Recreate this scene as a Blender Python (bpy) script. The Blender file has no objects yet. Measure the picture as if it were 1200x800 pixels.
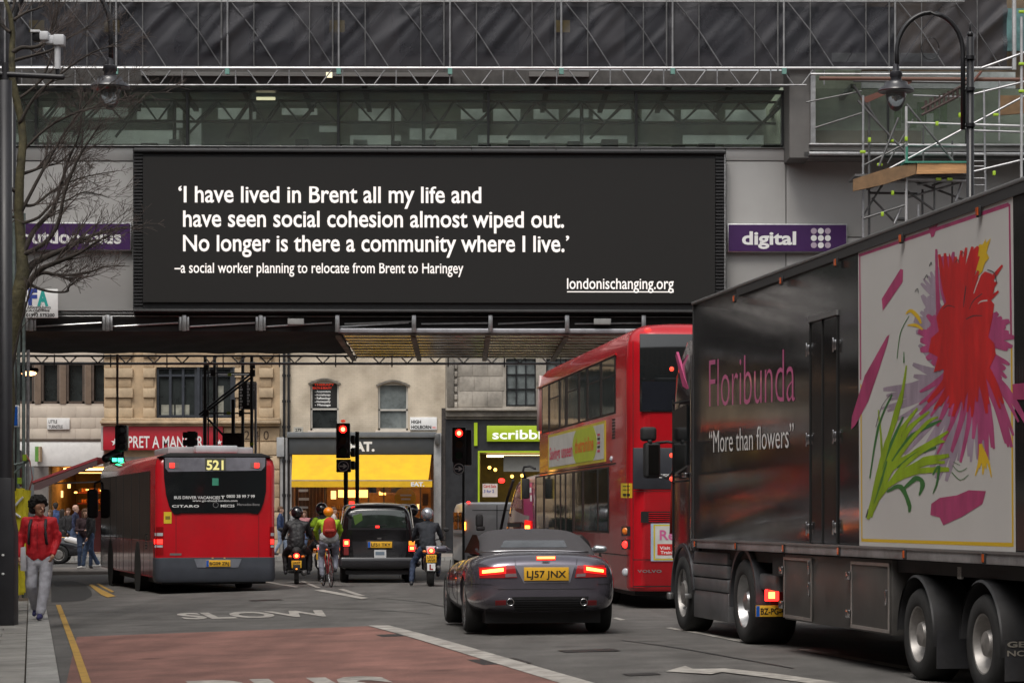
import bpy, bmesh, math, random
from math import sin, cos, pi, radians, atan2, sqrt, hypot
from mathutils import Vector, Matrix
from mathutils.bvhtree import BVHTree
random.seed(7)
SC = bpy.context.scene
# ---------------------------------------------------------------- camera
F, CU, CV, CH = 2900.0, 600.0, 604.0, 1.43      # focal length in photo pixels, horizon, eye height
cd = bpy.data.cameras.new("camera"); cam = bpy.data.objects.new("camera", cd); SC.collection.objects.link(cam)
cam.location = (0, 0, CH); cam.rotation_euler = (pi/2, 0, 0)
cd.sensor_width = 36; cd.lens = 36*F/1200; cd.shift_y = (CV-400)/1200; cd.clip_end = 3000; cd.clip_start = .2
SC.camera = cam
# ---------------------------------------------------------------- sky and sun (overcast winter day)
SUN_EL, SUN_AZ = 60, 200          # azimuth clockwise from +Y: behind the camera, a little left
w = bpy.data.worlds.new("World"); SC.world = w; w.use_nodes = True
nt = w.node_tree; nt.nodes.clear()
sky = nt.nodes.new("ShaderNodeTexSky"); sky.sky_type = 'NISHITA'; sky.sun_disc = False
sky.sun_elevation = radians(SUN_EL); sky.sun_rotation = radians(SUN_AZ)
sky.air_density = 1.0; sky.dust_density = 4.0; sky.ozone_density = 1.0
hs = nt.nodes.new("ShaderNodeHueSaturation"); hs.inputs['Saturation'].default_value = .12
bg = nt.nodes.new("ShaderNodeBackground"); bg.inputs[1].default_value = .115
wo = nt.nodes.new("ShaderNodeOutputWorld")
nt.links.new(sky.outputs[0], hs.inputs['Color']); nt.links.new(hs.outputs[0], bg.inputs[0]); nt.links.new(bg.outputs[0], wo.inputs[0])
sd = bpy.data.lights.new("sun", 'SUN'); sd.energy = 1.3; sd.angle = radians(25); sd.color = (1, .93, .85)
so = bpy.data.objects.new("sun", sd); SC.collection.objects.link(so)
e, a = radians(SUN_EL), radians(SUN_AZ)
dv = Vector((sin(a)*cos(e), cos(a)*cos(e), sin(e)))
so.rotation_euler = dv.to_track_quat('Z', 'Y').to_euler(); so.location = dv*60
SC.view_settings.view_transform = 'Standard'; SC.view_settings.look = 'None'
SC.view_settings.exposure = 0.52; SC.view_settings.gamma = 1
SC.cycles.max_bounces = 8; SC.cycles.transparent_max_bounces = 12
SC.cycles.sample_clamp_indirect = 4

# ---------------------------------------------------------------- helpers: objects
def link(o): SC.collection.objects.link(o); return o
ROOTS = {}
class Thing:
    def __init__(s, name, label, cat, loc=(0, 0, 0), yaw=0, group=None, kind=None):
        o = bpy.data.objects.new(name, None); link(o); o.empty_display_size = .2
        o.location = loc; o.rotation_euler = (0, 0, yaw); s.o = o
        s.loc = Vector(loc); s.yaw = yaw; s.R = Matrix.Rotation(-yaw, 3, 'Z')
        props(o, label, cat, group, kind)
    def ray(s, u, v):
        return s.R @ (Vector((0, 0, CH))-s.loc), s.R @ Vector(((u-CU)/F, 1, (CV-v)/F))
    def y(s, u, v, yp=0):          # local point on the plane y = yp seen at photo pixel u, v
        o, d = s.ray(u, v); t = (yp-o.y)/d.y; return o+d*t
    def x(s, u, v, xp=0):
        o, d = s.ray(u, v); t = (xp-o.x)/d.x; return o+d*t
    def z(s, u, v, zp=0):
        o, d = s.ray(u, v); t = (zp-o.z)/d.z; return o+d*t
def props(o, label=None, cat=None, group=None, kind=None):
    if label: o['label'] = label
    if cat: o['category'] = cat
    if group: o['group'] = group
    if kind: o['kind'] = kind
    return o
def par(p): return p.o if isinstance(p, Thing) else p
def copy_tree(o, parent=None):
    c = o.copy(); link(c); c.parent = parent
    if parent is not None: c.matrix_parent_inverse = o.matrix_parent_inverse.copy()
    for ch in list(o.children): copy_tree(ch, c)
    return c
def dup(t, loc, yaw=None, label=None, scale=None):
    src = par(t); c = copy_tree(src); c.location = loc
    if yaw is not None: c.rotation_euler = (0, 0, yaw)
    if label: c['label'] = label
    if scale: c.scale = (scale,)*3
    return c
class MB:
    def __init__(s): s.v = []; s.f = []; s.uv = None
    def add(s, vs, fs):
        n = len(s.v); s.v += [tuple(p) for p in vs]; s.f += [tuple(i+n for i in f) for f in fs]; return s
    def box(s, x0, x1, y0, y1, z0, z1):
        if x0 > x1: x0, x1 = x1, x0
        if y0 > y1: y0, y1 = y1, y0
        if z0 > z1: z0, z1 = z1, z0
        v = [(x0,y0,z0),(x1,y0,z0),(x1,y1,z0),(x0,y1,z0),(x0,y0,z1),(x1,y0,z1),(x1,y1,z1),(x0,y1,z1)]
        return s.add(v, [(3,2,1,0),(4,5,6,7),(0,1,5,4),(1,2,6,5),(2,3,7,6),(3,0,4,7)])
    def prism(s, poly, d0, d1, plane='xz'):      # polygon in a plane, extruded between d0 and d1 on the third axis
        def P(a, b, d): return (a, d, b) if plane == 'xz' else ((d, a, b) if plane == 'yz' else (a, b, d))
        n = len(poly); vs = [P(a, b, d0) for a, b in poly]+[P(a, b, d1) for a, b in poly]
        fs = [tuple(range(n)), tuple(range(2*n-1, n-1, -1))]+[((i+1) % n, i, i+n, (i+1) % n+n) for i in range(n)]
        return s.add(vs, fs)
    def loft(s, rings, cap=True, closed=True):
        n = len(rings[0]); vs = [p for r in rings for p in r]; fs = []
        for k in range(len(rings)-1):
            for i in range(n if closed else n-1):
                j = (i+1) % n; fs.append((k*n+i, k*n+j, (k+1)*n+j, (k+1)*n+i))
        if cap: fs += [tuple(range(n-1, -1, -1)), tuple(range((len(rings)-1)*n, len(rings)*n))]
        return s.add(vs, fs)
    def path(s, pts, r, n=8, cap=True):
        pts = [Vector(p) for p in pts]
        if not hasattr(r, '__len__'): r = [r]*len(pts)
        rings = []; up = None
        for i, p in enumerate(pts):
            d = (pts[min(i+1, len(pts)-1)]-pts[max(i-1, 0)])
            if d.length < 1e-9: d = Vector((0, 0, 1))
            d.normalize()
            if up is None: up = Vector((0, 0, 1)) if abs(d.z) < .9 else Vector((1, 0, 0))
            a = d.cross(up)
            if a.length < 1e-6: a = d.orthogonal()
            a.normalize(); b = d.cross(a).normalized(); up = -b if False else up
            rings.append([p+a*(cos(t)*r[i])+b*(sin(t)*r[i]) for t in [2*pi*k/n for k in range(n)]])
        return s.loft(rings, cap)
    def tube(s, p0, p1, r, r1=None, n=8): return s.path([p0, p1], [r, r if r1 is None else r1], n)
    def lathe(s, prof, c=(0, 0, 0), axis='z', n=24, cap=False):  # prof: (radius, height)
        rings = []
        for r, h in prof:
            R = []
            for k in range(n):
                t = 2*pi*k/n; a, b = r*cos(t), r*sin(t)
                R.append({'z': (c[0]+a, c[1]+b, c[2]+h), 'x': (c[0]+h, c[1]+a, c[2]+b), 'y': (c[0]+a, c[1]+h, c[2]+b)}[axis])
            rings.append(R)
        return s.loft(rings, cap)
    def capsule(s, p0, r0, p1, r1, n=12, m=4, sc=(1, 1, 1)):
        p0, p1 = Vector(p0), Vector(p1); d = p1-p0
        if d.length < 1e-6: d = Vector((0, 0, 1e-4)); p1 = p0+d
        q = d.to_track_quat('Z', 'Y'); L = d.length; rings = []
        prof = [(r0*sin(pi/2*k/m), -r0*cos(pi/2*k/m)) for k in range(0, m+1)]+[(r1*cos(pi/2*k/m), L+r1*sin(pi/2*k/m)) for k in range(0, m+1)]
        for r, h in prof:
            r = max(r, 1e-4)
            rings.append([p0+q @ Vector((r*cos(2*pi*k/n), r*sin(2*pi*k/n), h)) for k in range(n)])
        return s.loft(rings, True)
    def ball(s, c, rx, ry, rz, n=14, m=8):
        rings = []
        for k in range(m+1):
            t = pi*k/m; r = max(sin(t), 1e-3)
            rings.append([(c[0]+rx*r*cos(2*pi*i/n), c[1]+ry*r*sin(2*pi*i/n), c[2]-rz*cos(t)) for i in range(n)])
        return s.loft(rings, True)
    def build(s, name, mat, parent=None, smooth=None, bevel=0, label=None, kind=None, mods=None, recalc=True, seg=2):
        me = bpy.data.meshes.new(name); me.from_pydata(s.v, [], s.f); me.validate()
        if recalc or bevel:
            bm = bmesh.new(); bm.from_mesh(me)
            if recalc: bmesh.ops.recalc_face_normals(bm, faces=bm.faces)
            if bevel:
                es = [e for e in bm.edges if len(e.link_faces) == 2 and e.calc_face_angle(0) > .5]
                bmesh.ops.bevel(bm, geom=es, offset=bevel, segments=seg, affect='EDGES', profile=.5, clamp_overlap=True)
            bm.to_mesh(me); bm.free()
        me.materials.append(mat)
        if mods: me = evald(me, mods, mat)
        if smooth or (smooth is None and bevel):
            me.shade_smooth()
            if smooth != 'full': me.set_sharp_from_angle(angle=radians(smooth if isinstance(smooth, (int, float)) and smooth > 1 else 40))
        o = bpy.data.objects.new(name, me); link(o)
        if parent is not None: o.parent = par(parent)
        props(o, label, None, None, kind); return o
def evald(me, mods, mat):
    o = bpy.data.objects.new("tmp", me); link(o); mods(o)
    dg = bpy.context.evaluated_depsgraph_get(); dg.update()
    m2 = bpy.data.meshes.new_from_object(o.evaluated_get(dg)); bpy.data.objects.remove(o)
    if not m2.materials: m2.materials.append(mat)
    return m2
def organic(vox=.012, it=3, f=.5):
    def g(o):
        r = o.modifiers.new("r", 'REMESH'); r.mode = 'VOXEL'; r.voxel_size = vox; r.use_smooth_shade = True
        m = o.modifiers.new("s", 'SMOOTH'); m.iterations = it; m.factor = f
    return g
def sub(n=2):
    def g(o):
        m = o.modifiers.new("s", 'SUBSURF'); m.levels = n; m.render_levels = n
    return g
def sub_cut(n, cutters):
    def g(o):
        m = o.modifiers.new("s", 'SUBSURF'); m.levels = n; m.render_levels = n
        for c in cutters:
            b = o.modifiers.new("b", 'BOOLEAN'); b.operation = 'DIFFERENCE'; b.object = c; b.solver = 'EXACT'
    return g
def put(o, label, cat, group=None, kind=None): return props(o, label, cat, group, kind)
# ---------------------------------------------------------------- helpers: text
_tx = {}
def text_geo(st, bold=.0, space=1.0, shear=0):
    k = (st, bold, space, shear)
    if k in _tx: return _tx[k]
    c = bpy.data.curves.new("t", 'FONT'); c.body = st; c.size = 1; c.offset = bold; c.space_character = space; c.shear = shear
    c.resolution_u = 3; c.fill_mode = 'BOTH'
    o = bpy.data.objects.new("t", c); link(o); dg = bpy.context.evaluated_depsgraph_get(); dg.update()
    me = bpy.data.meshes.new_from_object(o.evaluated_get(dg))
    vs = [(v.co.x, v.co.y) for v in me.vertices]; fs = [tuple(p.vertices) for p in me.polygons]
    bpy.data.objects.remove(o); bpy.data.meshes.remove(me)
    _tx[k] = (vs, fs); return _tx[k]
def words(name, st, mat, parent, org, ex, ey, width, cap, bold=.02, xh=1.0):
    """the same, but every word a piece of its own"""
    vs, fs = text_geo(st, bold)
    if xh != 1: vs = [(a, b*xh if b <= .50 else .50*xh+(b-.50)*(.73-.50*xh)/.23) for a, b in vs]   # taller small letters
    x0 = min(v[0] for v in vs); x1 = max(v[0] for v in vs); org, ex, ey = Vector(org), Vector(ex).normalized(), Vector(ey).normalized()
    sx = width/(x1-x0); sy = cap/.73; sp = sorted((min(vs[i][0] for i in f), max(vs[i][0] for i in f)) for f in fs); gr_ = []
    for a, b in sp:
        if gr_ and a-gr_[-1][1] < .11: gr_[-1][1] = max(gr_[-1][1], b)
        else: gr_.append([a, b])
    for a, b in gr_:
        F_ = [f for f in fs if a-1e-5 <= min(vs[i][0] for i in f) <= b]; ids = sorted({i for f in F_ for i in f}); ix = {i: k for k, i in enumerate(ids)}
        MB().add([org+ex*((vs[i][0]-x0)*sx)+ey*(vs[i][1]*sy) for i in ids], [tuple(ix[i] for i in f) for f in F_]).build(name, mat, parent, recalc=False)
def text(name, st, mat, parent, org, ex, ey, width, cap, bold=.02, space=1.0, shear=0, label=None, warp=None):
    """lay a string from org along ex, letters up along ey; total width and capital height in metres"""
    vs, fs = text_geo(st, bold, space, shear)
    x0 = min(v[0] for v in vs); x1 = max(v[0] for v in vs); org, ex, ey = Vector(org), Vector(ex).normalized(), Vector(ey).normalized()
    sx = width/(x1-x0); sy = cap/.73; m = MB()
    pts = [org+ex*((a-x0)*sx)+ey*(b*sy) for a, b in vs]
    if warp: pts = [warp(p) for p in pts]
    m.add(pts, fs)
    return m.build(name, mat, parent, recalc=False, label=label)
# ---------------------------------------------------------------- helpers: materials
_m = {}
def M(name, col, rough=.6, metal=0, spec=.5, var=.12, scale=3., bump=0, bscale=40., coat=0, emit=None, es=1., alpha=1, trans=0, dirt=0, stretch=(1, 1, 1), gen='Object'):
    if name in _m: return _m[name]
    m = bpy.data.materials.new(name); m.use_nodes = True; nt = m.node_tree; N = nt.nodes; L = nt.links
    b = N['Principled BSDF']; b.inputs['Roughness'].default_value = rough; b.inputs['Metallic'].default_value = metal
    b.inputs['Specular IOR Level'].default_value = spec; b.inputs['Coat Weight'].default_value = coat; b.inputs['Coat Roughness'].default_value = .06
    c = (*col, 1); b.inputs['Base Color'].default_value = c; b.inputs['Alpha'].default_value = alpha
    b.inputs['Transmission Weight'].default_value = trans
    if emit: b.inputs['Emission Color'].default_value = (*emit, 1); b.inputs['Emission Strength'].default_value = es
    if var or bump or dirt:
        tc = N.new("ShaderNodeTexCoord"); mp = N.new("ShaderNodeMapping"); mp.inputs['Scale'].default_value = stretch
        L.new(tc.outputs[gen], mp.inputs[0])
    if var or dirt:
        n1 = N.new("ShaderNodeTexNoise"); n1.inputs['Scale'].default_value = scale; n1.inputs['Detail'].default_value = 8; n1.inputs['Roughness'].default_value = .65
        L.new(mp.outputs[0], n1.inputs['Vector'])
        cr = N.new("ShaderNodeValToRGB"); cr.color_ramp.elements[0].position = .3; cr.color_ramp.elements[1].position = .7
        cr.color_ramp.elements[0].color = tuple(max(0, x*(1-var*1.3)) for x in col)+(1,); cr.color_ramp.elements[1].color = tuple(min(1, x*(1+var)) for x in col)+(1,)
        L.new(n1.outputs[0], cr.inputs[0]); last = cr.outputs[0]
        if dirt:
            n2 = N.new("ShaderNodeTexNoise"); n2.inputs['Scale'].default_value = scale*.35; n2.inputs['Detail'].default_value = 10
            n2.inputs['Roughness'].default_value = .75; L.new(mp.outputs[0], n2.inputs['Vector'])
            c2 = N.new("ShaderNodeValToRGB"); c2.color_ramp.elements[0].position = .48; c2.color_ramp.elements[1].position = .72
            c2.color_ramp.elements[0].color = (0, 0, 0, 1); c2.color_ramp.elements[1].color = (dirt,)*3+(1,)
            L.new(n2.outputs[0], c2.inputs[0]); mx = N.new("ShaderNodeMixRGB"); mx.inputs[2].default_value = (.05, .043, .035, 1)
            L.new(c2.outputs[0], mx.inputs[0]); L.new(last, mx.inputs[1]); last = mx.outputs[0]
        L.new(last, b.inputs['Base Color'])
        rr = N.new("ShaderNodeMapRange"); rr.inputs[3].default_value = max(0, rough*.8); rr.inputs[4].default_value = min(1, rough*1.25)
        L.new(n1.outputs[0], rr.inputs[0]); L.new(rr.outputs[0], b.inputs['Roughness'])
    if bump:
        n3 = N.new("ShaderNodeTexNoise"); n3.inputs['Scale'].default_value = bscale; n3.inputs['Detail'].default_value = 6
        L.new(mp.outputs[0], n3.inputs['Vector']); bp = N.new("ShaderNodeBump"); bp.inputs['Strength'].default_value = bump; bp.inputs['Distance'].default_value = .02
        L.new(n3.outputs[0], bp.inputs['Height']); L.new(bp.outputs[0], b.inputs['Normal'])
    _m[name] = m; return m
def E(name, col, s): return M(name, tuple(c*.5 for c in col), .4, emit=col, es=s, var=0)
# shared materials
black = M('black_paint', (.012, .012, .014), .35, var=.2, scale=6)
matt = M('matt_black', (.018, .018, .019), .7, var=.25, scale=8)
rub = M('tyre_rubber', (.022, .022, .022), .8, var=.3, scale=14, bump=.15)
steel = M('galvanised_steel', (.36, .36, .37), .42, metal=.7, var=.25, scale=6)
dsteel = M('weathered_steel', (.13, .13, .13), .5, metal=.5, var=.3, scale=5)
chrome = M('bright_metal', (.62, .62, .63), .2, metal=1, var=.1)
alu = M('brushed_aluminium', (.45, .45, .45), .35, metal=.9, var=.15, scale=10, dirt=.3)
white = M('white_paint', (.74, .74, .73), .45, var=.08, scale=4)
dglass = M('dark_glass', (.012, .014, .015), .05, spec=.8, var=0, coat=.5)
redl = E('tail_lamp_lit', (1, .02, .015), 3.0); redhot = E('brake_lamp_core', (1, .20, .04), 7.0)
redd = M('red_lens', (.28, .008, .01), .15, var=.15, coat=.6)
amber = M('amber_lens', (.75, .2, .02), .2, var=.1, coat=.6); clear = M('clear_lens', (.5, .52, .55), .12, var=.1, coat=.8)
yplate = M('yellow_plate', (.75, .42, .03), .4, var=.05); ink = M('black_print', (.01, .01, .01), .5, var=0)
wprint = M('white_print', (.75, .75, .74), .5, var=.03)
tape = M('fluorescent_tape', (.34, .52, .03), .5, var=.1)
# ---------------------------------------------------------------- terrain
RY = radians(11)     # the road runs 11 degrees to the left of the view
def g(x, y):
    q = x*cos(RY)+y*sin(RY)
    c = -.028*min(max(6-q, 0), 6.2)*max(0, min(1, (90-y)/30 if y > 60 else 1))
    return c-.0056*min(max(y-30, 0), 30)
def gp(u, v, dz=0):   # the point of the ground seen at photo pixel u, v
    d = Vector(((u-CU)/F, 1, (CV-v)/F)); t = 30.
    for _ in range(40):
        t = (g(d.x*t, t)+dz-CH)/d.z
    return Vector((d.x*t, t, CH+d.z*t))
# ================================================================ GROUND
def roadmat(name, c, stains):
    m = M(name, c, .82, var=.30, scale=1.3, bump=.6, bscale=110, dirt=.2); N, L = m.node_tree.nodes, m.node_tree.links; b = N['Principled BSDF']; src = b.inputs['Base Color'].links[0].from_socket
    tc = N.new("ShaderNodeTexCoord"); mp = N.new("ShaderNodeMapping"); mp.inputs['Rotation'].default_value = (0, 0, -RY); mp.inputs['Scale'].default_value = (1.3, .09, 1); L.new(tc.outputs['Object'], mp.inputs[0])
    n1 = N.new("ShaderNodeTexNoise"); n1.inputs['Scale'].default_value = 1.0; n1.inputs['Detail'].default_value = 5; L.new(mp.outputs[0], n1.inputs['Vector'])      # long wheel tracks
    n2 = N.new("ShaderNodeTexNoise"); n2.inputs['Scale'].default_value = 170; n2.inputs['Detail'].default_value = 3; L.new(tc.outputs['Object'], n2.inputs['Vector'])  # stone chips
    n3 = N.new("ShaderNodeTexVoronoi"); n3.inputs['Scale'].default_value = .55; L.new(tc.outputs['Object'], n3.inputs['Vector'])
    last = src
    for nd, lo, hi, ca, cb in ((n1, .35, .65, stains, 1.12), (n2, .35, .65, .70, 1.35)):
        mr = N.new("ShaderNodeMapRange"); mr.inputs[1].default_value = lo; mr.inputs[2].default_value = hi; mr.inputs[3].default_value = ca; mr.inputs[4].default_value = cb; L.new(nd.outputs[0], mr.inputs[0])
        mx = N.new("ShaderNodeVectorMath"); mx.operation = 'SCALE'; L.new(last, mx.inputs[0]); L.new(mr.outputs[0], mx.inputs['Scale']); last = mx.outputs[0]
    mr = N.new("ShaderNodeMapRange"); mr.inputs[1].default_value = .03; mr.inputs[2].default_value = .13; mr.inputs[3].default_value = .55; mr.inputs[4].default_value = 1; L.new(n3.outputs['Distance'], mr.inputs[0])
    mx = N.new("ShaderNodeVectorMath"); mx.operation = 'SCALE'; L.new(last, mx.inputs[0]); L.new(mr.outputs[0], mx.inputs['Scale']); L.new(mx.outputs[0], b.inputs['Base Color']); return m
asph = roadmat('asphalt', (.108, .103, .097), .80)
redas = roadmat('red_bus_lane_surfacing', (.215, .105, .085), .82)
patchm = M('tarmac_patch', (.032, .032, .032), .8, var=.2, scale=3, bump=.5, bscale=90)
paintw = M('road_paint_white', (.36, .34, .31), .75, var=.3, scale=5, dirt=.85)
painty = M('road_paint_yellow', (.42, .25, .05), .7, var=.2, scale=9, dirt=.6)
def drape(poly, name, mat, parent=None, dz=.004, n=1, label=None):
    """a thin sheet following the ground; poly in world x, y"""
    bm = bmesh.new(); bm.faces.new([bm.verts.new((x, y, 0)) for x, y in poly])
    bmesh.ops.triangulate(bm, faces=bm.faces[:])
    for _ in range(n): bmesh.ops.subdivide_edges(bm, edges=[e for e in bm.edges if e.calc_length() > .7], cuts=1, use_grid_fill=True); bmesh.ops.triangulate(bm, faces=bm.faces[:])
    for v in bm.verts: v.co.z = g(v.co.x, v.co.y)+dz
    bmesh.ops.recalc_face_normals(bm, faces=bm.faces)
    for f in bm.faces:
        if f.normal.z < 0: f.normal_flip()
    me = bpy.data.meshes.new(name); bm.to_mesh(me); bm.free(); me.materials.append(mat)
    o = bpy.data.objects.new(name, me); link(o)
    if parent: o.parent = par(parent)
    if label: o['label'] = label
    return o
# one sheet to the horizon, fine where the street is
def axis(fine0, fine1, st, far): 
    a = []; x = fine0
    while x < fine1+1e-6: a.append(x); x += st
    lo = [fine0-d for d in far][::-1]; hi = [fine1+d for d in far]
    return lo+a+hi
xs = axis(-24, 24, .75, [4, 12, 40, 150, 500, 1500]); ys = axis(-6, 100, .75, [4, 12, 40, 150, 500, 1500])
m = MB(); nx = len(xs)
m.add([(x, y, g(x, y)) for y in ys for x in xs], [(j*nx+i, j*nx+i+1, (j+1)*nx+i+1, (j+1)*nx+i) for j in range(len(ys)-1) for i in range(nx-1)])
road = m.build('road', asph, recalc=False, smooth='full'); road['kind'] = 'structure'
def px(poly): return [tuple(gp(u, v).xy) for u, v in poly]
def far_of(a, b, k):  # extend a->b by k
    return (b[0]+(b[0]-a[0])*k, b[1]+(b[1]-a[1])*k)
seam = M('bitumen_seam', (.022, .022, .022), .6, var=.3); iron = M('cast_iron', (.05, .048, .045), .5, metal=.6, var=.3, scale=20, bump=.5, bscale=60)
def ribbon(pts, wd, name, mat, dz):
    A_ = px(pts); L_, R_ = [], []
    for i, a in enumerate(A_):
        b, c = A_[max(i-1, 0)], A_[min(i+1, len(A_)-1)]; dx, dy = c[0]-b[0], c[1]-b[1]; l = hypot(dx, dy); L_.append((a[0]-dy/l*wd, a[1]+dx/l*wd)); R_.append((a[0]+dy/l*wd, a[1]-dx/l*wd))
    drape(L_+R_[::-1], name, mat, road, dz=dz, n=1)
for pts in ([(728, 750), (770, 755.5), (812, 762), (862, 771), (930, 783)], [(250, 712), (330, 711), (430, 714), (505, 719)], [(440, 700), (500, 706), (540, 716)]): ribbon(pts, .018, 'bitumen_seam', seam, .0055)
def cover(u, v, w_, h_):
    c = gp(u, v); ex, ey = Vector((cos(RY), sin(RY), 0)), Vector((-sin(RY), cos(RY), 0)); q = []
    for a, b in ((-1, -1), (1, -1), (1, 1), (-1, 1)): p = Vector((c.x, c.y, 0))+ex*(a*w_/2)+ey*(b*h_/2); q.append((p.x, p.y))
    drape(q, 'manhole_cover', iron, road, dz=.006, n=1)
cover(472, 744, .6, .6); cover(585, 775, .5, .9); cover(312, 703, .6, .6); cover(690, 762, .6, .45); cover(752, 790, .3, .3)
# red lane
pp = px([(90, 746), (250, 740), (431, 733.5), (655, 800)]); ql = px([(78, 800)])[0]
rr_ = far_of(pp[2], pp[3], 1.4); ll_ = (ql[0]+(rr_[0]-pp[3][0]), ql[1]+(rr_[1]-pp[3][1]))
drape([pp[0], pp[1], pp[2], pp[3], rr_, ll_, ql], 'bus_lane_surface', redas, road, n=5, dz=.004)
# lane edge line
a = px([(431, 733), (456, 733), (694, 800), (654, 800)])
drape([a[0], a[1], a[2], far_of(a[1], a[2], 1.2), far_of(a[0], a[3], 1.2), a[3]], 'lane_edge_line', paintw, road, dz=.009, n=3)
a = px([(65.5, 709), (71, 709), (106.5, 800), (96, 800)])
drape([a[0], a[1], far_of(a[1], a[2], 1.), far_of(a[0], a[3], 1.)], 'yellow_line', painty, road, dz=.013, n=4)
for q in ([(780, 736), (786, 735.3), (877, 751.2), (868, 752.5)], [(936, 761.5), (946, 760.8), (1070, 782), (1060, 784.5)],
          [(718, 724.2), (723, 723.6), (733, 726.3), (727, 727)], [(575, 725), (580, 724.4), (592, 726.3), (587, 727)]):
    drape(px(q), 'lane_dash', paintw, road, dz=.008)
for q in ([(368, 691.5), (378, 690.8), (432, 700.6), (424, 702)], [(396, 690.2), (403, 690), (428, 698), (418, 697.6)],
          [(302, 680.6), (308, 680), (352, 687.6), (346, 688.4)], [(352, 681), (356, 680.6), (376, 688.6), (370, 688.6)]):
    drape(px(q), 'junction_line', paintw, road, dz=.008)
for q in ([(104, 685), (108, 684.6), (135.5, 698.5), (126, 700), (119, 697)], [(113, 684), (116, 683.6), (134, 693), (131, 694)]):
    drape(px(q), 'yellow_junction_line', painty, road, dz=.010)
drape(px([(60, 681), (85, 680.5), (100, 684), (107, 692), (108, 698), (98, 703.5), (60, 705.5)]), 'tarmac_patch', patchm, road, dz=.005, n=1)
arrow = [(780, 787), (803, 780.5), (812, 784), (850, 783.5), (905, 789), (985, 800.5), (950, 801), (890, 793), (846, 787.6), (833, 790.2)]
drape(px(arrow), 'turn_arrow', paintw, road, dz=.008, n=1)
def road_text(st, p0, p1, length, name):   # p0, p1: near baseline ends (pixels)
    A, B = gp(*p0), gp(*p1); ex = (B-A); W = hypot(ex.x, ex.y); ex = Vector((ex.x, ex.y, 0)).normalized(); ey = Vector((-sin(RY), cos(RY), 0))
    vs, fs = text_geo(st, .035); x0 = min(q[0] for q in vs); x1 = max(q[0] for q in vs); mm = MB()
    P = [Vector((A.x, A.y, 0))+ex*((q[0]-x0)/(x1-x0)*W)+ey*(q[1]/.73*length) for q in vs]
    mm.add([(p.x, p.y, g(p.x, p.y)+.009) for p in P], fs); return mm.build(name, paintw, road, recalc=False)
road_text("SLOW", (216, 725.5), (401, 721.6), 2.7, 'slow_marking')
far_b = gp(217, 798); A = gp(217, 798); B = gp(447, 792)
_off = Vector((sin(RY), -cos(RY), 0))*2.6
def proj(p): p = Vector((p.x, p.y, g(p.x, p.y))); return (CU+F*p.x/p.y, CV-F*(p.z-CH)/p.y)
road_text("BUS", proj(A+_off), proj(B+_off), 2.6, 'bus_marking')
# left pavement: kerb stones and slabs, running with the road
K0 = gp(70.7, 800, .12); K1 = gp(58, 730, .12)
kd = (K1-K0); kd.z = 0; kd.normalize(); kn = Vector((-kd.y, kd.x, 0))   # kn points left (away from the road)
slabm = M('paving_slab', (.25, .24, .22), .85, var=.25, scale=1.6, bump=.4, bscale=60, dirt=.5)
kerbm = M('granite_kerb', (.29, .285, .27), .8, var=.2, scale=2.2, bump=.4, bscale=80, dirt=.4)
gritm = M('joint_grit', (.10, .075, .05), .95, var=.4, scale=6, bump=.8, bscale=60)
def strip_block(t0, t1, n0, n1, h, base=-.3, org=K0):
    mm = MB(); P = []
    for t, n in ((t0, n0), (t1, n0), (t1, n1), (t0, n1)):
        p = org+kd*t+kn*n; P.append((p.x, p.y, g(p.x, p.y)+h))
    mm.add(P+[(x, y, z-.3) for x, y, z in P], [(0,1,2,3),(7,6,5,4),(0,4,5,1),(1,5,6,2),(2,6,7,3),(3,7,4,0)]); return mm
pv = strip_block(-22, 29, .02, 8.5, .095).build('pavement_left', gritm); pv['kind'] = 'structure'
t = -6.0
while t < 26:
    strip_block(t, t+.905, 0, .30, .12+random.uniform(-.003, .003)).build('kerb_stone', kerbm, pv, bevel=.012)
    t += .915
row = 0; t = -6.
while t < 24:
    n = .312; k = 0
    while n < 3.4:
        wd = (.30 if k == 0 and row % 2 else .6)
        strip_block(t, t+.88, n, n+wd, .115+random.uniform(-.005, .004)).build('paving_slab', slabm, pv, bevel=.006)
        n += wd+.012; k += 1
    row += 1; t += .892
# ================================================================ FAR BUILDINGS (other side of the junction)
FY = 97.0
def frect(T, u0, v0, u1, v1, yp=0):
    a, b = T.y(u0, v0, yp), T.y(u1, v1, yp); return min(a.x, b.x), max(a.x, b.x), min(a.z, b.z), max(a.z, b.z)
def fbox(T, mb, u0, v0, u1, v1, y0, y1, ref=None):
    x0, x1, z0, z1 = frect(T, u0, v0, u1, v1, y0 if ref is None else ref); mb.box(x0, x1, y0, y1, z0, z1); return mb
def fpart(T, name, mat, u0, v0, u1, v1, y0, y1, bevel=0, parent=None, label=None, ref=None):
    return fbox(T, MB(), u0, v0, u1, v1, y0, y1, ref).build(name, mat, parent or T, bevel=bevel, label=label)
def wall_holes(T, u0, v0, u1, v1, y0, y1, holes, ref=0):
    X0, X1, Z0, Z1 = frect(T, u0, v0, u1, v1, ref); H = [frect(T, *h, ref) for h in holes]
    xs = sorted({X0, X1, *[min(max(q, X0), X1) for h in H for q in h[:2]]}); zs = sorted({Z0, Z1, *[min(max(q, Z0), Z1) for h in H for q in h[2:]]})
    m = MB()
    for i in range(len(xs)-1):
        for j in range(len(zs)-1):
            cx, cz = (xs[i]+xs[i+1])/2, (zs[j]+zs[j+1])/2
            if any(h[0] < cx < h[1] and h[2] < cz < h[3] for h in H): continue
            m.box(xs[i], xs[i+1], y0, y1, zs[j], zs[j+1])
    return m
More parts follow.
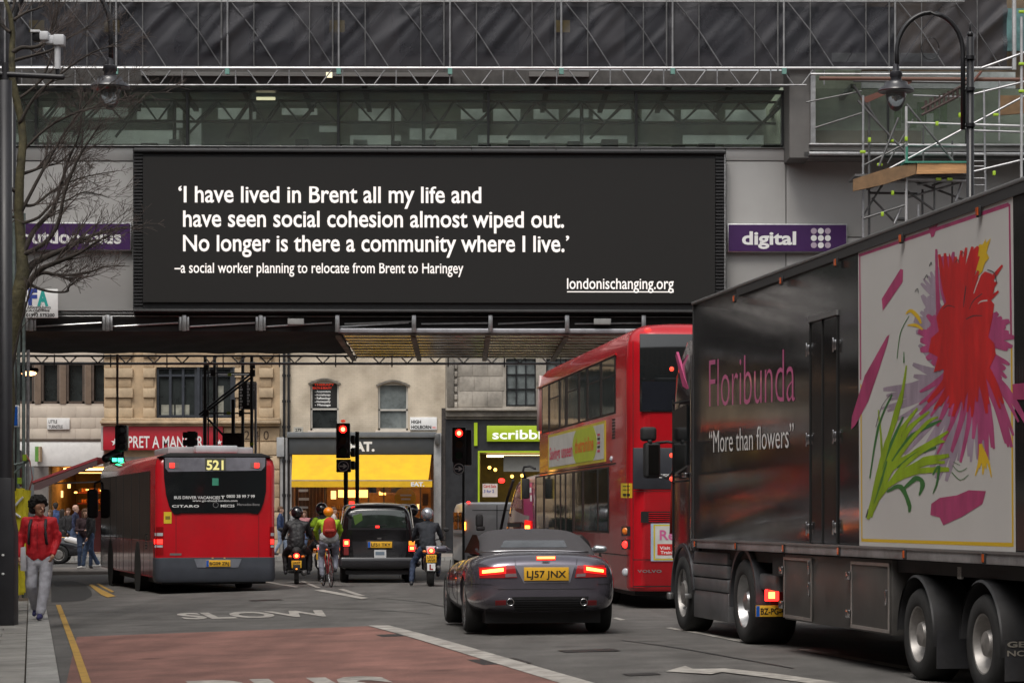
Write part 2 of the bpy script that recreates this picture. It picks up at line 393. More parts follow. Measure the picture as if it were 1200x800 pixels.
def brickmat(name, c1, c2, mortar, sc=1.0, bw=.225, bh=.075):
    m = bpy.data.materials.new(name); m.use_nodes = True; nt = m.node_tree; N, L = nt.nodes, nt.links; b = N['Principled BSDF']
    tc = N.new("ShaderNodeTexCoord"); mp = N.new("ShaderNodeMapping"); mp.inputs['Rotation'].default_value = (-pi/2, 0, 0)
    br = N.new("ShaderNodeTexBrick"); br.inputs['Scale'].default_value = 1; br.inputs['Brick Width'].default_value = bw; br.inputs['Row Height'].default_value = bh
    br.inputs['Mortar Size'].default_value = .006; br.inputs['Color1'].default_value = (*c1, 1); br.inputs['Color2'].default_value = (*c2, 1); br.inputs['Mortar'].default_value = (*mortar, 1)
    no = N.new("ShaderNodeTexNoise"); no.inputs['Scale'].default_value = .9; no.inputs['Detail'].default_value = 9
    mx = N.new("ShaderNodeMixRGB"); mx.blend_type = 'MULTIPLY'; mx.inputs[0].default_value = .75
    cr = N.new("ShaderNodeValToRGB"); cr.color_ramp.elements[0].position = .3; cr.color_ramp.elements[0].color = (.48, .45, .42, 1); cr.color_ramp.elements[1].position = .6
    L.new(tc.outputs['Object'], mp.inputs[0]); L.new(mp.outputs[0], br.inputs[0]); L.new(tc.outputs['Object'], no.inputs[0]); L.new(no.outputs[0], cr.inputs[0])
    L.new(br.outputs[0], mx.inputs[1]); L.new(cr.outputs[0], mx.inputs[2]); L.new(mx.outputs[0], b.inputs['Base Color']); b.inputs['Roughness'].default_value = .85
    bp = N.new("ShaderNodeBump"); bp.inputs['Strength'].default_value = .3; bp.inputs['Distance'].default_value = .006; bp.invert = True
    L.new(br.outputs['Fac'], bp.inputs['Height']); L.new(bp.outputs[0], b.inputs['Normal']); return m
cream = brickmat('cream_painted_brick', (.60, .52, .41), (.565, .49, .385), (.50, .435, .345))
stone = M('bath_stone', (.44, .32, .20), .85, var=.3, scale=.9, bump=.3, bscale=14, dirt=.5)
stone2 = M('bath_stone_pale', (.50, .38, .25), .85, var=.25, scale=1.2, bump=.3, bscale=14, dirt=.4)
portland = M('portland_stone', (.32, .29, .25), .85, var=.45, scale=.7, bump=.25, bscale=12, dirt=.85)
soot = M('sooty_stone', (.16, .145, .125), .9, var=.4, scale=2, bump=.3, bscale=12, dirt=.8)
render_w = M('pale_render', (.58, .51, .43), .8, var=.1, scale=.6, dirt=.2)
sash = M('white_sash', (.48, .46, .42), .5, var=.1); wood = M('shop_wood', (.13, .055, .02), .5, var=.4, scale=5, stretch=(6, 1, 1))
gglass = M('window_glass', (.03, .035, .035), .06, var=.3, scale=2, spec=.8, coat=.3)
gl2 = M('pale_window_glass', (.16, .18, .18), .08, var=.5, scale=1.2, spec=.8, coat=.3)
bframe = M('bronze_frame', (.09, .065, .05), .5, var=.2); navy = M('dark_grey_frame', (.035, .04, .05), .4, var=.2)
gz = g(0, FY)
far_pav = MB(); far_pav.box(-45, 45, 88.5, 135, gz-.3, gz+.13)
pvf = far_pav.build('pavement_far', M('far_paving', (.2, .18, .165), .85, var=.25, scale=1.5), None); pvf['kind'] = 'structure'
kb = 0
for i in range(-16, 17):
    MB().box(i*1.2+.006, i*1.2+1.19, 88.2, 88.49, gz-.3, gz+.14).build('kerb_stone', kerbm, pvf)
# --- cream brick building with the yellow awning
T = Thing('brick_building', 'cream painted brick building with two arched sash windows above a grey shop fascia', 'building', (0, FY, gz+.13))
win = [(363.5, 446, 397, 504), (443, 448, 478, 504)]
def arch_pts(u0, u1, v0, rise, yp, n=10):
    pts = []
    for k in range(n+1):
        s = k/n; p = T.y(u0+(u1-u0)*s, v0-rise*sin(pi*s), yp); pts.append((p.x, p.z))
    return pts
wall_holes(T, 328, 300, 522, 512, 0, .5, [(u0, v0, u1, v1) for u0, v0, u1, v1 in win]).build('wall', cream, T)
for (u0, v0, u1, v1) in win:
    # brick arch: fills the corners over the arched head
    for side in (0, 1):
        ap = arch_pts(u0, u1, v0+5, 5, .0); top = T.y(u0, v0-.2, 0).z
        half = ap[:6] if side == 0 else ap[5:]
        poly = half+[(half[-1][0], top), (half[0][0], top)]
        if side == 0: poly = half+[(half[0][0], top)]
        else: poly = half+[(half[-1][0], top)]
        MB().prism(poly, .01, .5).build('arch_spandrel', cream, T)
    hood = arch_pts(u0-2.5, u1+2.5, v0+3, 6, 0); inner = arch_pts(u0-1, u1+1, v0+5, 5.6, 0)
    MB().prism(hood+inner[::-1], -.05, -.004).build('hood_mould', soot, T)
    fr = fpart(T, 'window', gglass if u0 < 400 else gl2, u0, v0, u1, v1, .20, .24)
    for q in ((u0, v0, u0+2.2, v1), (u1-2.2, v0, u1, v1), (u0, (v0+v1)/2+3, u1, (v0+v1)/2+5), (u0, v1-2.5, u1, v1), (u0, v0, u1, v0+3)):
        fbox(T, MB(), *q, .13, .2, 0).build('sash_bar', sash, fr)
    fpart(T, 'sill', render_w, u0-3, v1, u1+3, v1+3, -.12, .15, .01)
lt = E('red_print_glow', (1, .06, .02), .25)  # red print given a faint glow of its own
for k, (st, uu, mm_) in enumerate((("THERAPY", 368, lt), ("HEALTH & BEAUTY", 365, lt), ("- Acupuncture", 369, wprint), ("- Aromatherapy", 369, wprint), ("- Reflexology", 369, wprint), ("- Homeopathy", 369, wprint), ("- Massage", 369, wprint))):
    p = T.y(uu, 450.2+k*3.95+1.5, .19)
    text('window_lettering', st, mm_, T, p, (1, 0, 0), (0, 0, 1), (30.5-2*abs(uu-365) if k > 1 else 29)/29.9*.82, .085, bold=.03)
fpart(T, 'lettering_backing', ink, 365.8, 447, 394.8, 477, .193, .198)
fasc = M('shop_fascia_grey', (.045, .05, .055), .5, var=.1)
fpart(T, 'fascia_cornice', M('lead_cap', (.13, .14, .15), .6), 336, 506, 511, 512.5, -.35, 0, .02)
fpart(T, 'fascia', fasc, 339, 512, 508, 532, -.25, 0, .01)
p = T.y(409.5, 528, -.26); text('fascia_letters', "EAT.", wprint, T, p, (1, 0, 0), (0, 0, 1), .98, .36, bold=.05)
q = fpart(T, 'street_name_plate', white, 480.5, 488.5, 512, 503.5, -.06, -.004, .008)
text('lettering', "HIGH", ink, q, T.y(482, 495.8, -.066), (1, 0, 0), (0, 0, 1), .38, .13, bold=.03)
text('lettering', "HOLBORN", ink, q, T.y(482, 502, -.066), (1, 0, 0), (0, 0, 1), .78, .13, bold=.03)
text('lettering', "WC1", lt, q, T.y(506.6, 502, -.066), (1, 0, 0), (0, 0, 1), .15, .08, bold=.01)
q = fpart(T, 'number_plate', M('stone_plate', (.42, .4, .35), .7), 344, 500, 355, 506.5, -.05, -.004)
text('lettering', "279", ink, q, T.y(346, 505.3, -.055), (1, 0, 0), (0, 0, 1), .24, .12)
for uu in (332.8, 338.2):
    m = MB(); a = T.y(uu, 425, -.1); m.tube((a.x, -.1, 12), (a.x, -.1, 0), .05)
    for vv in (440, 470, 500, 540, 580): a = T.y(uu, vv, -.1); m.tube((a.x, -.1, a.z-.05), (a.x, -.1, a.z+.05), .075)
    m.build('downpipe', black, T)
pil = M('grey_pilaster', (.3, .3, .3), .6, var=.15, dirt=.3)
fpart(T, 'pilaster', pil, 508.2, 507, 517, 660, -.22, .3, .01); fpart(T, 'pilaster', pil, 328, 512.8, 341.8, 660, -.10, .3, .01)
for (a_, b_) in ((509.5, 515.5),): fpart(T, 'alarm_box', dsteel, a_, 508, b_, 520, -.5, -.23, .01)
q = MB(); fbox(T, q, 324, 512, 333, 535, -.25, 0)
q.build('alarm_box', M('alarm_box_white', (.35, .36, .37), .5), T, bevel=.03)
# shop interior: a room with wooden back wall, lit shelves
wall = wall_holes(T, 341.8, 532, 508.2, 663, .02, .12, [(345, 540, 505, 663)]).build('shop_front_frame', wood, T)
X0, X1, Z0, Z1 = frect(T, 341.8, 532, 508.2, 660, 0)
rm = MB(); rm.box(X0, X1, 4.5, 4.6, 0, Z1); rm.box(X0-.05, X0, .14, 4.5, 0, Z1); rm.box(X1, X1+.05, .14, 4.5, 0, Z1); rm.box(X0, X1, .14, 4.5, -.1, .02); rm.box(X0, X1, .14, 4.5, Z1, Z1+.1)
rm.build('shop_interior', M('shop_interior_wall', (.28, .15, .06), .7, var=.4, scale=1.5), T)
warm = E('shop_light_warm', (1, .50, .10), 3.2); warm2 = E('shop_menu_light', (1, .62, .22), 1.6)
for (u0, v0, u1, v1, mt) in ((391, 573, 427, 582, warm), (440, 575, 448, 579, warm), (470, 573, 474, 576, warm), (382, 574, 388, 584, warm2), (485, 590, 489, 596, warm2), (462, 595, 466, 600, warm2), (366, 596, 372, 600, warm2)):
    fpart(T, 'shop_lamp', mt, u0, v0, u1, v1, 2.6, 2.75, ref=0)
fpart(T, 'added_light_strip', E('shop_fill_warm', (1, .55, .18), 5.5), 350, 533, 500, 535, 1.2, 2.2, ref=0)  # strip hidden behind the valance, added to brighten the shop
for i in range(9): fpart(T, 'wall_panel', wood, 346+i*4.2, 570, 349.7+i*4.2, 640, .5, .56, .008)
for (u0, v0, u1, v1, c) in ((350, 573, 361, 576, wprint), (350, 583, 362, 586, wprint), (351, 593, 361, 595.5, wprint), (431, 568, 441, 577, M('blue_poster', (.02, .06, .16), .5)), (458, 568, 479, 577, gl2), (446, 568, 456, 577, M('tan_poster', (.4, .25, .12), .5)), (495, 578, 502, 592, wood)):
    fpart(T, 'poster', c, u0, v0, u1, v1, .40, .44)
m = MB(); c = T.y(475, 583, .3); m.lathe([(0, 0), (.42, 0), (.42, .03), (0, .03)], (c.x, .3, c.z), 'y', 28); m.build('round_window_sign', M('yellow_sign', (.75, .42, .02), .5), T)
for k_, vv in enumerate((579, 583.5, 590)): fpart(T, 'sign_text', wprint, 469+k_, vv, 482-k_, vv+2, .28, .29)
for i in range(3):
    s_ = fpart(T, 'shelf', wood, 384, 596+i*14, 500, 597.5+i*14, 1.6, 2.0, ref=0)
    for j in range(24):
        c = random.choice([(.6, .35, .05), (.5, .08, .03), (.7, .6, .4), (.1, .2, .05), (.45, .25, .1)])
        uu = 386+j*4.7+random.uniform(-.8, .8); fbox(T, MB(), uu, 592.5+i*14-random.uniform(0, 3), uu+random.uniform(2, 3.4), 595.8+i*14, 1.65, 1.85, 0).build('goods', M('goods%d' % int(c[0]*100), c, .6), s_)
fpart(T, 'counter', wood, 384, 630, 500, 652, 1.2, 1.55, .02, ref=0)
for uu in (380, 431, 449, 492): fpart(T, 'mullion', bframe, uu, 570, uu+1.6, 655, .13, .2)
fpart(T, 'shop_glass', M('shop_glass', (.9, .9, .9), .02, trans=1, var=0), 345, 570, 505, 655, .15, .16)
# yellow awning, sloping, with a valance
yel = M('yellow_canvas', (.72, .42, .008), .75, var=.12, scale=2, bump=.1, bscale=30)
a0, a1 = T.y(342.5, 532.6, -.26), T.y(505.5, 532.6, -.26); b0, b1 = T.y(341.6, 563, -1.5), T.y(506.5, 563, -1.5)
A = Thing('awning', 'bright yellow canvas awning over the cream brick building shop front', 'awning', (0, FY, gz+.13))
m = MB(); nn = 24
rows = []
for j in range(6):
    s = j/5; rows.append([(a0.x+(a1.x-a0.x)*i/nn+(b0.x-a0.x)*s*(1-2*i/nn), -.26-1.24*s, a0.z+(b0.z-a0.z)*s-.05*sin(pi*s)+.012*sin(i*1.9)*s) for i in range(nn+1)])
m.loft(rows, cap=False, closed=False); rows2 = [[(x, y+.02, z-.03) for x, y, z in r] for r in rows]; m.loft(rows2[::-1], cap=False, closed=False)
m.build('canvas', yel, A, smooth='full', recalc=False)
vz0, vz1 = T.y(400, 563, -1.5).z, T.y(400, 570.5, -1.5).z
m = MB(); m.box(b0.x, b1.x, -1.52, -1.5, vz1, vz0-.01); m.build('valance', yel, A)
text('valance_letters', "EAT.", wprint, A, T.y(481.5, 569.4, -1.535), (1, 0, 0), (0, 0, 1), .52, .16, bold=.05)
m = MB(); m.tube((b0.x, -1.48, vz0), (b1.x, -1.48, vz0), .03); m.tube((b0.x+.1, -.2, vz0-.3), (b0.x+.1, -1.48, vz0), .02); m.tube((b1.x-.1, -.2, vz0-.3), (b1.x-.1, -1.48, vz0), .02)
m.build('awning_frame', dsteel, A)
# --- stone corner building with the red fascia
T = Thing('stone_building', 'rusticated honey stone building above the red sandwich shop fascia', 'building', (0, FY, gz+.13))
wall_holes(T, 122, 300, 328, 535, 0, .5, [(183, 430, 231, 490), (234, 430, 273, 490)]).build('wall', stone, T)
def blocks(us, v0, v1, st=11.7):
    v = v1; k = 0
    while v > v0:
        vt = max(v-st+.5, v0); wd = 0 if k % 2 else 2
        fpart(T, 'stone_block', stone if k % 2 else stone2, us[0]-wd*.5, vt, us[1]+wd, v, -.05-.08*(k % 2 == 0), -.004, .02); v -= st; k += 1
for us in ((123, 136), (139, 153.5), (168.5, 180), (276, 281), (304.5, 318)): blocks(us, 400, 489)
for (u0, u1, ns) in ((183, 231, 3), (234, 273, 2)):
    w_ = fpart(T, 'window', gglass, u0, 430, u1, 490, .22, .26)
    for k in range(ns+1): uu = u0+(u1-u0-3)*k/ns; fpart(T, 'window_bar', navy, uu, 430, uu+3, 490, .1, .2, parent=w_)
    for vv in (430, 438.5, 486): fpart(T, 'window_bar', navy, u0, vv, u1, vv+2.6, .12, .21, parent=w_)
for uu in (231, 273): fpart(T, 'window_pier', navy, uu, 430, uu+3, 490, -.05, .3)
ct = M('net_curtain', (.25, .25, .21), .8, var=.5, scale=2)
fpart(T, 'blind', ct, 189, 474, 204, 486, .205, .215); fpart(T, 'blind', ct, 206, 474, 222, 486, .205, .215); fpart(T, 'blind', ct, 250, 452, 262, 486, .205, .215)
for j, (v0, v1, d) in enumerate(((489.5, 492.5, .18), (492.5, 496, .5), (496, 499, .3))): fpart(T, 'cornice', stone2, 120-d*6, v0, 328, v1, -d, 0, .02)
fr = M('red_fascia', (.42, .012, .025), .45, var=.06); 
q = fpart(T, 'shop_fascia', fr, 120.8, 499.5, 261, 527, -.28, 0, .012)
fpart(T, 'fascia_end', M('fascia_end_grey', (.4, .38, .36), .5), 118.3, 500, 120.6, 527, -.28, .3)
text('fascia_letters', "PRET A MANGER", wprint, q, T.y(150, 524.2, -.285), (1, 0, 0), (0, 0, 1), 2.93, .47, bold=.012)
m = MB(); c = T.y(134.5, 518, -.29)
for cc, rr in ((c, .16), (T.y(257, 518, -.29), .12)):
    m.prism([(cc.x+(rr if k % 2 == 0 else rr*.4)*sin(pi*k/5), cc.z+(rr if k % 2 == 0 else rr*.4)*cos(pi*k/5)) for k in range(10)], -.295, -.283)
m.build('star_emblem', wprint, q, kind='stuff')
wall_holes(T, 261.2, 499.2, 328, 660, -.08, 0, []).build('ground_floor_wall', stone, T)
for (u0, u1) in ((262, 283), (284.2, 303.5), (304.7, 327.5)):
    for vv in (501, 517.5, 534, 550.5, 567, 583, 600, 616, 632): fpart(T, 'stone_block', stone2 if (u0+vv) % 2 < 1 else stone, u0, vv, u1, vv+15.6, -.17, -.084, .025)
ltr = M('incised_letter', (.07, .045, .03), .8)
text('house_number', "240", ltr, T, T.y(286.5, 515, -.178), (1, 0, 0), (0, 0, 1), .95, .37, bold=0, space=1.6)
wall_holes(T, 122, 535, 261, 660, 0, .3, [(128, 540, 258, 660)]).build('shop_wall', portland, T)
X0, X1, Z0, Z1 = frect(T, 124, 536, 262, 660, 0)
rm = MB(); rm.box(X0, X1, 5, 5.1, 0, Z1); rm.box(X0-.05, X0, .31, 5, 0, Z1); rm.box(X1, X1+.05, .31, 5, 0, Z1); rm.box(X0, X1, .31, 5, -.1, .02); rm.box(X0, X1, .31, 5, Z1, Z1+.1)
rm.build('shop_interior', M('shop_interior_wall', (.28, .15, .06), .7), T)
# --- pale building far left with bronze window band, and the side street shop
T = Thing('stone_office', 'pale stone office with bronze window band beside the narrow alley sign', 'building', (0, FY+2, gz+.13))
wall_holes(T, -60, 300, 121, 516, 0, .5, [(48+i*29.5-29.5*3, 424, 48+i*29.5+22-29.5*3, 473) for i in range(6)]).build('wall', render_w, T)
for i in range(6):
    u0 = 48+i*29.5-29.5*3; w_ = fpart(T, 'window', gglass, u0+2, 420, u0+20, 471, .3, .34)
    for q in ((u0, 420, u0+3, 473), (u0+19, 420, u0+22, 473), (u0, 470, u0+22, 473)): fpart(T, 'window_frame', bframe, *q, .02, .3, parent=w_)
    fpart(T, 'window_pier', M('bronze_pier', (.17, .12, .085), .6, var=.2), u0+22.2, 424, u0+29.4, 473, -.03, .1)
for i in range(9):
    for j in range(3): fpart(T, 'stone_slab', render_w, -30+i*17+(j % 2)*6, 476+j*13, -30+i*17+16.75+(j % 2)*6, 488.8+j*13, -.014, -.003, .002)
fpart(T, 'dark_line', bframe, -60, 514, 121, 517, -.05, .4)  # dark strip between the stone band and the fascia
fpart(T, 'shop_fascia', white, -60, 517, 121, 546, -.03, .4, .01)
q = fpart(T, 'street_name_plate', white, 55, 489.5, 81.5, 503, -.10, -.045, .008)
text('lettering', "LITTLE", ink, q, T.y(57, 495.6, -.105), (1, 0, 0), (0, 0, 1), .34, .13); text('lettering', "TURNSTILE", ink, q, T.y(57, 501.6, -.105), (1, 0, 0), (0, 0, 1), .56, .13)
q = fpart(T, 'green_bracket_sign', M('green_sign', (.12, .30, .05), .5), 41, 523, 45, 540.5, -.5, -.06); fpart(T, 'sign_edge', stone, 45.1, 523, 47, 540.5, -.5, -.06, parent=q)
fpart(T, 'side_pier', M('grey_pier', (.2, .18, .17), .8, var=.2), 40, 546.2, 57, 660, 0, .5)
X0, X1, Z0, Z1 = frect(T, 57, 546, 124, 660, 0)
rm = MB(); rm.box(X0, X1, 6, 6.1, 0, Z1); rm.box(X0, X0+.04, .5, 6, 0, Z1); rm.box(X1, X1+.05, .0, 6, 0, Z1); rm.box(X0, X1, 0, 6, Z1, Z1+.1)
rm.build('shop_interior', M('shop_interior_ochre', (.32, .19, .06), .7, var=.4, scale=1.2), T)
for (u0, v0, u1, v1, mt) in ((78, 552, 120, 553, warm2), (66, 566, 69, 571, warm2), (88, 572, 91, 573.5, warm), (96, 572, 99, 573.5, warm), (105, 573, 108, 574.5, warm), (74, 575, 77, 577, warm), (58, 574, 60, 582, warm2), (112, 560, 115, 562, warm)):
    fpart(T, 'shop_lamp', mt, u0, v0, u1, v1, 2.5, 2.62, ref=0)
fpart(T, 'added_light_strip', E('shop_fill_warm', (1, .55, .18), 5.5), 66, 547.5, 116, 549.5, 1.6, 2.4, ref=0)  # unseen strip added to light the cafe interior
for i in range(3):
    s_ = fpart(T, 'shelf', M('shelf_red', (.25, .03, .01), .5, var=.5, scale=9), 76, 575.5+i*13, 121, 577+i*13, 2.9, 3.3, ref=0)
    for j in range(13): uu = 77+j*3.3; fpart(T, 'goods', M('goods_orange' if j % 3 else 'goods_dark', (.5, .14, .02) if j % 3 else (.05, .03, .02), .5), uu, 571+i*13, uu+2.4, 575+i*13, 3, 3.2, parent=s_, ref=0)
fpart(T, 'shop_counter', M('counter_maroon', (.08, .012, .015), .5), 80, 598, 124, 655, 2.0, 2.4, ref=0)
AW = Thing('awning', 'dark red folding awning seen from its side above the street corner cafe', 'awning', (0, FY, gz+.13))
maroon = M('maroon_canvas', (.20, .018, .025), .6, var=.15)
P0, P1 = AW.y(122, 536.5, -1), AW.y(46, 564.5, -1)
m = MB(); m.prism([(P0.x, P0.z), (P1.x, P1.z), (P1.x, P1.z-.08), (P0.x, P0.z-.1)], -2.6, .2); m.build('canvas', maroon, AW)
m = MB(); m.prism([(P0.x, P0.z-.12), (P1.x+.1, P1.z-.1), (P1.x+.1, P1.z-.35), (P1.x+.35, P1.z-.3), (P0.x, P0.z-.3)], -2.6, -2.55); m.build('valance', M('valance_dark', (.06, .03, .03), .7), AW)
m = MB(); m.tube((P1.x, -2.6, P1.z-.06), (P1.x, .2, P1.z-.06), .06); m.tube((P0.x, -.3, P0.z-.9), (P1.x+.6, -1.2, P1.z-.05), .03); m.build('awning_frame', dsteel, AW)
# --- building right with green shop sign
T = Thing('portland_building', 'grey stone building right of the cream one over a black shop front', 'building', (0, FY, gz+.13))
wall_holes(T, 522.2, 300, 760, 478, 0, .5, [(593, 420, 628, 476), (640, 420, 675, 476), (690, 420, 725, 476)]).build('wall', portland, T)
for j, (v0, v1) in enumerate(((424, 441), (441.3, 458), (458.3, 477))):
    for i in range(3): fpart(T, 'stone_block', portland, 536.5+i*17.5+(j % 2)*2, v0, 536.5+i*17.5+17.2+(j % 2)*2, v1-.2, -.02, -.003, .004)
fpart(T, 'corner_pier', soot, 524, 420, 532, 477, -.12, -.004, .02)
for vv in range(426, 476, 9): fpart(T, 'quoin', portland, 532.6, vv, 536, vv+6, -.10, -.004, .015)
for u0 in (593, 640, 690):
    w_ = fpart(T, 'window', gl2, u0, 420, u0+35, 476, .2, .24)
    for k in range(4): uu = u0+(35-1.6)*k/3; fpart(T, 'glazing_bar', black, uu, 420, uu+1.6, 476, .1, .19, parent=w_)
    for vv in (438, 455, 474): fpart(T, 'glazing_bar', black, u0, vv, u0+35, vv+1.2, .12, .195, parent=w_)
for j, (v0, v1, d, mt) in enumerate(((478, 481, .35, portland), (481, 488, .22, soot), (488, 491, .12, soot))): fpart(T, 'cornice', mt, 522.2, v0, 760, v1, -d, .5, .02)
blk = M('black_shopfront', (.02, .021, .024), .45, var=.3)
wall_holes(T, 522.2, 491, 760, 660, -.02, .4, [(562, 530, 750, 650)]).build('shop_front', blk, T)
fpart(T, 'dark_brick_pier', M('dark_brick', (.05, .042, .038), .8, var=.4, scale=12), 517.4, 478, 522, 660, -.03, .4)
grn = M('lime_sign', (.30, .42, .01), .4, var=.05, emit=(.35, .45, .02), es=.12)  # sign, stripe and window frame share a faint glow of their own
q = fpart(T, 'shop_sign', grn, 570.5, 498.5, 660, 517, -.15, -.03, .01)
text('sign_letters', "scribbler", E('sign_letter_white', (1, 1, .9), .5), q, T.y(577, 514, -.155), (1, 0, 0), (0, 0, 1), 2.6, .37, bold=.02)
fpart(T, 'green_stripe', grn, 555.5, 495, 559.5, 522, -.1, -.03)
for q in ((560, 528, 562, 655), (562, 528, 750, 530)): fpart(T, 'green_window_frame', grn, *q, -.06, -.022)
X0, X1, Z0, Z1 = frect(T, 562, 530, 750, 660, 0)
rm = MB(); rm.box(X0, X1, 4, 4.1, 0, Z1); rm.box(X0-.04, X0, .41, 4, 0, Z1); rm.box(X1, X1+.04, .41, 4, 0, Z1); rm.box(X0, X1, .41, 4, Z1, Z1+.1)
rm.build('shop_interior', M('shop_interior_olive', (.13, .10, .025), .8, var=.3), T)
fpart(T, 'fascia_blind', M('grey_blind', (.3, .3, .28), .6), 590, 533, 640, 552, .5, .6, ref=0)
fpart(T, 'added_light_strip', E('shop_fill_dim', (1, .75, .35), 4.), 570, 532, 640, 534, 1.2, 2.0, ref=0)  # dimmer strip added to brighten this shop
for uu, vv in ((580, 549), (573, 546.5), (600, 557), (612, 556)):
    c = T.y(uu, vv, 0); MB().ball((c.x, 2, c.z), .07, .07, .07, 8, 5).build('shop_lamp', warm, T)
q = fpart(T, 'window_poster', M('pale_poster', (.55, .48, .45), .6), 565.5, 566.5, 583, 582, -.015, .0)
text('poster_letters', "Card Sale", M('red_print', (.5, .03, .03), .5), q, T.y(566.5, 571, -.02), (1, 0, 0), (0, 0, 1), .5, .12)
text('poster_letters', "3 for 2", M('blue_print', (.03, .06, .3), .5), q, T.y(567, 577, -.02), (1, 0, 0), (0, 0, 1), .4, .12)
# ================================================================ BRIDGE BUILDING OVER THE ROAD
BY, BYAW = 58.0, radians(1.2)
clad = M('grey_cladding_panel', (.36, .355, .345), .5, var=.05, scale=.5, dirt=.12)
T = BR = Thing('bridge_building', 'glazed office bridge clad in pale grey panels spanning the road', 'building', (0, BY, 0), BYAW)
def P(u, v, d=0): return BR.y(u, v, d)
# solid body behind the cladding: soffit, roof slab
zl = P(600, 366).z; zb = P(600, 390).z
MB().box(-22, 22, .12, 9, zl-.05, P(600, 172).z).build('body', M('bridge_body', (.08, .08, .08), .8, var=.2), T)
# cladding panels
cols_l = [(-160, -70), (-69.3, 19.5), (20.2, 156)]; cols_r = [(851, 920.6), (921.6, 1063), (1064, 1199), (1200, 1340)]
cols_m = [(157+i*99, 157+i*99+98.2) for i in range(7)]
for (u0, u1) in cols_l+cols_m+cols_r:
    fpart(T, 'cladding_panel', clad, u0, 173, u1, 188.4, 0, .1, .006)
    if u0 > 900:
        fpart(T, 'cladding_panel', clad, u0, 189.4, u1, 277.6, 0, .1, .006); fpart(T, 'cladding_panel', clad, u0, 278.6, u1, 364, 0, .1, .006)
    else: fpart(T, 'cladding_panel', clad, u0, 189.4, u1, 364, 0, .1, .006)
fpart(T, 'window_sill', alu, -160, 170.3, 921, 173, -.06, .4, .006)
# glazed band
mul = M('dark_mullion', (.02, .022, .022), .4, var=.1)
edges = [-160, -60, 42, 219.5, 396.5, 572.5, 746, 918]
fpart(T, 'window_head', mul, -160, 102, 950, 108, -.02, .35)
for a, b in zip(edges[:-1], edges[1:]):
    fpart(T, 'window_pane', M('green_tinted_glass', (.66, .72, .66), .02, trans=.9, var=0, spec=.5), a+1, 108, b-1, 170, .12, .14)
    fpart(T, 'mullion', mul, b-1.6, 108, b+1.2, 170.2, .02, .3)
# gallery inside: floor, dim back wall, steel roof trusses
gin = M('gallery_wall', (.36, .42, .33), .8, var=.5, scale=.6); gtr = M('gallery_truss', (.09, .11, .085), .6)
X0, X1, Z0, Z1 = frect(T, -160, 106, 921, 171, .14)
GH = ((-30, 156, 30, 168), (480, 150, 535, 164), (560, 158, 735, 168), (800, 158, 895, 169), (255, 118, 300, 140), (100, 122, 150, 138), (160, 124, 196, 140), (50, 120, 76, 137), (40, 155, 92, 167), (97, 152, 210, 169), (205, 118, 214, 150), (222, 122, 236, 170), (330, 120, 372, 135), (374, 147, 395, 155), (410, 158, 470, 170), (420, 122, 470, 143), (540, 120, 570, 140), (578, 120, 610, 142), (625, 122, 655, 140), (665, 124, 690, 138), (695, 122, 740, 140), (752, 122, 790, 142), (798, 122, 840, 140), (850, 122, 898, 142), (-50, 120, 20, 140), (-120, 120, -80, 140))
wall_holes(T, -170, 96, 930, 172, 4.4, 4.5, GH, ref=4.4).build('gallery_back_wall', gin, T); MB().box(X0, X1, .36, 4.4, Z0-.04, Z0-.002).build('gallery_floor', M('gallery_floor', (.14, .13, .1), .4), T)
for k_ in range(17): MB().box(X0+k_*1.45, X0+k_*1.45+.12, .52, 4.4, Z1+.22, Z1+.30).build('roof_beam', gtr, T)
MB().box(X0, X1, .52, 4.4, Z1+.31, Z1+.33).build('added_roof_glazing', M('dirty_roof_glass', (.30, .34, .29), .5, trans=.55, var=.5, scale=.7, dirt=.6), T)  # unseen roof, glazed to let sky light into the gallery
gpale = M('gallery_opening', (.40, .42, .39), .6, var=.5, scale=.8, dirt=.5)
for (u0, v0, u1, v1) in GH:
    fpart(T, 'gallery_pane', M('frosted_pane', (.5, .56, .5), .35, trans=.8, var=.4, scale=1.5), u0, v0, u1, v1, 4.42, 4.44, ref=4.4)
rnd = random.Random(3)
tr = MB(); u = -40
zt, zm, zb2 = P(600, 119, 2).z, P(600, 144, 2).z, P(600, 158, 2).z
x = X0+.4
while x < X1-.6:
    w_ = rnd.choice([.75, .9, 1.1]); 
    tr.path([(x, 2, zt), (x+w_/2, 2, zm), (x+w_, 2, zt)], .035, 6)
    if rnd.random() < .6: tr.path([(x+w_*.2, 2.6, zb2), (x+w_*.9, 2.6, zt)], .035, 6)
    if rnd.random() < .35: tr.tube((x, 2.3, Z0), (x, 2.3, zt), .05, n=6)
    x += w_
for zz in (zt, zm): tr.tube((X0, 2, zz), (X1, 2, zz), .035, n=6)
tr.build('gallery_trusses', gtr, T, kind='stuff')
seatm = M('gallery_furniture', (.05, .055, .045), .7, var=.4)
for k in range(26):
    uu = -30+k*37+rnd.uniform(-8, 8); hh = rnd.uniform(6, 14); fpart(T, 'gallery_desk', seatm if k % 3 else gpale, uu, 170-hh, uu+rnd.uniform(10, 26), 170.5, 1.4, 1.9, ref=.5)
for (u0, v0, u1, v1) in ((300, 113, 322, 116), (384, 91, 391, 97)): fpart(T, 'ceiling_lamp', E('gallery_lamp', (1, .9, .6), .9), u0, v0, u1, v1, .5 if v0 > 100 else -.3, .6 if v0 > 100 else -.25, ref=.4)
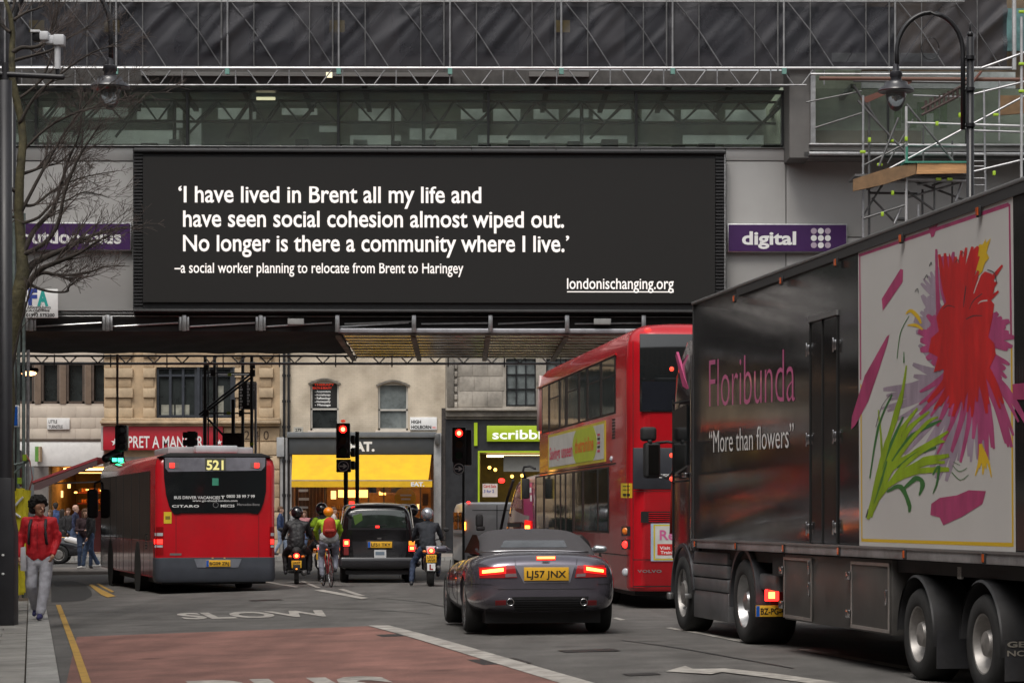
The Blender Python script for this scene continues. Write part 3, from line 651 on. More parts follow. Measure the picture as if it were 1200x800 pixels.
# recess above the glazing and grey panel strip, dim upper facade behind the sheeting
fpart(T, 'upper_wall', M('upper_facade', (.075, .072, .072), .7, var=.4, scale=.5), -160, -120, 1010, 79, .35, .5, ref=.35)
fpart(T, 'recess_wall', M('recess_grey', (.15, .145, .14), .7, var=.3), -160, 79, 940, 102, .36, .45, ref=.35)
for (u0, u1) in ((-50, 20), (165, 530), (620, 690)): fpart(T, 'recess_panel', clad, u0, 84, u1, 90, .25, .35)
for i in range(13):
    uu = -60+i*88; fpart(T, 'upper_window', gglass, uu, 8, uu+52, 62, .30, .34); fpart(T, 'upper_spandrel', M('ochre_board', (.35, .26, .06), .7, var=.3), uu+6, 24, uu+24, 38, .20, .24) if i in (1, 2, 5, 8) else None
# right hand bay: return box, upper glazing, deep ledge
fpart(T, 'bay_return', M('bay_grey', (.115, .11, .105), .5, var=.1), 918.6, 84, 942, 192, -1.0, .1, ref=0)
fpart(T, 'bay_edge', alu, 942.3, 84, 948, 178, -1.08, .1, ref=0)
MB().add([P(942.5, 178, -1), P(1400, 186, -1), P(1400, 190, -1), P(942.5, 184, -1), P(942.5, 178, 0), P(1400, 178, 0), P(1400, 186, 0), P(942.5, 184, 0)], [(0,1,2,3),(7,6,5,4),(0,4,5,1),(3,2,6,7),(1,5,6,2),(0,3,7,4)]).build('bay_soffit', M('bay_soffit', (.10, .10, .10), .6), T)
for j, (v0, v1, d, mt) in enumerate(((168, 171.5, -1.1, alu), (171.5, 178, -.95, clad), (178, 183, -1.15, alu))): fpart(T, 'bay_ledge', mt, 948.5, v0, 1400, v1, d, .1, .006)
for i in range(5): fpart(T, 'bay_pane', M('green_tinted_glass', (.5, .6, .52), .03), 950+i*92, 104, 950+i*92+90, 168, -.30, -.28); fpart(T, 'bay_mullion', mul, 950+i*92-2, 104, 950+i*92, 168, -.34, -.2)
MB().box(P(949, 0).x, P(1400, 0).x, 2.4, 2.5, P(949, 175).z, P(949, 60).z).build('bay_back_wall', gin, T)
fpart(T, 'bay_board', M('plywood_dark', (.17, .11, .07), .8, var=.3), 950, 153, 1080, 168, .1, .2); fpart(T, 'bay_white_panel', white, 1086, 133, 1094, 158, -.2, -.15)
for k in range(7): fpart(T, 'green_netting', M('green_netting', (.10, .20, .05), .9, var=.6, scale=6), 1048+k*9, 120+(k % 3)*4, 1056+k*9, 150-(k % 2)*6, .5, .55)
fpart(T, 'white_hoarding', M('hoarding', (.42, .46, .45), .6, var=.3), 1010, 84, 1190, 104, .2, .3); fpart(T, 'white_hoarding', M('hoarding', (.4, .4, .4), .6), 975, 62, 1100, 73, .15, .2)
fpart(T, 'teal_window', M('teal_glass', (.10, .20, .20), .2, var=.4), 1176, 10, 1200, 60, .1, .2); fpart(T, 'brown_wall', M('brown_wall', (.15, .11, .07), .8, var=.3), 1010, -100, 1340, 104, .5, .6)
# soffit and edge structure
sof = M('soffit_netting_black', (.022, .021, .020), .9, var=.5, scale=.8, bump=.4, bscale=6)
Xa, Xb, Xc = P(-250, 388).x, P(400, 390).x, P(1400, 390).x
ns, nx_ = 14, 60; rows = []
for j in range(ns+1):
    rows.append([(Xa+(Xb-.1-Xa)*i/nx_, .15+8.8*j/ns, zb+.10+.05*sin(i*.9+j*.7)*sin(j*1.1)) for i in range(nx_+1)])
MB().loft(rows, cap=False, closed=False).build('soffit_netting', sof, T, smooth='full', recalc=False)
cor = M('dirty_corrugated_steel', (.45, .38, .31), .34, metal=.8, var=.4, scale=2.6, dirt=1.0, stretch=(.6, 2.5, 1))
nb = 10; zc = zb-.02; rows = []
prof = [(.0, 0), (.36, 0), (.42, .14), (.94, .14)]
for k in range(nb):
    for fx, h in prof: 
        y_ = .05+(k+fx)*(8.9/nb); rows.append([(Xb+(Xc-Xb)*i/24, y_, zc+h) for i in range(25)])
MB().loft(rows, cap=False, closed=False).build('corrugated_soffit', cor, T, recalc=False)
for k in range(9):
    y0_ = .25+k*.98; MB().box(Xb+.05, Xc, y0_, y0_+.34+.06*(k % 2), zc-.035, zc-.004).build('soffit_joist', M('joist_galvanised', (.85, .76, .64), .20, metal=1.0, var=.4, scale=2.2, dirt=.85, bump=.05, bscale=3), T)  # paler than the sheet, so the colour carries the lit ribs
for uu in (396, 484, 572, 664, 752):   # bearers under the sheet, running back
    a = P(uu, 390); MB().box(a.x-.06, a.x+.06, .1, 8.9, zc-.09, zc-.037).build('bearer', M('bearer_dirty', (.30, .25, .19), .6, metal=.3, var=.5, dirt=.9, scale=2), T)
fpart(T, 'edge_rail', M('bright_rail', (.50, .50, .53), .35, metal=.5, var=.15, scale=5, dirt=.3), 396, 384.5, 1340, 391, -.22, -.04, .015)
MB().box(Xa, Xc, -.06, -.02, zb+.02, zl-.02).build('dark_edge_sheet', sof, T)
for (v0, v1, d) in ((365.6, 368.4, -.16), (369.4, 372.6, -.13)): fpart(T, 'long_rail', alu, -200, v0, 1340, v1, d-.06, d+.04, .008)
m = MB()
for i in range(18):
    uu = 36+i*89.8-2*89.8; a = P(uu, 370)
    q = fpart(T, 'edge_post', alu, uu-2.6, 369, uu+2.6, 389 if uu > 380 else 387.5, -.30, -.22, .01)
    if uu < 390:
        fpart(T, 'clamp', alu, uu-6, 371, uu-2.9, 387, -.28, -.21, .008, parent=q); fpart(T, 'clamp', alu, uu+2.9, 371, uu+6, 387, -.28, -.21, .008, parent=q)
a, b = P(-100, 381), P(396, 380); 
for i in range(6): a, b = P(38+i*89.8-90, 383.4), P(36+i*89.8-6, 378.6); MB().tube((a.x, -.12, a.z), (b.x, -.12, b.z), .022).build('loose_tube', alu, T)
for i in range(4): a, b = P(404+i*89.8, 380), P(484+i*89.8, 377+i % 2*2); MB().tube((a.x, -.12, a.z), (b.x, -.12, b.z), .022).build('loose_tube', alu, T)
for (u0, u1) in ((337, 356), (696, 716)): fpart(T, 'floodlight', M('flood_grey', (.3, .3, .29), .5), u0, 373, u1, 380, -.35, -.17, .01)
# ---- scaffold beam and sheeting above
S = Thing('scaffold_sheeting', 'dark debris netting with zigzag bracing and lattice beam wrapping the upper bridge', 'scaffolding', (0, BY, 0), BYAW)
bar = M('scaffold_tube', (.27, .27, .275), .45, metal=.5, var=.3, scale=4, dirt=.3); barl = M('scaffold_tube_bright', (.46, .46, .465), .4, metal=.4, var=.2, dirt=.2)
def SP(u, v, d=-1.2): return S.y(u, v, d)
def tube(u0, v0, u1, v1, r=.024, d=-1.2, mt=None, name='tube', parent=None, d2=None):
    a, b = SP(u0, v0, d), SP(u1, v1, d if d2 is None else d2); return MB().tube(a, b, r, n=8).build(name, mt or bar, parent or S, smooth=40)
net = bpy.data.materials.new('debris_netting'); net.use_nodes = True; N, L = net.node_tree.nodes, net.node_tree.links; b = N['Principled BSDF']
b.inputs['Base Color'].default_value = (.021, .021, .028, 1); b.inputs['Roughness'].default_value = .6; b.inputs['Specular IOR Level'].default_value = .35; b.inputs['Sheen Weight'].default_value = .2
tp = N.new('ShaderNodeBsdfTransparent'); mx = N.new('ShaderNodeMixShader'); no = N.new('ShaderNodeTexNoise'); no.inputs['Scale'].default_value = .7; no.inputs['Detail'].default_value = 6
mr = N.new('ShaderNodeMapRange'); mr.inputs[1].default_value = .3; mr.inputs[2].default_value = .7; mr.inputs[3].default_value = .74; mr.inputs[4].default_value = .95; tcn = N.new('ShaderNodeTexCoord')
L.new(tcn.outputs['Object'], no.inputs[0]); L.new(no.outputs[0], mr.inputs[0]); L.new(mr.outputs[0], mx.inputs[0]); L.new(tp.outputs[0], mx.inputs[1]); L.new(b.outputs[0], mx.inputs[2]); L.new(mx.outputs[0], N['Material Output'].inputs[0])
a, bb = SP(-200, -60, -1.12), SP(1180, 82, -1.12); nx_, nz_ = 320, 70; rows = []
from mathutils import noise as MN
for j in range(nz_+1):
    r_ = []
    for i in range(nx_+1):
        x = a.x+(bb.x-a.x)*i/nx_; z = bb.z+(a.z-bb.z)*j/nz_
        # slack folds running up to the right, vertical creases between ties
        f1 = MN.noise(Vector(((x-z*1.0)*1.1, z*.25, 1))); f2 = MN.noise(Vector((x*3.0, z*.5, 7))); f3 = MN.noise(Vector(((x-z*.8)*3.2, z*.6, 4)))
        d = .20*max(0, .3-abs(f1))/.3*(.25+1.1*max(0, MN.noise(Vector((x*.3, z*.3, 9))))) + .025*f2+.09*abs(f3)
        r_.append((x, -1.08-d*min(1, (z-bb.z)*1.5+.15), z))
    rows.append(r_)
MB().loft(rows, cap=False, closed=False).build('debris_netting', net, S, smooth='full', recalc=False)
dzl = lambda u: (u-600)*.0
for (v0, r_, mt) in ((80, .034, barl), (100, .024, bar), (2, .02, bar)): tube(-200, v0, 1130 if v0 < 50 else (1190 if v0 == 80 else 945), v0, r_, mt=mt, name='ledger')
i = 0; u = -150
while u < 930:      # lattice of the beam: V members and posts
    tube(u, 80.5, u+14, 99.5, .016, name='lattice_bar'); tube(u+14+10, 99.5, u+14+24, 80.5, .016, name='lattice_bar'); tube(u+50, 80.5, u+50, 99.5, .016, name='lattice_bar'); u += 62.7
bar2 = M('brace_grey', (.16, .16, .165), .5, metal=.4, var=.4, scale=3); bar3 = M('brace_dim', (.10, .10, .105), .6, metal=.3, var=.4, scale=3); k_ = 0  # two greys set lit braces apart from faint ones
u = -125.6
while u < 1160:     # zigzag bracing in two rows, standards
    bm_ = [bar2, bar3][k_ % 2]; tube(u+5, 2, u+32, 36, .014, mt=bm_, name='brace'); tube(u+60, 2, u+32, 36, .014, mt=bar3, name='brace', d=-1.02); tube(u+32, 36, u+59, 78, .014, mt=bm_, name='brace'); tube(u+32, 36, u+6, 78, .013, mt=[bar3, bar2][k_ % 3 == 0], name='brace', d=-1.02); k_ += 1
    tube(u+32, -50, u+32, 79, .014, mt=dsteel, name='standard'); 
    if int((u+125.6)/62.7) % 2 == 0: tube(u+1, -50, u+1, 79, .024, mt=bar, name='standard'); tube(u-6, -50, u-6, 84, .02, mt=dsteel, name='standard'); c = SP(u+1, 84); MB().box(c.x-.05, c.x+.05, -1.28, -1.18, c.z-.07, c.z+.07).build('coupler', M('teal_coupler', (.15, .3, .26), .5, metal=.3), S)
    u += 65.2
# ---- big LED screen
B = Thing('led_billboard', 'long black LED billboard showing white lettering across the bridge', 'billboard', (0, BY, 0), BYAW)
def bb_(name, mt, u0, v0, u1, v1, y0, y1, bev=0, parent=None): return fpart(B, name, mt, u0, v0, u1, v1, y0, y1, bev, parent)
lou = M('louvre_black', (.016, .016, .017), .5, var=.2)
cas = bb_('casing', lou, 156, 176, 850, 367.5, -.30, -.02)
for (u0, u1) in ((156.4, 167), (838.6, 849.6)):
    m = MB()
    for k in range(48): fbox(B, m, u0, 180+k*3.9, u1, 182.2+k*3.9, -.36, -.31)
    m.build('louvre', lou, B, kind='stuff')
bb_('frame_rail', lou, 155.5, 174.8, 850.5, 180, -.44, -.31, .01); bb_('frame_rail', M('frame_dark', (.05, .05, .05), .5), 155.5, 362, 850.5, 366, -.44, -.31, .01)
bb_('frame_edge', alu, 848.8, 176, 850.4, 366, -.375, -.31)
scr = M('led_screen_face', (.009, .0085, .008), .6, spec=.25, var=.0, emit=(.030, .028, .0265), es=.16)
bb_('screen', scr, 167.5, 184, 838, 355, -.40, -.31)
led = E('led_white', (1, .93, .88), .52)
for st, u0, u1, v, cap_ in (("\u2018I have lived in Brent all my life and", 209, 564, 236.8, 18), ("have seen social cohesion almost wiped out.", 214.5, 661, 265.4, 18), ("No longer is there a community where I live.\u2019", 214.5, 667, 294, 18), ("\u2013a social worker planning to relocate from Brent to Haringey", 204.5, 543, 319.5, 11.3), ("londonischanging.org", 664.5, 789.5, 338.4, 12)):
    p, q_ = B.y(u0, v, -.406), B.y(u1, v, -.406); words('led_lettering', st, led, B, p, (1, 0, 0), (0, 0, 1), q_.x-p.x, cap_*1.07*(BY-.4)/F, bold=.015 if cap_ > 13 else .008, xh=1.13)
p, q_ = B.y(664.5, 341.8, -.406), B.y(789.5, 341.8, -.406); MB().box(p.x, q_.x, -.408, -.404, p.z-.012, p.z+.012).build('underline', led, B)
# ---- purple signs
pur = M('purple_sign_face', (.048, .014, .085), .35, var=.05, coat=.2)
def purple(u0, u1, st, tu0, tu1, label, v0=262, v1=296):
    s_ = Thing('company_sign', label, 'sign', (0, BY, 0), BYAW)
    fpart(s_, 'frame', alu, u0, v0, u1, v1, -.16, -.02, .01); fpart(s_, 'face', pur, u0+1.4, v0+1.4, u1-1.4, v1-1.4, -.175, -.158)
    a, b = s_.y(tu0, v0+24.2, -.18), s_.y(tu1, v0+24.2, -.18); text('lettering', st, wprint, s_, a, (1, 0, 0), (0, 0, 1), b.x-a.x, .31, bold=.03); return s_
s_ = purple(852.5, 993, "digital", 869.5, 933, 'purple sign reading digital with nine dots right of the big screen')
dim = M('dot_dim', (.42, .34, .42), .4, var=0); 
for i in range(3):
    for j in range(3):
        c = s_.y(953.7+8.2*i, 270.7+8.3*j, -.18); MB().lathe([(.001, 0), (.07, 0), (.07, -.006), (.001, -.006)], (c.x, -.176, c.z), 'y', 20, cap=True).build('dot', wprint if (i == 1 or j == 1) else dim, s_)
purple(12, 154, "outdoorplus", 24, 142, 'purple company name sign left of the big screen behind bare branches', 260.5, 294)
s_ = Thing('scaffolder_board', 'small white board with blue and green capitals under the left purple sign', 'sign', (0, BY, 0), BYAW)
bd = fpart(s_, 'board', white, 29, 338.5, 68, 372.5, -.42, -.38, .02)
blu = M('blue_print', (.01, .10, .42), .5, var=0); tea = M('teal_print', (.02, .34, .30), .5, var=0)
text('letter_f', "F", blu, bd, s_.y(33, 356.5, -.425), (1, 0, 0), (0, 0, 1), .21, .36, bold=.05); text('letter_a', "A", tea, bd, s_.y(43.5, 357.5, -.425), (1, 0, 0), (0, 0, 1), .26, .36, bold=.05)
text('lettering', "SCAFFOLDING", ink, bd, s_.y(33, 361.6, -.425), (1, 0, 0), (0, 0, 1), .52, .05); text('lettering', "ACCESS", ink, bd, s_.y(33, 365, -.425), (1, 0, 0), (0, 0, 1), .5, .05); text('lettering', "01992 575200", ink, bd, s_.y(30.5, 370.8, -.425), (1, 0, 0), (0, 0, 1), .66, .075, bold=.03)
# ---- lattice beam on the far side and tower under it
LB = Thing('lattice_beam', 'thin steel ladder beam hung along the far underside of the bridge', 'scaffolding', (0, BY+9, 0), BYAW)
def LP(u, v, d=.3): return LB.y(u, v, d)
a, b = LP(-200, 417), LP(1300, 417); MB().tube(a, b, .03).build('chord', dsteel, LB); a, b = LP(-200, 426), LP(1300, 426); MB().tube(a, b, .035).build('chord', alu, LB)
u = -190; k = 0
while u < 1290:
    mt = barl if k % 3 else dsteel
    MB().path([LP(u, 417.5), LP(u+8, 425.5), LP(u+16, 417.5)], .022).build('lattice_bar', mt, LB)
    if k % 2: a = LP(u+23, 415); b = LP(u+23, 430); MB().tube(a, b, .018).build('lattice_post', dsteel, LB)
    u += 44.5/1.35; k += 1
TW = Thing('scaffold_tower', 'thin dark scaffold tower standing behind the single deck bus', 'scaffolding', (0, 68, g(-7.5, 68)))
def TP(u, v, d=0): return TW.y(u, v, d)
def tw(u0, v0, u1, v1, r=.03, d=0, d1=None, mt=None): return MB().tube(TP(u0, v0, d), TP(u1, v1, d if d1 is None else d1), r).build('tube', mt or black, TW, smooth=40)
for uu, vb, d in ((240.5, 650, 0), (251.5, 650, 1), (284.5, 650, 1), (295, 650, 0)): tw(uu, 416, uu, vb, .045, d)
for uu in (244, 254.5): tw(uu, 425, uu, 650, .02, .5)
tw(299.5, 448, 299.5, 650, .035, .2, mt=M('grey_tube', (.4, .4, .4), .5)); tw(239, 463, 239, 560, .03, .2, mt=M('grey_tube', (.4, .4, .4), .5))
tw(236, 487, 297, 440, .03); tw(233, 485.5, 294, 438, .03, .1); tw(243, 490, 262, 510, .03); tw(240, 437, 296, 437, .02); tw(243, 439, 294, 439, .025, .6, mt=barl); tw(238, 484, 296, 484, .022)
for uu, vv in ((243, 430), (243, 484), (297, 428), (297, 437), (251, 437), (284, 484)): c = TP(uu-1, vv, -.03); MB().box(c.x-.07, c.x+.07, -.1, .04, c.z-.09, c.z+.09).build('coupler', black, TW)
for uu, vv in ((269, 439), (295, 520), (268, 484)): c = TP(uu, vv, -.05); MB().box(c.x-.05, c.x+.05, -.09, -.03, c.z-.04, c.z+.04).build('tape', tape, TW)
q = Thing('vertical_banner', 'narrow black banner with white upright marks tied to the scaffold tower', 'sign', (0, 68.6, g(-7.5, 68)))
fpart(q, 'banner', ink, 279.5, 447, 300, 479.5, 0, .03)
for uu, v0, n_ in ((281, 448, 9), (289.5, 447.5, 8), (297.5, 448, 3)):
    for k in range(n_): fpart(q, 'mark', wprint, uu, v0+k*3.5, uu+(2.2 if k % 2 else 3.2), v0+k*3.5+2.4, -.01, -.003)
q = Thing('no_right_turn_sign', 'square dark sign with circle and slash beside the scaffold tower', 'sign', (0, 66, g(-7.4, 66)))
fpart(q, 'panel', M('sign_back_brown', (.035, .03, .027), .6), 260.5, 507, 286, 531, 0, .04, .01)
c = q.y(272.7, 518.8, -.01); MB().lathe([(.20, 0), (.24, 0), (.24, -.02), (.20, -.02), (.20, 0)], (c.x, -.005, c.z), 'y', 32).build('ring', ink, q)
MB().prism([(c.x-.16, c.z+.13), (c.x-.13, c.z+.16), (c.x+.16, c.z-.13), (c.x+.13, c.z-.16)], -.025, -.004).build('slash', ink, q)
a, b = q.y(273.3, 468, .1), q.y(273.3, 700, .1); MB().tube((a.x, .1, a.z), (a.x, .1, 0), .05).build('post', ink, q)
# ================================================================ STREET FURNITURE
def base(u, Y): 
    X = (u-CU)*Y/F; return (X, Y, g(X, Y))
KH = .12   # kerb height
def lantern(T, c, r, k=1.0):      # c: top of the lantern neck (local)
    m = MB(); m.lathe([(.02, .12), (.05, .10), (.06, 0), (.34*r, -.02*k), (.36*r, -.09*k), (.30*r, -.11*k), (.30*r, -.17*k), (.62*r, -.20*k), (.66*r, -.25*k), (.95*r, -.31*k), (1.0*r, -.345*k), (.96*r, -.36*k), (.5*r, -.33*k), (.02, -.33*k)], c, 'z', 28)
    h = m.build('lantern_hood', M('lantern_black', (.03, .03, .036), .35, var=.2, coat=.3), T, smooth=50)
    gb = MB(); gb.lathe([(.56*r, -.35*k), (.56*r, -.42*k), (.5*r, -.52*k), (.36*r, -.62*k), (.15*r, -.68*k), (.01, -.69*k)], c, 'z', 24)
    gb.build('glass_bowl', M('lamp_bowl_glass', (.38, .40, .40), .12, trans=.85, var=0), h, smooth='full')
    MB().ball((c[0], c[1], c[2]-.46*k), .025, .025, .05, 10, 6).build('bulb', M('bulb_off', (.4, .4, .38), .3, var=0), h, smooth='full')
# right swan-neck lamp
Yr = 42.0; X, Y, Z = base(1137, Yr); T = Thing('street_lamp', 'black swan neck street lamp rising behind the black lorry trailer', 'street lamp', (X, Y, Z))
L0 = lambda u, v, d=0: T.y(u, v, d)
top = L0(1137, 44); m = MB(); m.path([(0, 0, 0), (0, 0, 3), (0, 0, top.z)], [.085, .07, .062], 14); m.build('column', black, T, smooth='full')
m = MB(); m.lathe([(.16, 0), (.16, .9), (.12, 1.0), (.085, 1.05)], (0, 0, 0), 'z', 16); m.build('column_base', black, T, smooth=40)
m = MB(); m.ball((0, 0, top.z+.05), .055, .055, .055, 12, 8); m.ball((0, 0, top.z+.16), .02, .02, .10, 8, 6); m.build('finial', black, T, smooth='full')
c0, c1 = L0(1128.5, 152), L0(1128.5, 66); r_ = (1128.5-1051)/2*Yr/F; cc = L0(1128.5-38.75, 62)
pts = [c0, (c1.x, 0, c1.z)]+[(cc.x+r_*cos(t), 0, cc.z+r_*1.2*sin(t)) for t in [pi*k/18 for k in range(0, 19)]]; e_ = L0(1051, 84); pts.append((e_.x, 0, e_.z))
MB().path(pts, .04, 12).build('swan_neck', black, T, smooth='full')
m = MB(); 
for vv in (68, 105, 147): a, b = L0(1128.5, vv), L0(1137, vv); m.tube(a, b, .03); m.lathe([(.085, -.03), (.085, .03)], (0, 0, b.z), 'z', 14, True)
m.build('bracket', black, T, smooth=40)
rc = L0(1090, 57); m = MB(); m.path([(rc.x+.15*cos(t), 0, rc.z+.19*sin(t)) for t in [2*pi*k/24 for k in range(25)]], .008, 6); m.build('scroll_ring', black, T, smooth='full')
e2 = L0(1050, 83); lantern(T, (e2.x, 0, e2.z), .31, 1.0)
# left swan-neck lamp
Yl = 41.5; X, Y, Z = base(15, Yl); T = Thing('street_lamp', 'black swan neck street lamp above the bare tree on the left pavement', 'street lamp', (X, Y, Z+KH))
top = T.y(15, 6); m = MB(); m.path([(0, 0, 0), (0, 0, 3), (0, 0, top.z)], [.085, .065, .05], 12); m.build('column', black, T, smooth='full')
m = MB(); m.ball((0, 0, top.z+.03), .05, .05, .05); m.ball((0, 0, top.z+.13), .02, .02, .09); m.build('finial', black, T, smooth='full')
r_ = (130-15)/2*Yl/F; cc = T.y(72.5, 38); pts = [T.y(15, 85), T.y(15, 50)]+[(cc.x-r_*cos(t), 0, cc.z+r_*1.15*sin(t)) for t in [pi*k/18 for k in range(0, 19)]]+[T.y(130, 76)]
MB().path(pts, .04, 12).build('swan_neck', black, T, smooth='full')
e2 = T.y(129, 76); lantern(T, (e2.x, 0, e2.z), .335, 1.1)
# camera column with wide black base
X, Y, Z = base(6, 34.3); T = Thing('camera_column', 'wide black column with square base carrying a white surveillance camera arm', 'pole', (X, Y, Z+KH))
colm = M('column_charcoal', (.022, .022, .026), .45, var=.2, scale=3, dirt=.2)
t1 = T.y(0, 95).z; MB().path([(0, 0, 0), (0, 0, 1.9), (0, 0, t1)], [.1, .1, .095], 20).build('column', colm, T, smooth='full')
m = MB(); zb_ = T.y(0, 622).z; zt_ = T.y(0, 598).z
def sq(h, z): return [(-h, -h, z), (h, -h, z), (h, h, z), (-h, h, z)]
m.loft([sq(.155, -.02), sq(.155, zb_), sq(.11, zt_), sq(.105, T.y(0, 560).z)]); m.build('column_base', colm, T, bevel=.012)
for vv in (650, 672): c = T.y(3.5, vv, -.156); MB().ball((c.x, -.158, c.z), .02, .006, .016, 8, 5).build('paint_fleck', wprint, T)
m = MB(); a, b = T.y(-20, 86), T.y(73, 90.5); m.tube(a, b, .04, n=12); m.ball(b, .042, .042, .042); m.build('camera_arm', colm, T, smooth=50)
MB().path([(0, 0, t1), (0, 0, t1+.25)], .05, 12).build('arm_post', colm, T, smooth=40)
s0, s1 = T.y(67.5, 88), T.y(67.5, 54); cw = M('camera_white', (.55, .56, .58), .4, var=.06)
m = MB(); m.tube((s0.x, 0, s0.z), (s0.x, 0, s0.z+.1), .03); m.build('camera_collar', black, T)
h_ = MB(); h_.tube((s0.x, 0, s0.z+.08), (s1.x, 0, s1.z), .043, n=14); hd = h_.build('camera_mast', cw, T, smooth=40)
def tb(name, mt, u0, v0, u1, v1, y0, y1, bv=.008, p=None): 
    a, b = T.y(u0, v0), T.y(u1, v1); return MB().box(a.x, b.x, y0, y1, b.z, a.z).build(name, mt, p or T, bevel=bv)
tb('camera_head', cw, 63.5, 41.5, 76, 54, -.08, .08, .015); tb('camera_housing', cw, 47.5, 38, 58, 48.5, -.10, .12, .02); tb('camera_body', cw, 54, 42, 64, 52, -.05, .05); tb('camera_lens', black, 39, 38.5, 47.4, 49, -.06, .06, .01); tb('camera_hood', cw, 37, 36.5, 48, 39.4, -.09, .09, .005)
# blue square sign and scaffold poles with yellow foam
PG = Thing('scaffold_poles', 'upright scaffold poles with yellow foam padding beside the black column', 'scaffolding', (base(24, 40)[0], 40, base(24, 40)[2]+KH))
def pg(u0, v0, u1, v1, r, mt, d=0, name='pole'): return MB().tube(PG.y(u0, v0, d), PG.y(u1, v1, d), r, n=10).build(name, mt, PG, smooth=40)
gp_ = M('pole_grey_green', (.17, .21, .20), .5, metal=.3, var=.4, scale=4); foam = M('yellow_foam', (.72, .62, .03), .8, var=.15, scale=5, bump=.3, bscale=20)
for u0, u1, d in ((16.5, 15, 0), (22.5, 20.5, .3), (28, 27.5, .1), (33, 32, .7)): pg(u0, 250 if d != .7 else 410, u1, 700, .028, gp_ if d < .5 else steel, d)
for (u0, v0, u1, v1) in ((10, 560, 34, 538), (12, 585, 30, 590), (14, 545, 32, 541)): pg(u0, v0, u1, v1, .02, gp_, -.05)
for u0, v0, u1, v1, r in ((15.5, 575, 14.8, 694, .06), (24, 572, 22, 660, .07), (30, 575, 26, 694, .055), (20, 585, 28, 573, .05), (33, 574, 30, 600, .05), (19, 655, 21, 697, .055), (27, 660, 24.5, 696, .05)): pg(u0, v0, u1, v1, r, foam, -.08, 'foam_sleeve')
for u0, v0, u1, v1 in ((16, 600, 24, 606), (18, 592, 27, 582), (13, 640, 17, 630), (22, 628, 26, 616)): pg(u0, v0, u1, v1, .018, wprint, -.16, 'tie_wrap')
for uu, vv in ((13.2, 563), (22.8, 563), (29, 536)): c = PG.y(uu, vv, -.1); MB().box(c.x-.03, c.x+.03, -.13, -.03, c.z-.05, c.z+.05).build('tape', tape, PG)
hose = MB(); hose.path([PG.y(30, 532, -.1), PG.y(35, 540, -.1), PG.y(38, 560, -.1), PG.y(34, 576, -.1)], .012, 6); hose.build('hose', M('pink_hose', (.4, .12, .10), .5), PG, smooth='full')
c = base(17, 39.5); q = Thing('parking_sign', 'small blue rectangular sign with white edge on the left poles', 'sign', (c[0], 39.4, c[2]+KH))
fpart(q, 'plate', white, 10.5, 474.5, 22.5, 500, -.03, 0, .01); fpart(q, 'blue_face', M('sign_blue', (.01, .10, .45), .35, var=.05), 11, 476, 20.5, 498.5, -.036, -.03)
a, b = q.y(8.5, 470), q.y(8.5, 640); MB().tube((a.x, 0, a.z), (a.x, 0, 0), .03).build('post', steel, q)
# traffic lights
def head(T, cx, v0, Yp, lit, facing=0, n=3):      # signal head whose top is at pixel v0
    s_ = .30; z1 = T.y(cx, v0).z; x = T.y(cx, v0).x; out = []
    hm = MB(); hm.box(x-.19, x+.19, -.02, .16, z1-n*s_-.05, z1); b_ = hm.build('signal_box', black, T, bevel=.03)
    for k in range(n):
        zc = z1-.17-k*s_; on = (k == lit); col = [(1, .10, .03), (1, .5, .03), (.05, 1, .45)][k % 3]
        if on: MB().lathe([(.001, 0), (.055, 0)], (x, -.030, zc), 'y', 20).build('lens_core', E('signal_red_core', (1, .22, .08), 6.), b_)
        MB().lathe([(.001, 0), (.10, 0)], (x, -.024, zc), 'y', 20).build('lens', E('signal_red', (1, .012, .008), 3.5) if on else M('lens_off%d' % k, [(.08, .006, .005), (.09, .035, .004), (.005, .05, .02)][k], .15, var=0), b_)
        hd_ = MB(); R_ = []; 
        for dy in (-.02, -.20): R_.append([(x+.125*cos(t), dy, zc+.125*sin(t)) for t in [radians(-25)+radians(230)*i/14 for i in range(15)]])
        hd_.loft(R_, cap=False, closed=False); hd_.build('visor', matt, b_, smooth='full')
    return x, z1
def arrow_sign(T, cx, cv):
    c = T.y(cx, cv, -.03); q = MB().lathe([(.001, 0), (.165, 0), (.165, .03), (.001, .03)], (c.x, -.05, c.z), 'y', 24, True).build('arrow_roundel', M('roundel_dark', (.02, .03, .05), .4), T)
    MB().lathe([(.125, 0), (.145, 0)], (c.x, -.055, c.z), 'y', 28).build('ring', wprint, q)
    a = .105; MB().prism([(c.x-a, c.z-.018), (c.x+.01, c.z-.018), (c.x+.01-.03, c.z-.062), (c.x+.02, c.z-.062), (c.x+a, c.z), (c.x+.02, c.z+.062), (c.x-.02, c.z+.062), (c.x+.01, c.z+.018), (c.x-a, c.z+.018)], -.058, -.0555).build('arrow', wprint, q)
Yt = 67.0
X, Y, Z = base(404, Yt); T = Thing('traffic_light', 'traffic light showing red above white arrow in front of the yellow awning', 'traffic light', (X, Y, Z))
x, z1 = head(T, 402, 495.5, Yt, 0); arrow_sign(T, 402.5, 546); fpart(T, 'arrow_box', black, 394, 538, 411, 553, -.02, .14, .02)
a = T.y(405, 553); MB().tube((a.x, .1, 0), (a.x, .1, a.z), .06, n=12).build('post', matt, T, smooth=40); a = T.y(417.5, 505); MB().tube((a.x, .4, 0), (a.x, .4, a.z), .055, n=12).build('post', matt, T, smooth=40)
a = T.y(402, 493); MB().ball((a.x, .05, a.z), .07, .06, .04).build('top_glow', E('signal_top_glow', (1, .1, .05), .4), T)  # cap glows faintly red though no lamp sits in it
for vv in (515, 530, 545): a, b = T.y(411, vv, .3), T.y(418, vv, .3); MB().box(a.x, a.x+.12, .2, .4, a.z-.12, a.z+.12).build('side_signal', black, T, bevel=.03)
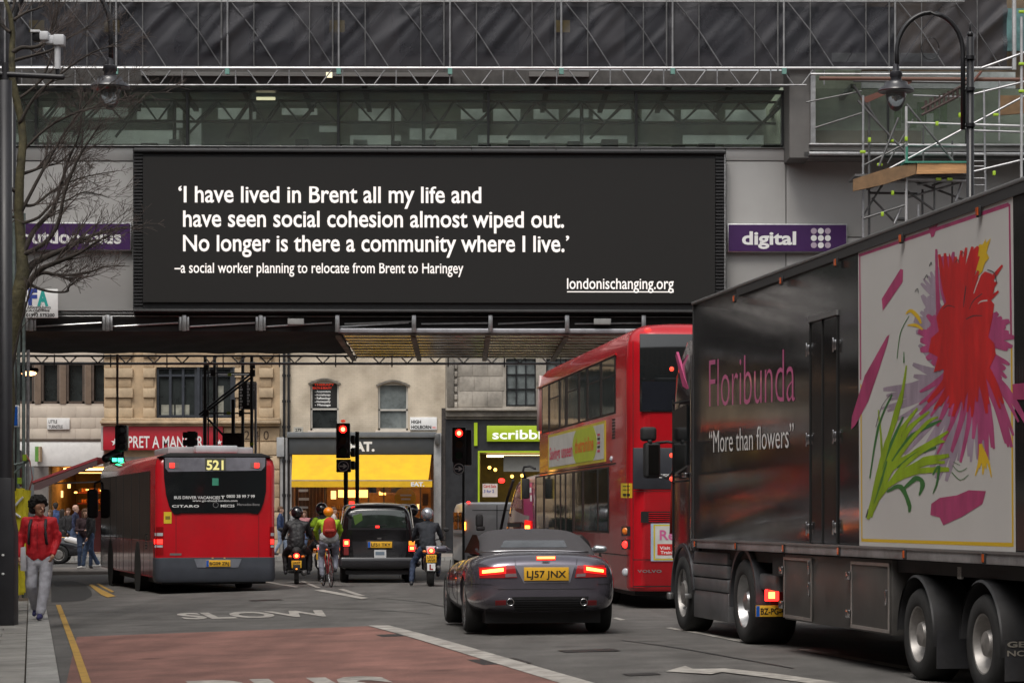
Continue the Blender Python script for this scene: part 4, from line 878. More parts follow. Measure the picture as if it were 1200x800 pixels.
X, Y, Z = base(541, Yt); T = Thing('traffic_light', 'traffic light showing red in front of the black shop front', 'traffic light', (X, Y, Z))
head(T, 538, 500, Yt, 0); arrow_sign(T, 537.7, 549); a = T.y(543, 556); MB().tube((a.x, .1, 0), (a.x, .1, a.z+.1), .035, n=10).build('post', matt, T, smooth=40); fpart(T, 'arrow_box', black, 531, 541, 545, 545, 0, .1)
fpart(T, 'rear_signal', black, 545, 503, 553, 545, .1, .3, .03)
X, Y, Z = base(143, 62); T = Thing('traffic_light', 'traffic signal seen from behind glowing green left of the red fascia', 'traffic light', (X, Y, Z))
m = MB(); a, b = T.y(135.5, 498), T.y(150, 528.5); m.box(a.x, b.x, -.15, .15, b.z, a.z); hb = m.build('signal_box', black, T, bevel=.04)
for vv in (503, 513, 523): c = T.y(142.5, vv, -.16); MB().lathe([(.125, 0), (.11, -.12), (.10, -.12), (.08, 0)], (c.x, -.15, c.z), 'y', 16).build('visor', matt, hb, smooth=50)
MB().tube(T.y(137.5, 415, .25), T.y(137.5, 500, .25), .03).build('hanger', dsteel, T); a = T.y(143, 528, .2); MB().tube((a.x, .2, 0), (a.x, .2, a.z), .05).build('post', matt, T)
m = MB(); c = T.y(129, 533, -.1); m.capsule((c.x-.1, -.1, c.z-.08), .11, (c.x+.14, .1, c.z+.06), .12); m.build('side_signal', black, T, smooth='full')
fpart(T, 'green_lens', E('signal_green', (.05, 1, .45), 4.), 131.5, 536.5, 136.5, 540.5, -.14, -.12, .01); fpart(T, 'green_lens', E('signal_green', (.05, 1, .45), 4.), 138, 536.5, 144, 540.8, -.16, -.12, .01); fpart(T, 'lower_signal', black, 129, 534.5, 145, 542, -.11, .1, .01)
X, Y, Z = base(223, 64); T = Thing('traffic_light', 'back of a traffic signal in front of the red fascia lettering', 'traffic light', (X, Y, Z))
fpart(T, 'signal_box', matt, 219, 505, 229, 526, -.12, .15, .02); 
for vv in (506, 515): fpart(T, 'visor', matt, 214, vv, 231, vv+7, -.08, .08, .02)
a = T.y(226, 526, .1); MB().tube((a.x, .1, 0), (a.x, .1, a.z), .05).build('post', matt, T)
X, Y, Z = base(19, 47); T = Thing('traffic_light', 'small green traffic signal between the left scaffold poles', 'traffic light', (X, Y, Z+KH))
fpart(T, 'signal_box', black, 14.5, 527, 23.5, 570, 0, .2, .02); c = T.y(19, 537, -.01); MB().lathe([(.001, 0), (.06, 0)], (c.x, -.01, c.z), 'y', 16).build('green_lens', E('signal_green', (.05, 1, .45), 4.), T)
fpart(T, 'red_panel', M('red_panel', (.3, .01, .01), .4), 15.5, 553, 22.5, 564, -.03, -.002); a = T.y(19, 570, .1); MB().tube((a.x, .1, 0), (a.x, .1, a.z), .04).build('post', matt, T)
# lit lamp under the bridge
X, Y, Z = base(34, 61); T = Thing('street_lamp', 'lit orange cobra head street lamp under the left end of bridge', 'street lamp', (X, Y, Z))
c = T.y(33, 436); m = MB(); m.capsule((c.x-.2, 0, c.z+.02), .09, (c.x+.2, 0, c.z+.05), .06, sc=(1, 1, 1)); m.build('lamp_head', matt, T, smooth='full'); MB().ball((c.x+.02, -.03, c.z-.03), .19, .08, .06).build('lamp_glow', E('sodium_lamp', (1, .50, .22), 5.), T, smooth='full')
a = T.y(20, 433); MB().path([(c.x-.2, .05, c.z+.04), (a.x, .05, a.z+.03), (a.x, .05, 0)], .05).build('column', dsteel, T, smooth=40)
# ---- scaffold on the right of the bridge with plywood deck
SR = Thing('access_scaffold', 'galvanised access scaffold with plywood deck right of the purple digital sign', 'scaffolding', (P(1060, 300)[0], BY-2.4, 0))
def st(u0, v0, u1, v1, r=.027, d=0, d2=None, mt=None): return MB().tube(SR.y(u0, v0, d), SR.y(u1, v1, d if d2 is None else d2), r, n=8).build('tube', mt or steel, SR, smooth=40)
gst = M('green_tube', (.06, .25, .18), .5, metal=.2, var=.2)
for (u0, v0, u1, v1, r, d, mt) in ((1011.5, 112, 1011.5, 420, .027, 0, steel), (1018.5, 115, 1018.5, 420, .03, .8, dsteel), (1062, 125, 1062, 420, .032, -.2, barl), (1062.5, 172, 1062.5, 205, .034, -.21, gst), (1082, 150, 1082, 215, .022, .9, dsteel), (1116, 165, 1116, 300, .022, .8, dsteel),
    (1153, 105, 1155, 240, .026, .2, steel), (1171, 95, 1171, 165, .022, .3, steel), (1197, 20, 1197, 230, .032, -.2, barl), (1188.5, -10, 1188.5, 82, .05, .9, barl),
    (1062, 144, 1135, 146, .026, -.2, barl), (1045, 170, 1133, 171, .026, .4, steel), (1070, 112, 1130, 114, .024, .5, steel), (1000, 95, 1140, 97, .03, .6, dsteel), (950, 87, 1135, 87.5, .026, -.1, barl), (960, 92, 1200, 93.5, .045, .3, M('rust_tube', (.14, .07, .05), .7)),
    (1133, 146, 1200, 148, .03, 0, barl), (1138, 153, 1200, 155, .026, 0, steel), (1130, 195, 1153, 195, .015, .2, steel), (1135, 189, 1155, 189, .015, .2, steel), (1135, 181, 1155, 181, .015, .2, steel), (1135, 209, 1155, 209, .015, .2, steel), (1135, 217, 1155, 217, .015, .2, steel),
    (1012, 214, 1200, 113, .026, .3, steel), (1135, 112, 1200, 96, .026, .2, steel), (1075, 217, 1200, 187, .026, 0, steel), (1150, 80, 1200, 62, .03, .3, steel),
    (1005, 118, 1062, 180, .026, .2, dsteel), (1062, 122, 1118, 190, .026, .1, dsteel), (1053, 138, 1030, 195, .026, -.3, dsteel), (1010, 195, 1062, 168, .024, .2, dsteel), (1070, 140, 1040, 192, .02, .6, dsteel),
    (1030, 212, 1135, 212, .026, -.1, steel), (1063, 210, 1133, 212, .028, -.2, barl), (1018, 226, 1075, 227, .028, .3, dsteel), (1015, 222, 1060, 205, .026, 0, dsteel), (1012, 256, 1062, 240, .026, -.1, dsteel), (1022, 232, 1050, 262, .026, .1, dsteel), (1060, 222, 1100, 250, .028, .2, dsteel), (1070, 212, 1132, 235, .026, .4, dsteel), (1062, 232, 1133, 212, .026, .3, steel), (1010, 255, 1035, 215, .024, .1, dsteel), (1048, 262, 1058, 240, .03, 0, steel), (1120, 236, 1128, 212, .03, .2, steel),
    (1076, 240, 1076, 260, .03, .1, steel), (1081, 222, 1081, 255, .026, .4, dsteel), (1092, 218, 1135, 202, .024, .1, dsteel), (1095, 215, 1095, 250, .022, .2, dsteel), (1048, 257, 1062, 257, .04, .2, dsteel), (945, 120, 1010, 107, .02, .8, dsteel), (955, 150, 1012, 132, .022, .8, dsteel), (1000, 100, 1030, 145, .03, .7, dsteel)):
    st(u0, v0, u1, v1, r, d, mt=mt)
m = MB()   # ladder beam, rusty, running back
for k in range(9): a, b = SR.y(1085+k*5.3, 118-k*2.2, .5), SR.y(1085+k*5.3, 132-k*2.6, .5); m.tube(a, b, .03)
m.tube(SR.y(1080, 128, .5), SR.y(1136, 96, .5), .035); m.tube(SR.y(1080, 135, .5), SR.y(1125, 112, .5), .03); m.build('ladder_beam', M('rust_dark', (.07, .045, .04), .7), SR)
rb = M('rust_red', (.13, .05, .035), .7)
MB().tube(SR.y(1134, 104, .2), SR.y(1150, 84, .2), .03).build('rusty_bracket', rb, SR); MB().prism([(SR.y(1010, 113).x, SR.y(1010, 113).z), (SR.y(1040, 102).x, SR.y(1040, 102).z), (SR.y(1074, 88).x, SR.y(1074, 88).z), (SR.y(1070, 95).x, SR.y(1070, 95).z), (SR.y(1018, 118).x, SR.y(1018, 118).z)], .3, .34).build('rusty_channel', rb, SR)
ply = M('plywood', (.42, .23, .10), .75, var=.4, scale=1.5, stretch=(1, 6, 6))
m = MB(); q4 = [SR.y(1075, 190, -.4), SR.y(1134, 190, -.4), SR.y(1134, 203, -.4), SR.y(1074, 204, -.4)]; m.prism([(p.x, p.z) for p in q4], -.4, -.36); m.build('plywood_board', ply, SR)
q4 = [SR.y(1000, 210, -.4), SR.y(1040, 197, -.4), SR.y(1074, 191, -.4), SR.y(1073, 204, -.4), SR.y(1036, 216, -.4), SR.y(1000, 224, -.4)]; MB().prism([(p.x, p.z) for p in q4], -.38, -.3).build('plywood_board', M('plywood_painted_shade', (.20, .12, .06), .8, var=.3), SR)  # darker copy of the plywood: shade put into the colour
q4 = [SR.y(1172, 112, 1), SR.y(1200, 112, 1), SR.y(1210, 132, 1), SR.y(1172, 135, 1)]; MB().prism([(p.x, p.z) for p in q4], 1, 1.1).build('plywood_board', M('plywood_painted_shade', (.2, .12, .06), .8), SR)
a, b = SR.y(1060, 189.3, -.4), SR.y(1134, 190.5, -.4); MB().box(a.x, b.x, -.42, .9, b.z-.01, b.z+.03).build('deck_board', gst, SR); a, b = SR.y(1003, 226, 0), SR.y(1130, 226, 0); MB().box(SR.y(1000, 0).x, SR.y(1134, 0).x, -.3, .8, SR.y(0, 206).z-.05, SR.y(0, 206).z).build('deck_board', dsteel, SR)
for uu, vv in ((1011, 178), (1019, 164), (1031, 193), (1044, 165), (1062, 163), (1098, 145), (1125, 135), (1167, 134.5), (1197, 107), (1197, 75), (1100, 210), (1113, 210), (1165, 203), (1046, 226), (1034, 251), (1197, 14)):
    c = SR.y(uu, vv, -.25); hz = random.random() < .5; MB().box(c.x-(.06 if hz else .032), c.x+(.06 if hz else .032), -.28, -.20, c.z-(.03 if hz else .05), c.z+(.03 if hz else .05)).build('tape', tape, SR, bevel=.01)
# ================================================================ BARE TREE
X, Y, Z = base(10, 38.5); TR = Thing('bare_tree', 'leafless tree with mossy trunk and fine twigs in front of the left purple sign', 'tree', (X, Y, Z+KH))
barkg = M('mossy_bark', (.085, .075, .038), .9, var=.5, scale=5, bump=.8, bscale=25); bark = M('dark_bark', (.04, .032, .026), .9, var=.4, scale=8, bump=.5, bscale=30); twig = M('twig_bark', (.085, .066, .058), .85, var=.4, scale=6)
K = 38.5/F
def tp(u, v, d=0): return TR.y(u, v, d)
spine = [(4, 700), (5, 600), (3, 520), (6, 470), (4, 430), (14, 385), (22, 345), (27, 318), (25, 290), (22, 250), (23, 210), (27, 165), (25, 140), (20, 120), (14, 90), (14, 60), (15, 40), (12, 18), (6, 0), (4, -30)]
rad = [15, 13, 12, 12, 12, 10, 8.5, 7.5, 6.2, 5.6, 5.2, 4.6, 4.6, 4.4, 4.0, 3.6, 3.2, 2.6, 2.2, 1.6]
trunk = MB().path([tp(u, v, .06*sin(i*1.7)) for i, (u, v) in enumerate(spine)], [r*K for r in rad], 14)
trunk.build('trunk', barkg, TR, smooth='full')
rt = random.Random(11); limbs = MB(); tw_ = MB(); ntw = [0]
def limb(pts, r0, r1, mb=limbs, d0=0, d1=0):
    n = len(pts); P_ = [tp(u, v, d0+(d1-d0)*i/(n-1)) for i, (u, v) in enumerate(pts)]
    # smooth by Catmull-Rom
    Q = []
    for i in range(n-1):
        a, b, c, d = P_[max(i-1, 0)], P_[i], P_[i+1], P_[min(i+2, n-1)]
        for k in range(4):
            t = k/4; Q.append(.5*((2*b)+(c-a)*t+(2*a-5*b+4*c-d)*t*t+(3*b-a-3*c+d)*t**3))
    Q.append(P_[-1]); R_ = [(r0+(r1-r0)*i/(len(Q)-1))*K for i in range(len(Q))]
    mb.path(Q, R_, 6 if r0 > 1 else 4); return Q, R_
def grow(p, d, r, L, depth):
    n = max(3, int(L/(.10))); Q = [p]; d = d.normalized(); q = p.copy()
    for i in range(n):
        d = (d+Vector((rt.uniform(-.16, .16), rt.uniform(-.16, .16), rt.uniform(-.12, .17)))).normalized(); q = q+d*(L/n); Q.append(q.copy())
    R_ = [max(r*(1-.75*i/n), .0028) for i in range(n+1)]; tw_.path(Q, R_, 4 if r < .012 else 6); ntw[0] += 1
    if depth > 0:
        for k in range(2+int(L*4.2)):
            i = rt.randint(1, n-1); dd = (Q[i+1]-Q[i]).normalized(); ax = Vector((rt.uniform(-.4, .4), 1, rt.uniform(-.4, .4))).normalized()
            ang = rt.choice([-1, 1])*rt.uniform(.35, .8); nd = Matrix.Rotation(ang, 3, ax) @ dd; nd.z += .12
            grow(Q[i], nd, R_[i]*.55, L*rt.uniform(.35, .62), depth-1)
main = [([(20, 350), (34, 315), (52, 302), (80, 290), (108, 276), (135, 268), (153, 265)], 5.2, .5, 0, .4), ([(24, 345), (45, 318), (65, 308), (92, 297), (112, 284), (140, 270)], 4, .5, 0, -.5), ([(28, 335), (48, 320), (66, 322), (88, 322), (108, 318), (125, 312), (152, 312)], 3.0, .4, 0, .3),
    ([(30, 330), (45, 338), (62, 342), (79, 341.5), (80.5, 336), (95, 325)], 2.2, .5, 0, -.3), ([(26, 300), (40, 270), (62, 245), (72, 215), (80, 188), (92, 160), (97, 125)], 3.4, .6, 0, .5), ([(24, 300), (52, 285), (68, 262), (76, 225), (92, 185), (108, 160), (118, 145)], 3.2, .5, 0, -.4),
    ([(23, 205), (38, 200), (52, 195), (70, 190), (90, 170)], 2.4, .4, 0, .3), ([(23, 240), (40, 240), (60, 225), (85, 212), (110, 205), (140, 200)], 2.2, .4, .0, .5), ([(14, 62), (25, 56), (38, 56), (50, 52), (58, 42), (64, 28), (70, 0), (74, -20)], 3.0, .5, 0, .2), ([(14, 72), (28, 68), (44, 64), (62, 58), (80, 45), (105, 30), (122, 14)], 2.2, .3, 0, -.3),
    ([(12, 38), (4, 32), (-4, 20), (-12, -5)], 2.4, .5, 0, 0), ([(22, 225), (14, 222), (2, 216), (-12, 214)], 3.4, .8, 0, -.2), ([(24, 252), (10, 255), (-5, 254)], 2, .5, 0, 0), ([(14, 25), (30, 15), (48, 8), (60, -8)], 2.2, .5, 0, .2), ([(8, 470), (20, 400), (32, 352), (44, 310), (58, 280), (66, 240)], 1.6, .4, -.2, -.6), ([(12, 18), (20, -5), (26, -30)], 2, .5, 0, .2), ([(24, 250), (50, 200), (78, 152), (108, 115), (138, 92)], 2.6, .4, 0, .4), ([(23, 145), (42, 112), (72, 86), (108, 62), (140, 52)], 2.2, .4, 0, -.2), ([(19, 118), (46, 96), (60, 66), (66, 28), (64, -10)], 2.0, .4, 0, .3), ([(24, 180), (55, 150), (90, 132), (125, 122), (165, 108)], 2.0, .35, 0, .2), ([(25, 262), (45, 255), (60, 240), (78, 235), (100, 225), (128, 232)], 2.2, .4, 0, .1)]
for pts, r0, r1, d0, d1 in main:
    Q, R_ = limb(pts, r0, r1, limbs, d0, d1); n = len(Q)
    for k in range(11 if pts[0][1] > 100 else 9):
        i = rt.randint(int(n*.2), n-2); dd = (Q[i+1]-Q[i]).normalized(); nd = Matrix.Rotation(rt.choice([-1, 1])*rt.uniform(.25, .7), 3, Vector((rt.uniform(-.4, .4), 1, rt.uniform(-.4, .4))).normalized()) @ dd
        nd += Vector((.18, 0, .30)); grow(Q[i], nd, max(R_[i]*.5, .005), rt.uniform(.28, .8), 2)
limbs.build('limbs', bark, TR, smooth='full'); tw_.build('crown', twig, TR, kind='stuff', recalc=False)
# ---- side of the street out of the picture on the left: what the lorry and the bus sides mirror
wallm = M('street_stone', (.17, .145, .12), .85, var=.3, scale=.4, dirt=.4)
OB = Thing('street_building', 'long stone terrace with shops lining the left pavement outside the view', 'building', (K0.x-4.6*cos(RY), K0.y-4.6*sin(RY)*-1*-1, 0), RY)
MB().box(-9, 0, -70, 58, -.6, 14).build('wall', wallm, OB)
for i in range(24):
    y0 = -36+i*3.9
    MB().box(.01, .06, y0, y0+3.1, .5, 3.0).build('shop_window', gglass if i % 3 else gl2, OB)
    MB().box(.0, .25, y0-.3, y0+3.4, 3.2, 3.9).build('shop_fascia', [white, M('red_fascia', (.4, .01, .02), .4), fasc, M('blue_poster', (.02, .06, .16), .5)][i % 4], OB)
    for r_ in range(2):
        for k in range(2): 
            w_ = MB().box(.01, .05, y0+.3+k*1.5, y0+1.3+k*1.5, 5+r_*3.4, 7.1+r_*3.4).build('window', gglass, OB); MB().box(.02, .12, y0+.2+k*1.5, y0+1.4+k*1.5, 4.86+r_*3.4, 5.0+r_*3.4).build('sill', portland, w_)
MB().box(.0, .4, -38, 58, 4.1, 4.4).build('string_course', portland, OB)

RB = Thing('street_building', 'long stone terrace lining the right side of the road outside the view', 'building', (12.5, 20, 0), RY)
MB().box(0, 10, -75, 20, -.6, 14).build('wall', wallm, RB)
for i in range(20):
    y0 = -72+i*4.4
    MB().box(-.06, -.01, y0, y0+3.4, .5, 3.2).build('shop_window', gglass if i % 3 else gl2, RB)
    for r_ in range(2):
        for k in range(2): MB().box(-.05, -.01, y0+.4+k*1.8, y0+1.5+k*1.8, 5+r_*3.4, 7.1+r_*3.4).build('window', gglass, RB)
EB = Thing('street_building', 'tall brown brick block added to close the street far behind the viewpoint', 'building', (14, -75, 0), RY)  # unseen; made tall so the glazing mirrors it instead of sky
MB().box(-45, 45, -12, 0, -.6, 42).build('wall', M('brown_brick', (.16, .10, .07), .85, var=.3, scale=.4), EB)
for i in range(20):
    for r_ in range(12): MB().box(-42+i*4.2, -40+i*4.2, .01, .05, 1.5+r_*3.2, 3.6+r_*3.2).build('window', gglass, EB)

LB2 = Thing('street_building', 'dark brick block added to close the left side of the junction outside the view', 'building', (-24, 92, 0), 0)  # unseen; dark wall added for the bus side to mirror
MB().box(-40, 0, 0, 10, -.6, 13).build('wall', M('dark_brick_wall', (.09, .065, .05), .85, var=.3, scale=.4), LB2)
for i in range(9):
    for r_ in range(3): MB().box(-38+i*4.2, -36+i*4.2, -.06, -.01, 1+r_*4, 3.4+r_*4).build('window', gglass if (i+r_) % 3 else gl2, LB2)
# ================================================================ VEHICLES
def wheel(parent, x, y, r, wdt, rim_r, side=-1, rimm=None, spokes=0, name='wheel', dual=False):
    """outer face at x, looking to side (-1 = left); axle height r"""
    m = MB(); s = side; W = -s*wdt
    m.lathe([(rim_r, 0), (rim_r+.02, s*.012), (r-.03, s*.008), (r, -s*.03), (r, W+s*.03), (r-.03, W), (rim_r, W)], (x, y, r), 'x', 40)
    t = m.build(name, rub, parent, smooth=50)
    mt = rimm or M('rim_silver', (.34, .325, .31), .48, metal=.6, var=.2, scale=8, dirt=.3)
    q = MB()
    if spokes:
        q.lathe([(rim_r, -s*.0), (rim_r-.02, -s*.01), (rim_r-.035, -s*.05), (rim_r-.035, W*.8)], (x, y, r), 'x', 36)
        q.lathe([(.001, -s*.03), (.06, -s*.03), (.075, -s*.05)], (x, y, r), 'x', 20)
        for k in range(spokes):
            a = 2*pi*k/spokes
            for da in (-.10, .10):
                c0 = (x-s*.045, y+.05*cos(a), r+.05*sin(a)); c1 = (x-s*.03, y+(rim_r-.02)*cos(a+da), r+(rim_r-.02)*sin(a+da)); q.tube(c0, c1, .016, .012, n=6)
        b = MB(); b.lathe([(.001, -s*.10), (rim_r*.75, -s*.10)], (x, y, r), 'x', 24); 
        rm_ = q.build('rim', mt, t, smooth=50); b.build('brake_disc', dsteel, t)
    else:
        q.lathe([(rim_r, 0), (rim_r-.012, -s*.005), (rim_r-.03, -s*.06), (rim_r-.05, -s*.10), (.16, -s*.13 if dual else -s*.03), (.13, -s*(.10 if dual else 0)), (.10, 0 if not dual else -s*.02), (.001, s*.01)], (x, y, r), 'x', 36)
        rm_ = q.build('rim', mt, t, smooth=35)
        nb = MB()
        for k in range(10): a = 2*pi*k/10; nb.ball((x-s*.035 if not dual else x-s*.118, y+.2*cos(a), r+.2*sin(a)), .02, .016, .016, 6, 4)
        if rim_r > .2: nb.build('wheel_nuts', steel, t)
    return t
def plan(x0, x1, y0, y1, rr, rf, ins=0, n=6):       # rounded rectangle: rr at rear (y0), rf at front (y1)
    x0 += ins; x1 -= ins; y0 += ins; y1 -= ins; P = []
    for cx, cy, r, a0 in ((x0+rr, y0+rr, rr, 180), (x1-rr, y0+rr, rr, 270), (x1-rf, y1-rf, rf, 0), (x0+rf, y1-rf, rf, 90)):
        for k in range(n+1): t = radians(a0+90*k/n); P.append((cx+r*cos(t), cy+r*sin(t)))
    return P
def shell(x0, x1, y0, y1, rr, rf, levels):  # levels: (z, inset)
    m = MB(); m.loft([[(x, y, z) for x, y in plan(x0, x1, y0, y1, rr, rf, ins)] for z, ins in levels]); return m
class Surf:      # puts patches onto a finished body, seen from the photograph's side, as real thin pieces
    def __init__(s, T, o): s.T = T; me = o.data; s.b = BVHTree.FromPolygons([v.co.copy() for v in me.vertices], [tuple(p.vertices) for p in me.polygons])
    def hit(s, u, v):
        o, d = s.T.ray(u, v); l, n, i, t = s.b.ray_cast(o, d.normalized()); return (l, n) if l is not None else (None, None)
    def quad(s, name, mat, q, off=.006, n=8, m=3, parent=None, th=.0):
        rows = []; last = None
        for j in range(m+1):
            r_ = []
            for i in range(n+1):
                a, b = i/n, j/m; u = (q[0][0]*(1-a)+q[1][0]*a)*(1-b)+(q[3][0]*(1-a)+q[2][0]*a)*b; v = (q[0][1]*(1-a)+q[1][1]*a)*(1-b)+(q[3][1]*(1-a)+q[2][1]*a)*b
                l, nn = s.hit(u, v)
                if l is None: l, nn = last if last else (Vector((0, 0, 0)), Vector((0, -1, 0)))
                last = (l, nn); r_.append(tuple(l+nn*off))
            rows.append(r_)
        mb = MB(); mb.loft(rows, cap=False, closed=False)
        # skirt back to the body
        edge = rows[0]+[r[-1] for r in rows[1:]]+rows[-1][-2::-1]+[r[0] for r in rows[-2:0:-1]]
        d = Vector((0, off+.01, 0)); mb.loft([edge, [tuple(Vector(p)+d) for p in edge]], cap=False)
        return mb.build(name, mat, parent or s.T, smooth=50)
def mkplate(T, u0, v0, u1, v1, yp, st, parent=None, mat=None, blue=False, cap=.072):
    a, b = T.y(u0, v0, yp), T.y(u1, v1, yp); p = MB().box(a.x, b.x, yp-.012, yp, b.z, a.z).build('number_plate', mat or yplate, parent or T, bevel=.004)
    w_ = b.x-a.x; o = w_*.14 if blue else w_*.06
    if blue: MB().box(a.x+.003, a.x+w_*.11, yp-.0145, yp-.0125, b.z+.004, a.z-.004).build('plate_band', M('sign_blue', (.01, .1, .45), .4), p)
    text('plate_text', st, ink, p, (a.x+o, yp-.015, (a.z+b.z)/2-cap/2), (1, 0, 0), (0, 0, 1), w_-o-w_*.06, cap, bold=.02); return p
# ---------------------------------------------------------------- flower lorry
LY = atan2(450, F)
cX, cY = (813-CU)*30/F, 30.0
from mathutils.geometry import tessellate_polygon
TL = Thing('articulated_lorry', 'dark grey articulated flower lorry with painted bouquet panel along its side', 'lorry', (cX+1.275*cos(LY), cY+1.275*sin(LY), g(2.6, 28)), LY)
def SX(u, v): return TL.x(u, v, -1.275)
def sbox(name, mat, u0, v0, u1, v1, x0=.0, x1=.02, parent=None, bevel=0, ref=None):  # flush box on the left side between two pixels; x0,x1 outward
    a, b = TL.x(u0, v0, -1.275-x0), TL.x(u1, v1, -1.275-x0); m = MB().box(-1.275-x1, -1.275-x0, a.y, b.y, a.z, b.z); return m.build(name, mat, parent or TL, bevel=bevel)
dgrey = bpy.data.materials.new('lorry_dark_paint'); dgrey.use_nodes = True; N, L = dgrey.node_tree.nodes, dgrey.node_tree.links; b = N['Principled BSDF']
b.inputs['Base Color'].default_value = (.017, .0165, .017, 1); b.inputs['Roughness'].default_value = .16; b.inputs['Specular IOR Level'].default_value = .6; b.inputs['Coat Weight'].default_value = .0; b.inputs['Coat Roughness'].default_value = .08
tc = N.new("ShaderNodeTexCoord"); wv = N.new("ShaderNodeTexWave"); wv.bands_direction = 'Y'; wv.inputs['Scale'].default_value = 9; wv.inputs['Distortion'].default_value = .4
no = N.new("ShaderNodeTexNoise"); no.inputs['Scale'].default_value = .8; bp = N.new("ShaderNodeBump"); bp.inputs['Strength'].default_value = .05; bp.inputs['Distance'].default_value = .01
bp2 = N.new("ShaderNodeBump"); bp2.inputs['Strength'].default_value = .016; bp2.inputs['Distance'].default_value = .05
n3 = N.new("ShaderNodeTexNoise"); n3.inputs['Scale'].default_value = 2.5; n3.inputs['Detail'].default_value = 9; m3 = N.new("ShaderNodeMapRange"); m3.inputs[1].default_value = .3; m3.inputs[2].default_value = .7; m3.inputs[3].default_value = .09; m3.inputs[4].default_value = .15
L.new(tc.outputs['Object'], wv.inputs[0]); L.new(tc.outputs['Object'], no.inputs[0]); L.new(wv.outputs['Fac'], bp.inputs['Height']); L.new(no.outputs[0], bp2.inputs['Height']); L.new(bp.outputs[0], bp2.inputs['Normal']); L.new(bp2.outputs[0], b.inputs['Normal'])
L.new(tc.outputs['Object'], n3.inputs[0]); L.new(n3.outputs[0], m3.inputs[0]); L.new(m3.outputs[0], b.inputs['Roughness'])
zt = SX(813, 357).z; zb_ = SX(816, 632).z; zr = SX(816, 641.5).z
body = MB().box(-1.275, 1.275, -13.6, 0, zb_, zt).build('box_body', dgrey, TL, bevel=.012)
MB().box(-1.30, 1.30, -13.62, .03, zt-.002, zt+.035).build('roof_rail', M('rail_grey', (.22, .22, .22), .4, metal=.4), TL, bevel=.01)
MB().box(-1.292, -1.276, -13.6, -2.2, zt-.088, zt-.004).build('top_band', M('band_charcoal', (.045, .045, .046), .45, var=.15), TL)
MB().box(-1.30, 1.30, -13.6, -.02, zr, zb_-.002).build('side_rail', M('rail_aluminium', (.42, .42, .43), .45, metal=.5, var=.25, dirt=.6, scale=3), TL, bevel=.008)
MB().box(-1.31, -1.301, -13.6, -.02, zb_-.012, zb_+.01).build('rail_lip', M('rail_grey', (.22, .22, .22), .4), TL)
MB().box(-1.285, -1.255, .002, .03, zb_, zt).build('corner_post', M('band_charcoal', (.045,)*3, .4), TL)
# doors
a0, a1, a2 = SX(950, 600).y, SX(964.5, 600).y, SX(981.7, 600).y; ztop = SX(946, 379).z; gapm = M('door_gap', (.006, .006, .006), .8, var=0)
for yy in (a0, a1, a2): MB().box(-1.289, -1.276, yy-.007, yy+.007, zr+.02, ztop).build('door_gap', gapm, TL)
MB().box(-1.30, -1.276, a2-.02, a0+.02, ztop, ztop+.05).build('door_head', M('rail_grey', (.22, .22, .22), .4), TL)
for y0, y1 in ((a0-.02, a1+.02), (a1-.02, a2+.02)): MB().box(-1.2785, -1.276, y1, y0, zb_+.02, ztop-.02).build('door_leaf', dgrey, TL)
for (uu, vv) in ((949, 410), (949, 515), (949, 619), (980.5, 404), (980.5, 511.6), (980.5, 618)):
    c = SX(uu, vv); q = MB(); q.box(-1.305, -1.28, c.y-.04, c.y+.04, c.z-.05, c.z+.05); q.box(-1.32, -1.30, c.y-.012, c.y+.012, c.z-.07, c.z+.07); q.build('door_hinge', chrome, TL, bevel=.008)
for (uu, vv) in ((864, 349+1), (919, 329), (983.5, 307.5), (1060, 279.5), (1151, 248)):
    c = SX(uu, vv); q = MB().box(-1.315, -1.293, c.y-.035, c.y+.035, c.z-.045, c.z+.045).build('marker_housing', matt, TL, bevel=.005); MB().box(-1.325, -1.3155, c.y-.022, c.y+.022, c.z-.032, c.z+.032).build('marker_lens', M('marker_orange', (.55, .10, .02), .25, var=.2, coat=.5), q)
for uu in (818, 866, 922, 987, 1064.5, 1158):
    c = SX(uu, 650); zc = (zr+zb_)/2; q = MB().box(-1.318, -1.301, c.y-.03, c.y+.03, zc-.045, zc+.045).build('marker_housing', matt, TL, bevel=.004); MB().box(-1.326, -1.3185, c.y-.018, c.y+.018, zc-.032, zc+.032).build('marker_lens', M('marker_orange', (.55, .1, .02), .25), q)
for uu, vv in ((953.5, 438), (974.5, 435)): c = SX(uu, vv)
pinkp = M('pink_print', (.58, .12, .29), .3, var=.06, coat=.3)
def side_text(st, mat, u0, v0, u1, v1, h0, bold=.01, space=1.):   # baseline from (u0,v0) to (u1,v1)
    p, q_ = TL.x(u0, v0, -1.2795), TL.x(u1, v1, -1.2795); d = q_-p; return words('side_lettering', st, mat, TL, p, d, (0, 0, 1), d.length, h0, bold=bold)
side_text("Floribunda", pinkp, 831, 477, 931.5, 470, .60, bold=-.012)
side_text("\u201cMore than flowers\u201d", wprint, 831, 530, 930, 524, .27, bold=-.004)
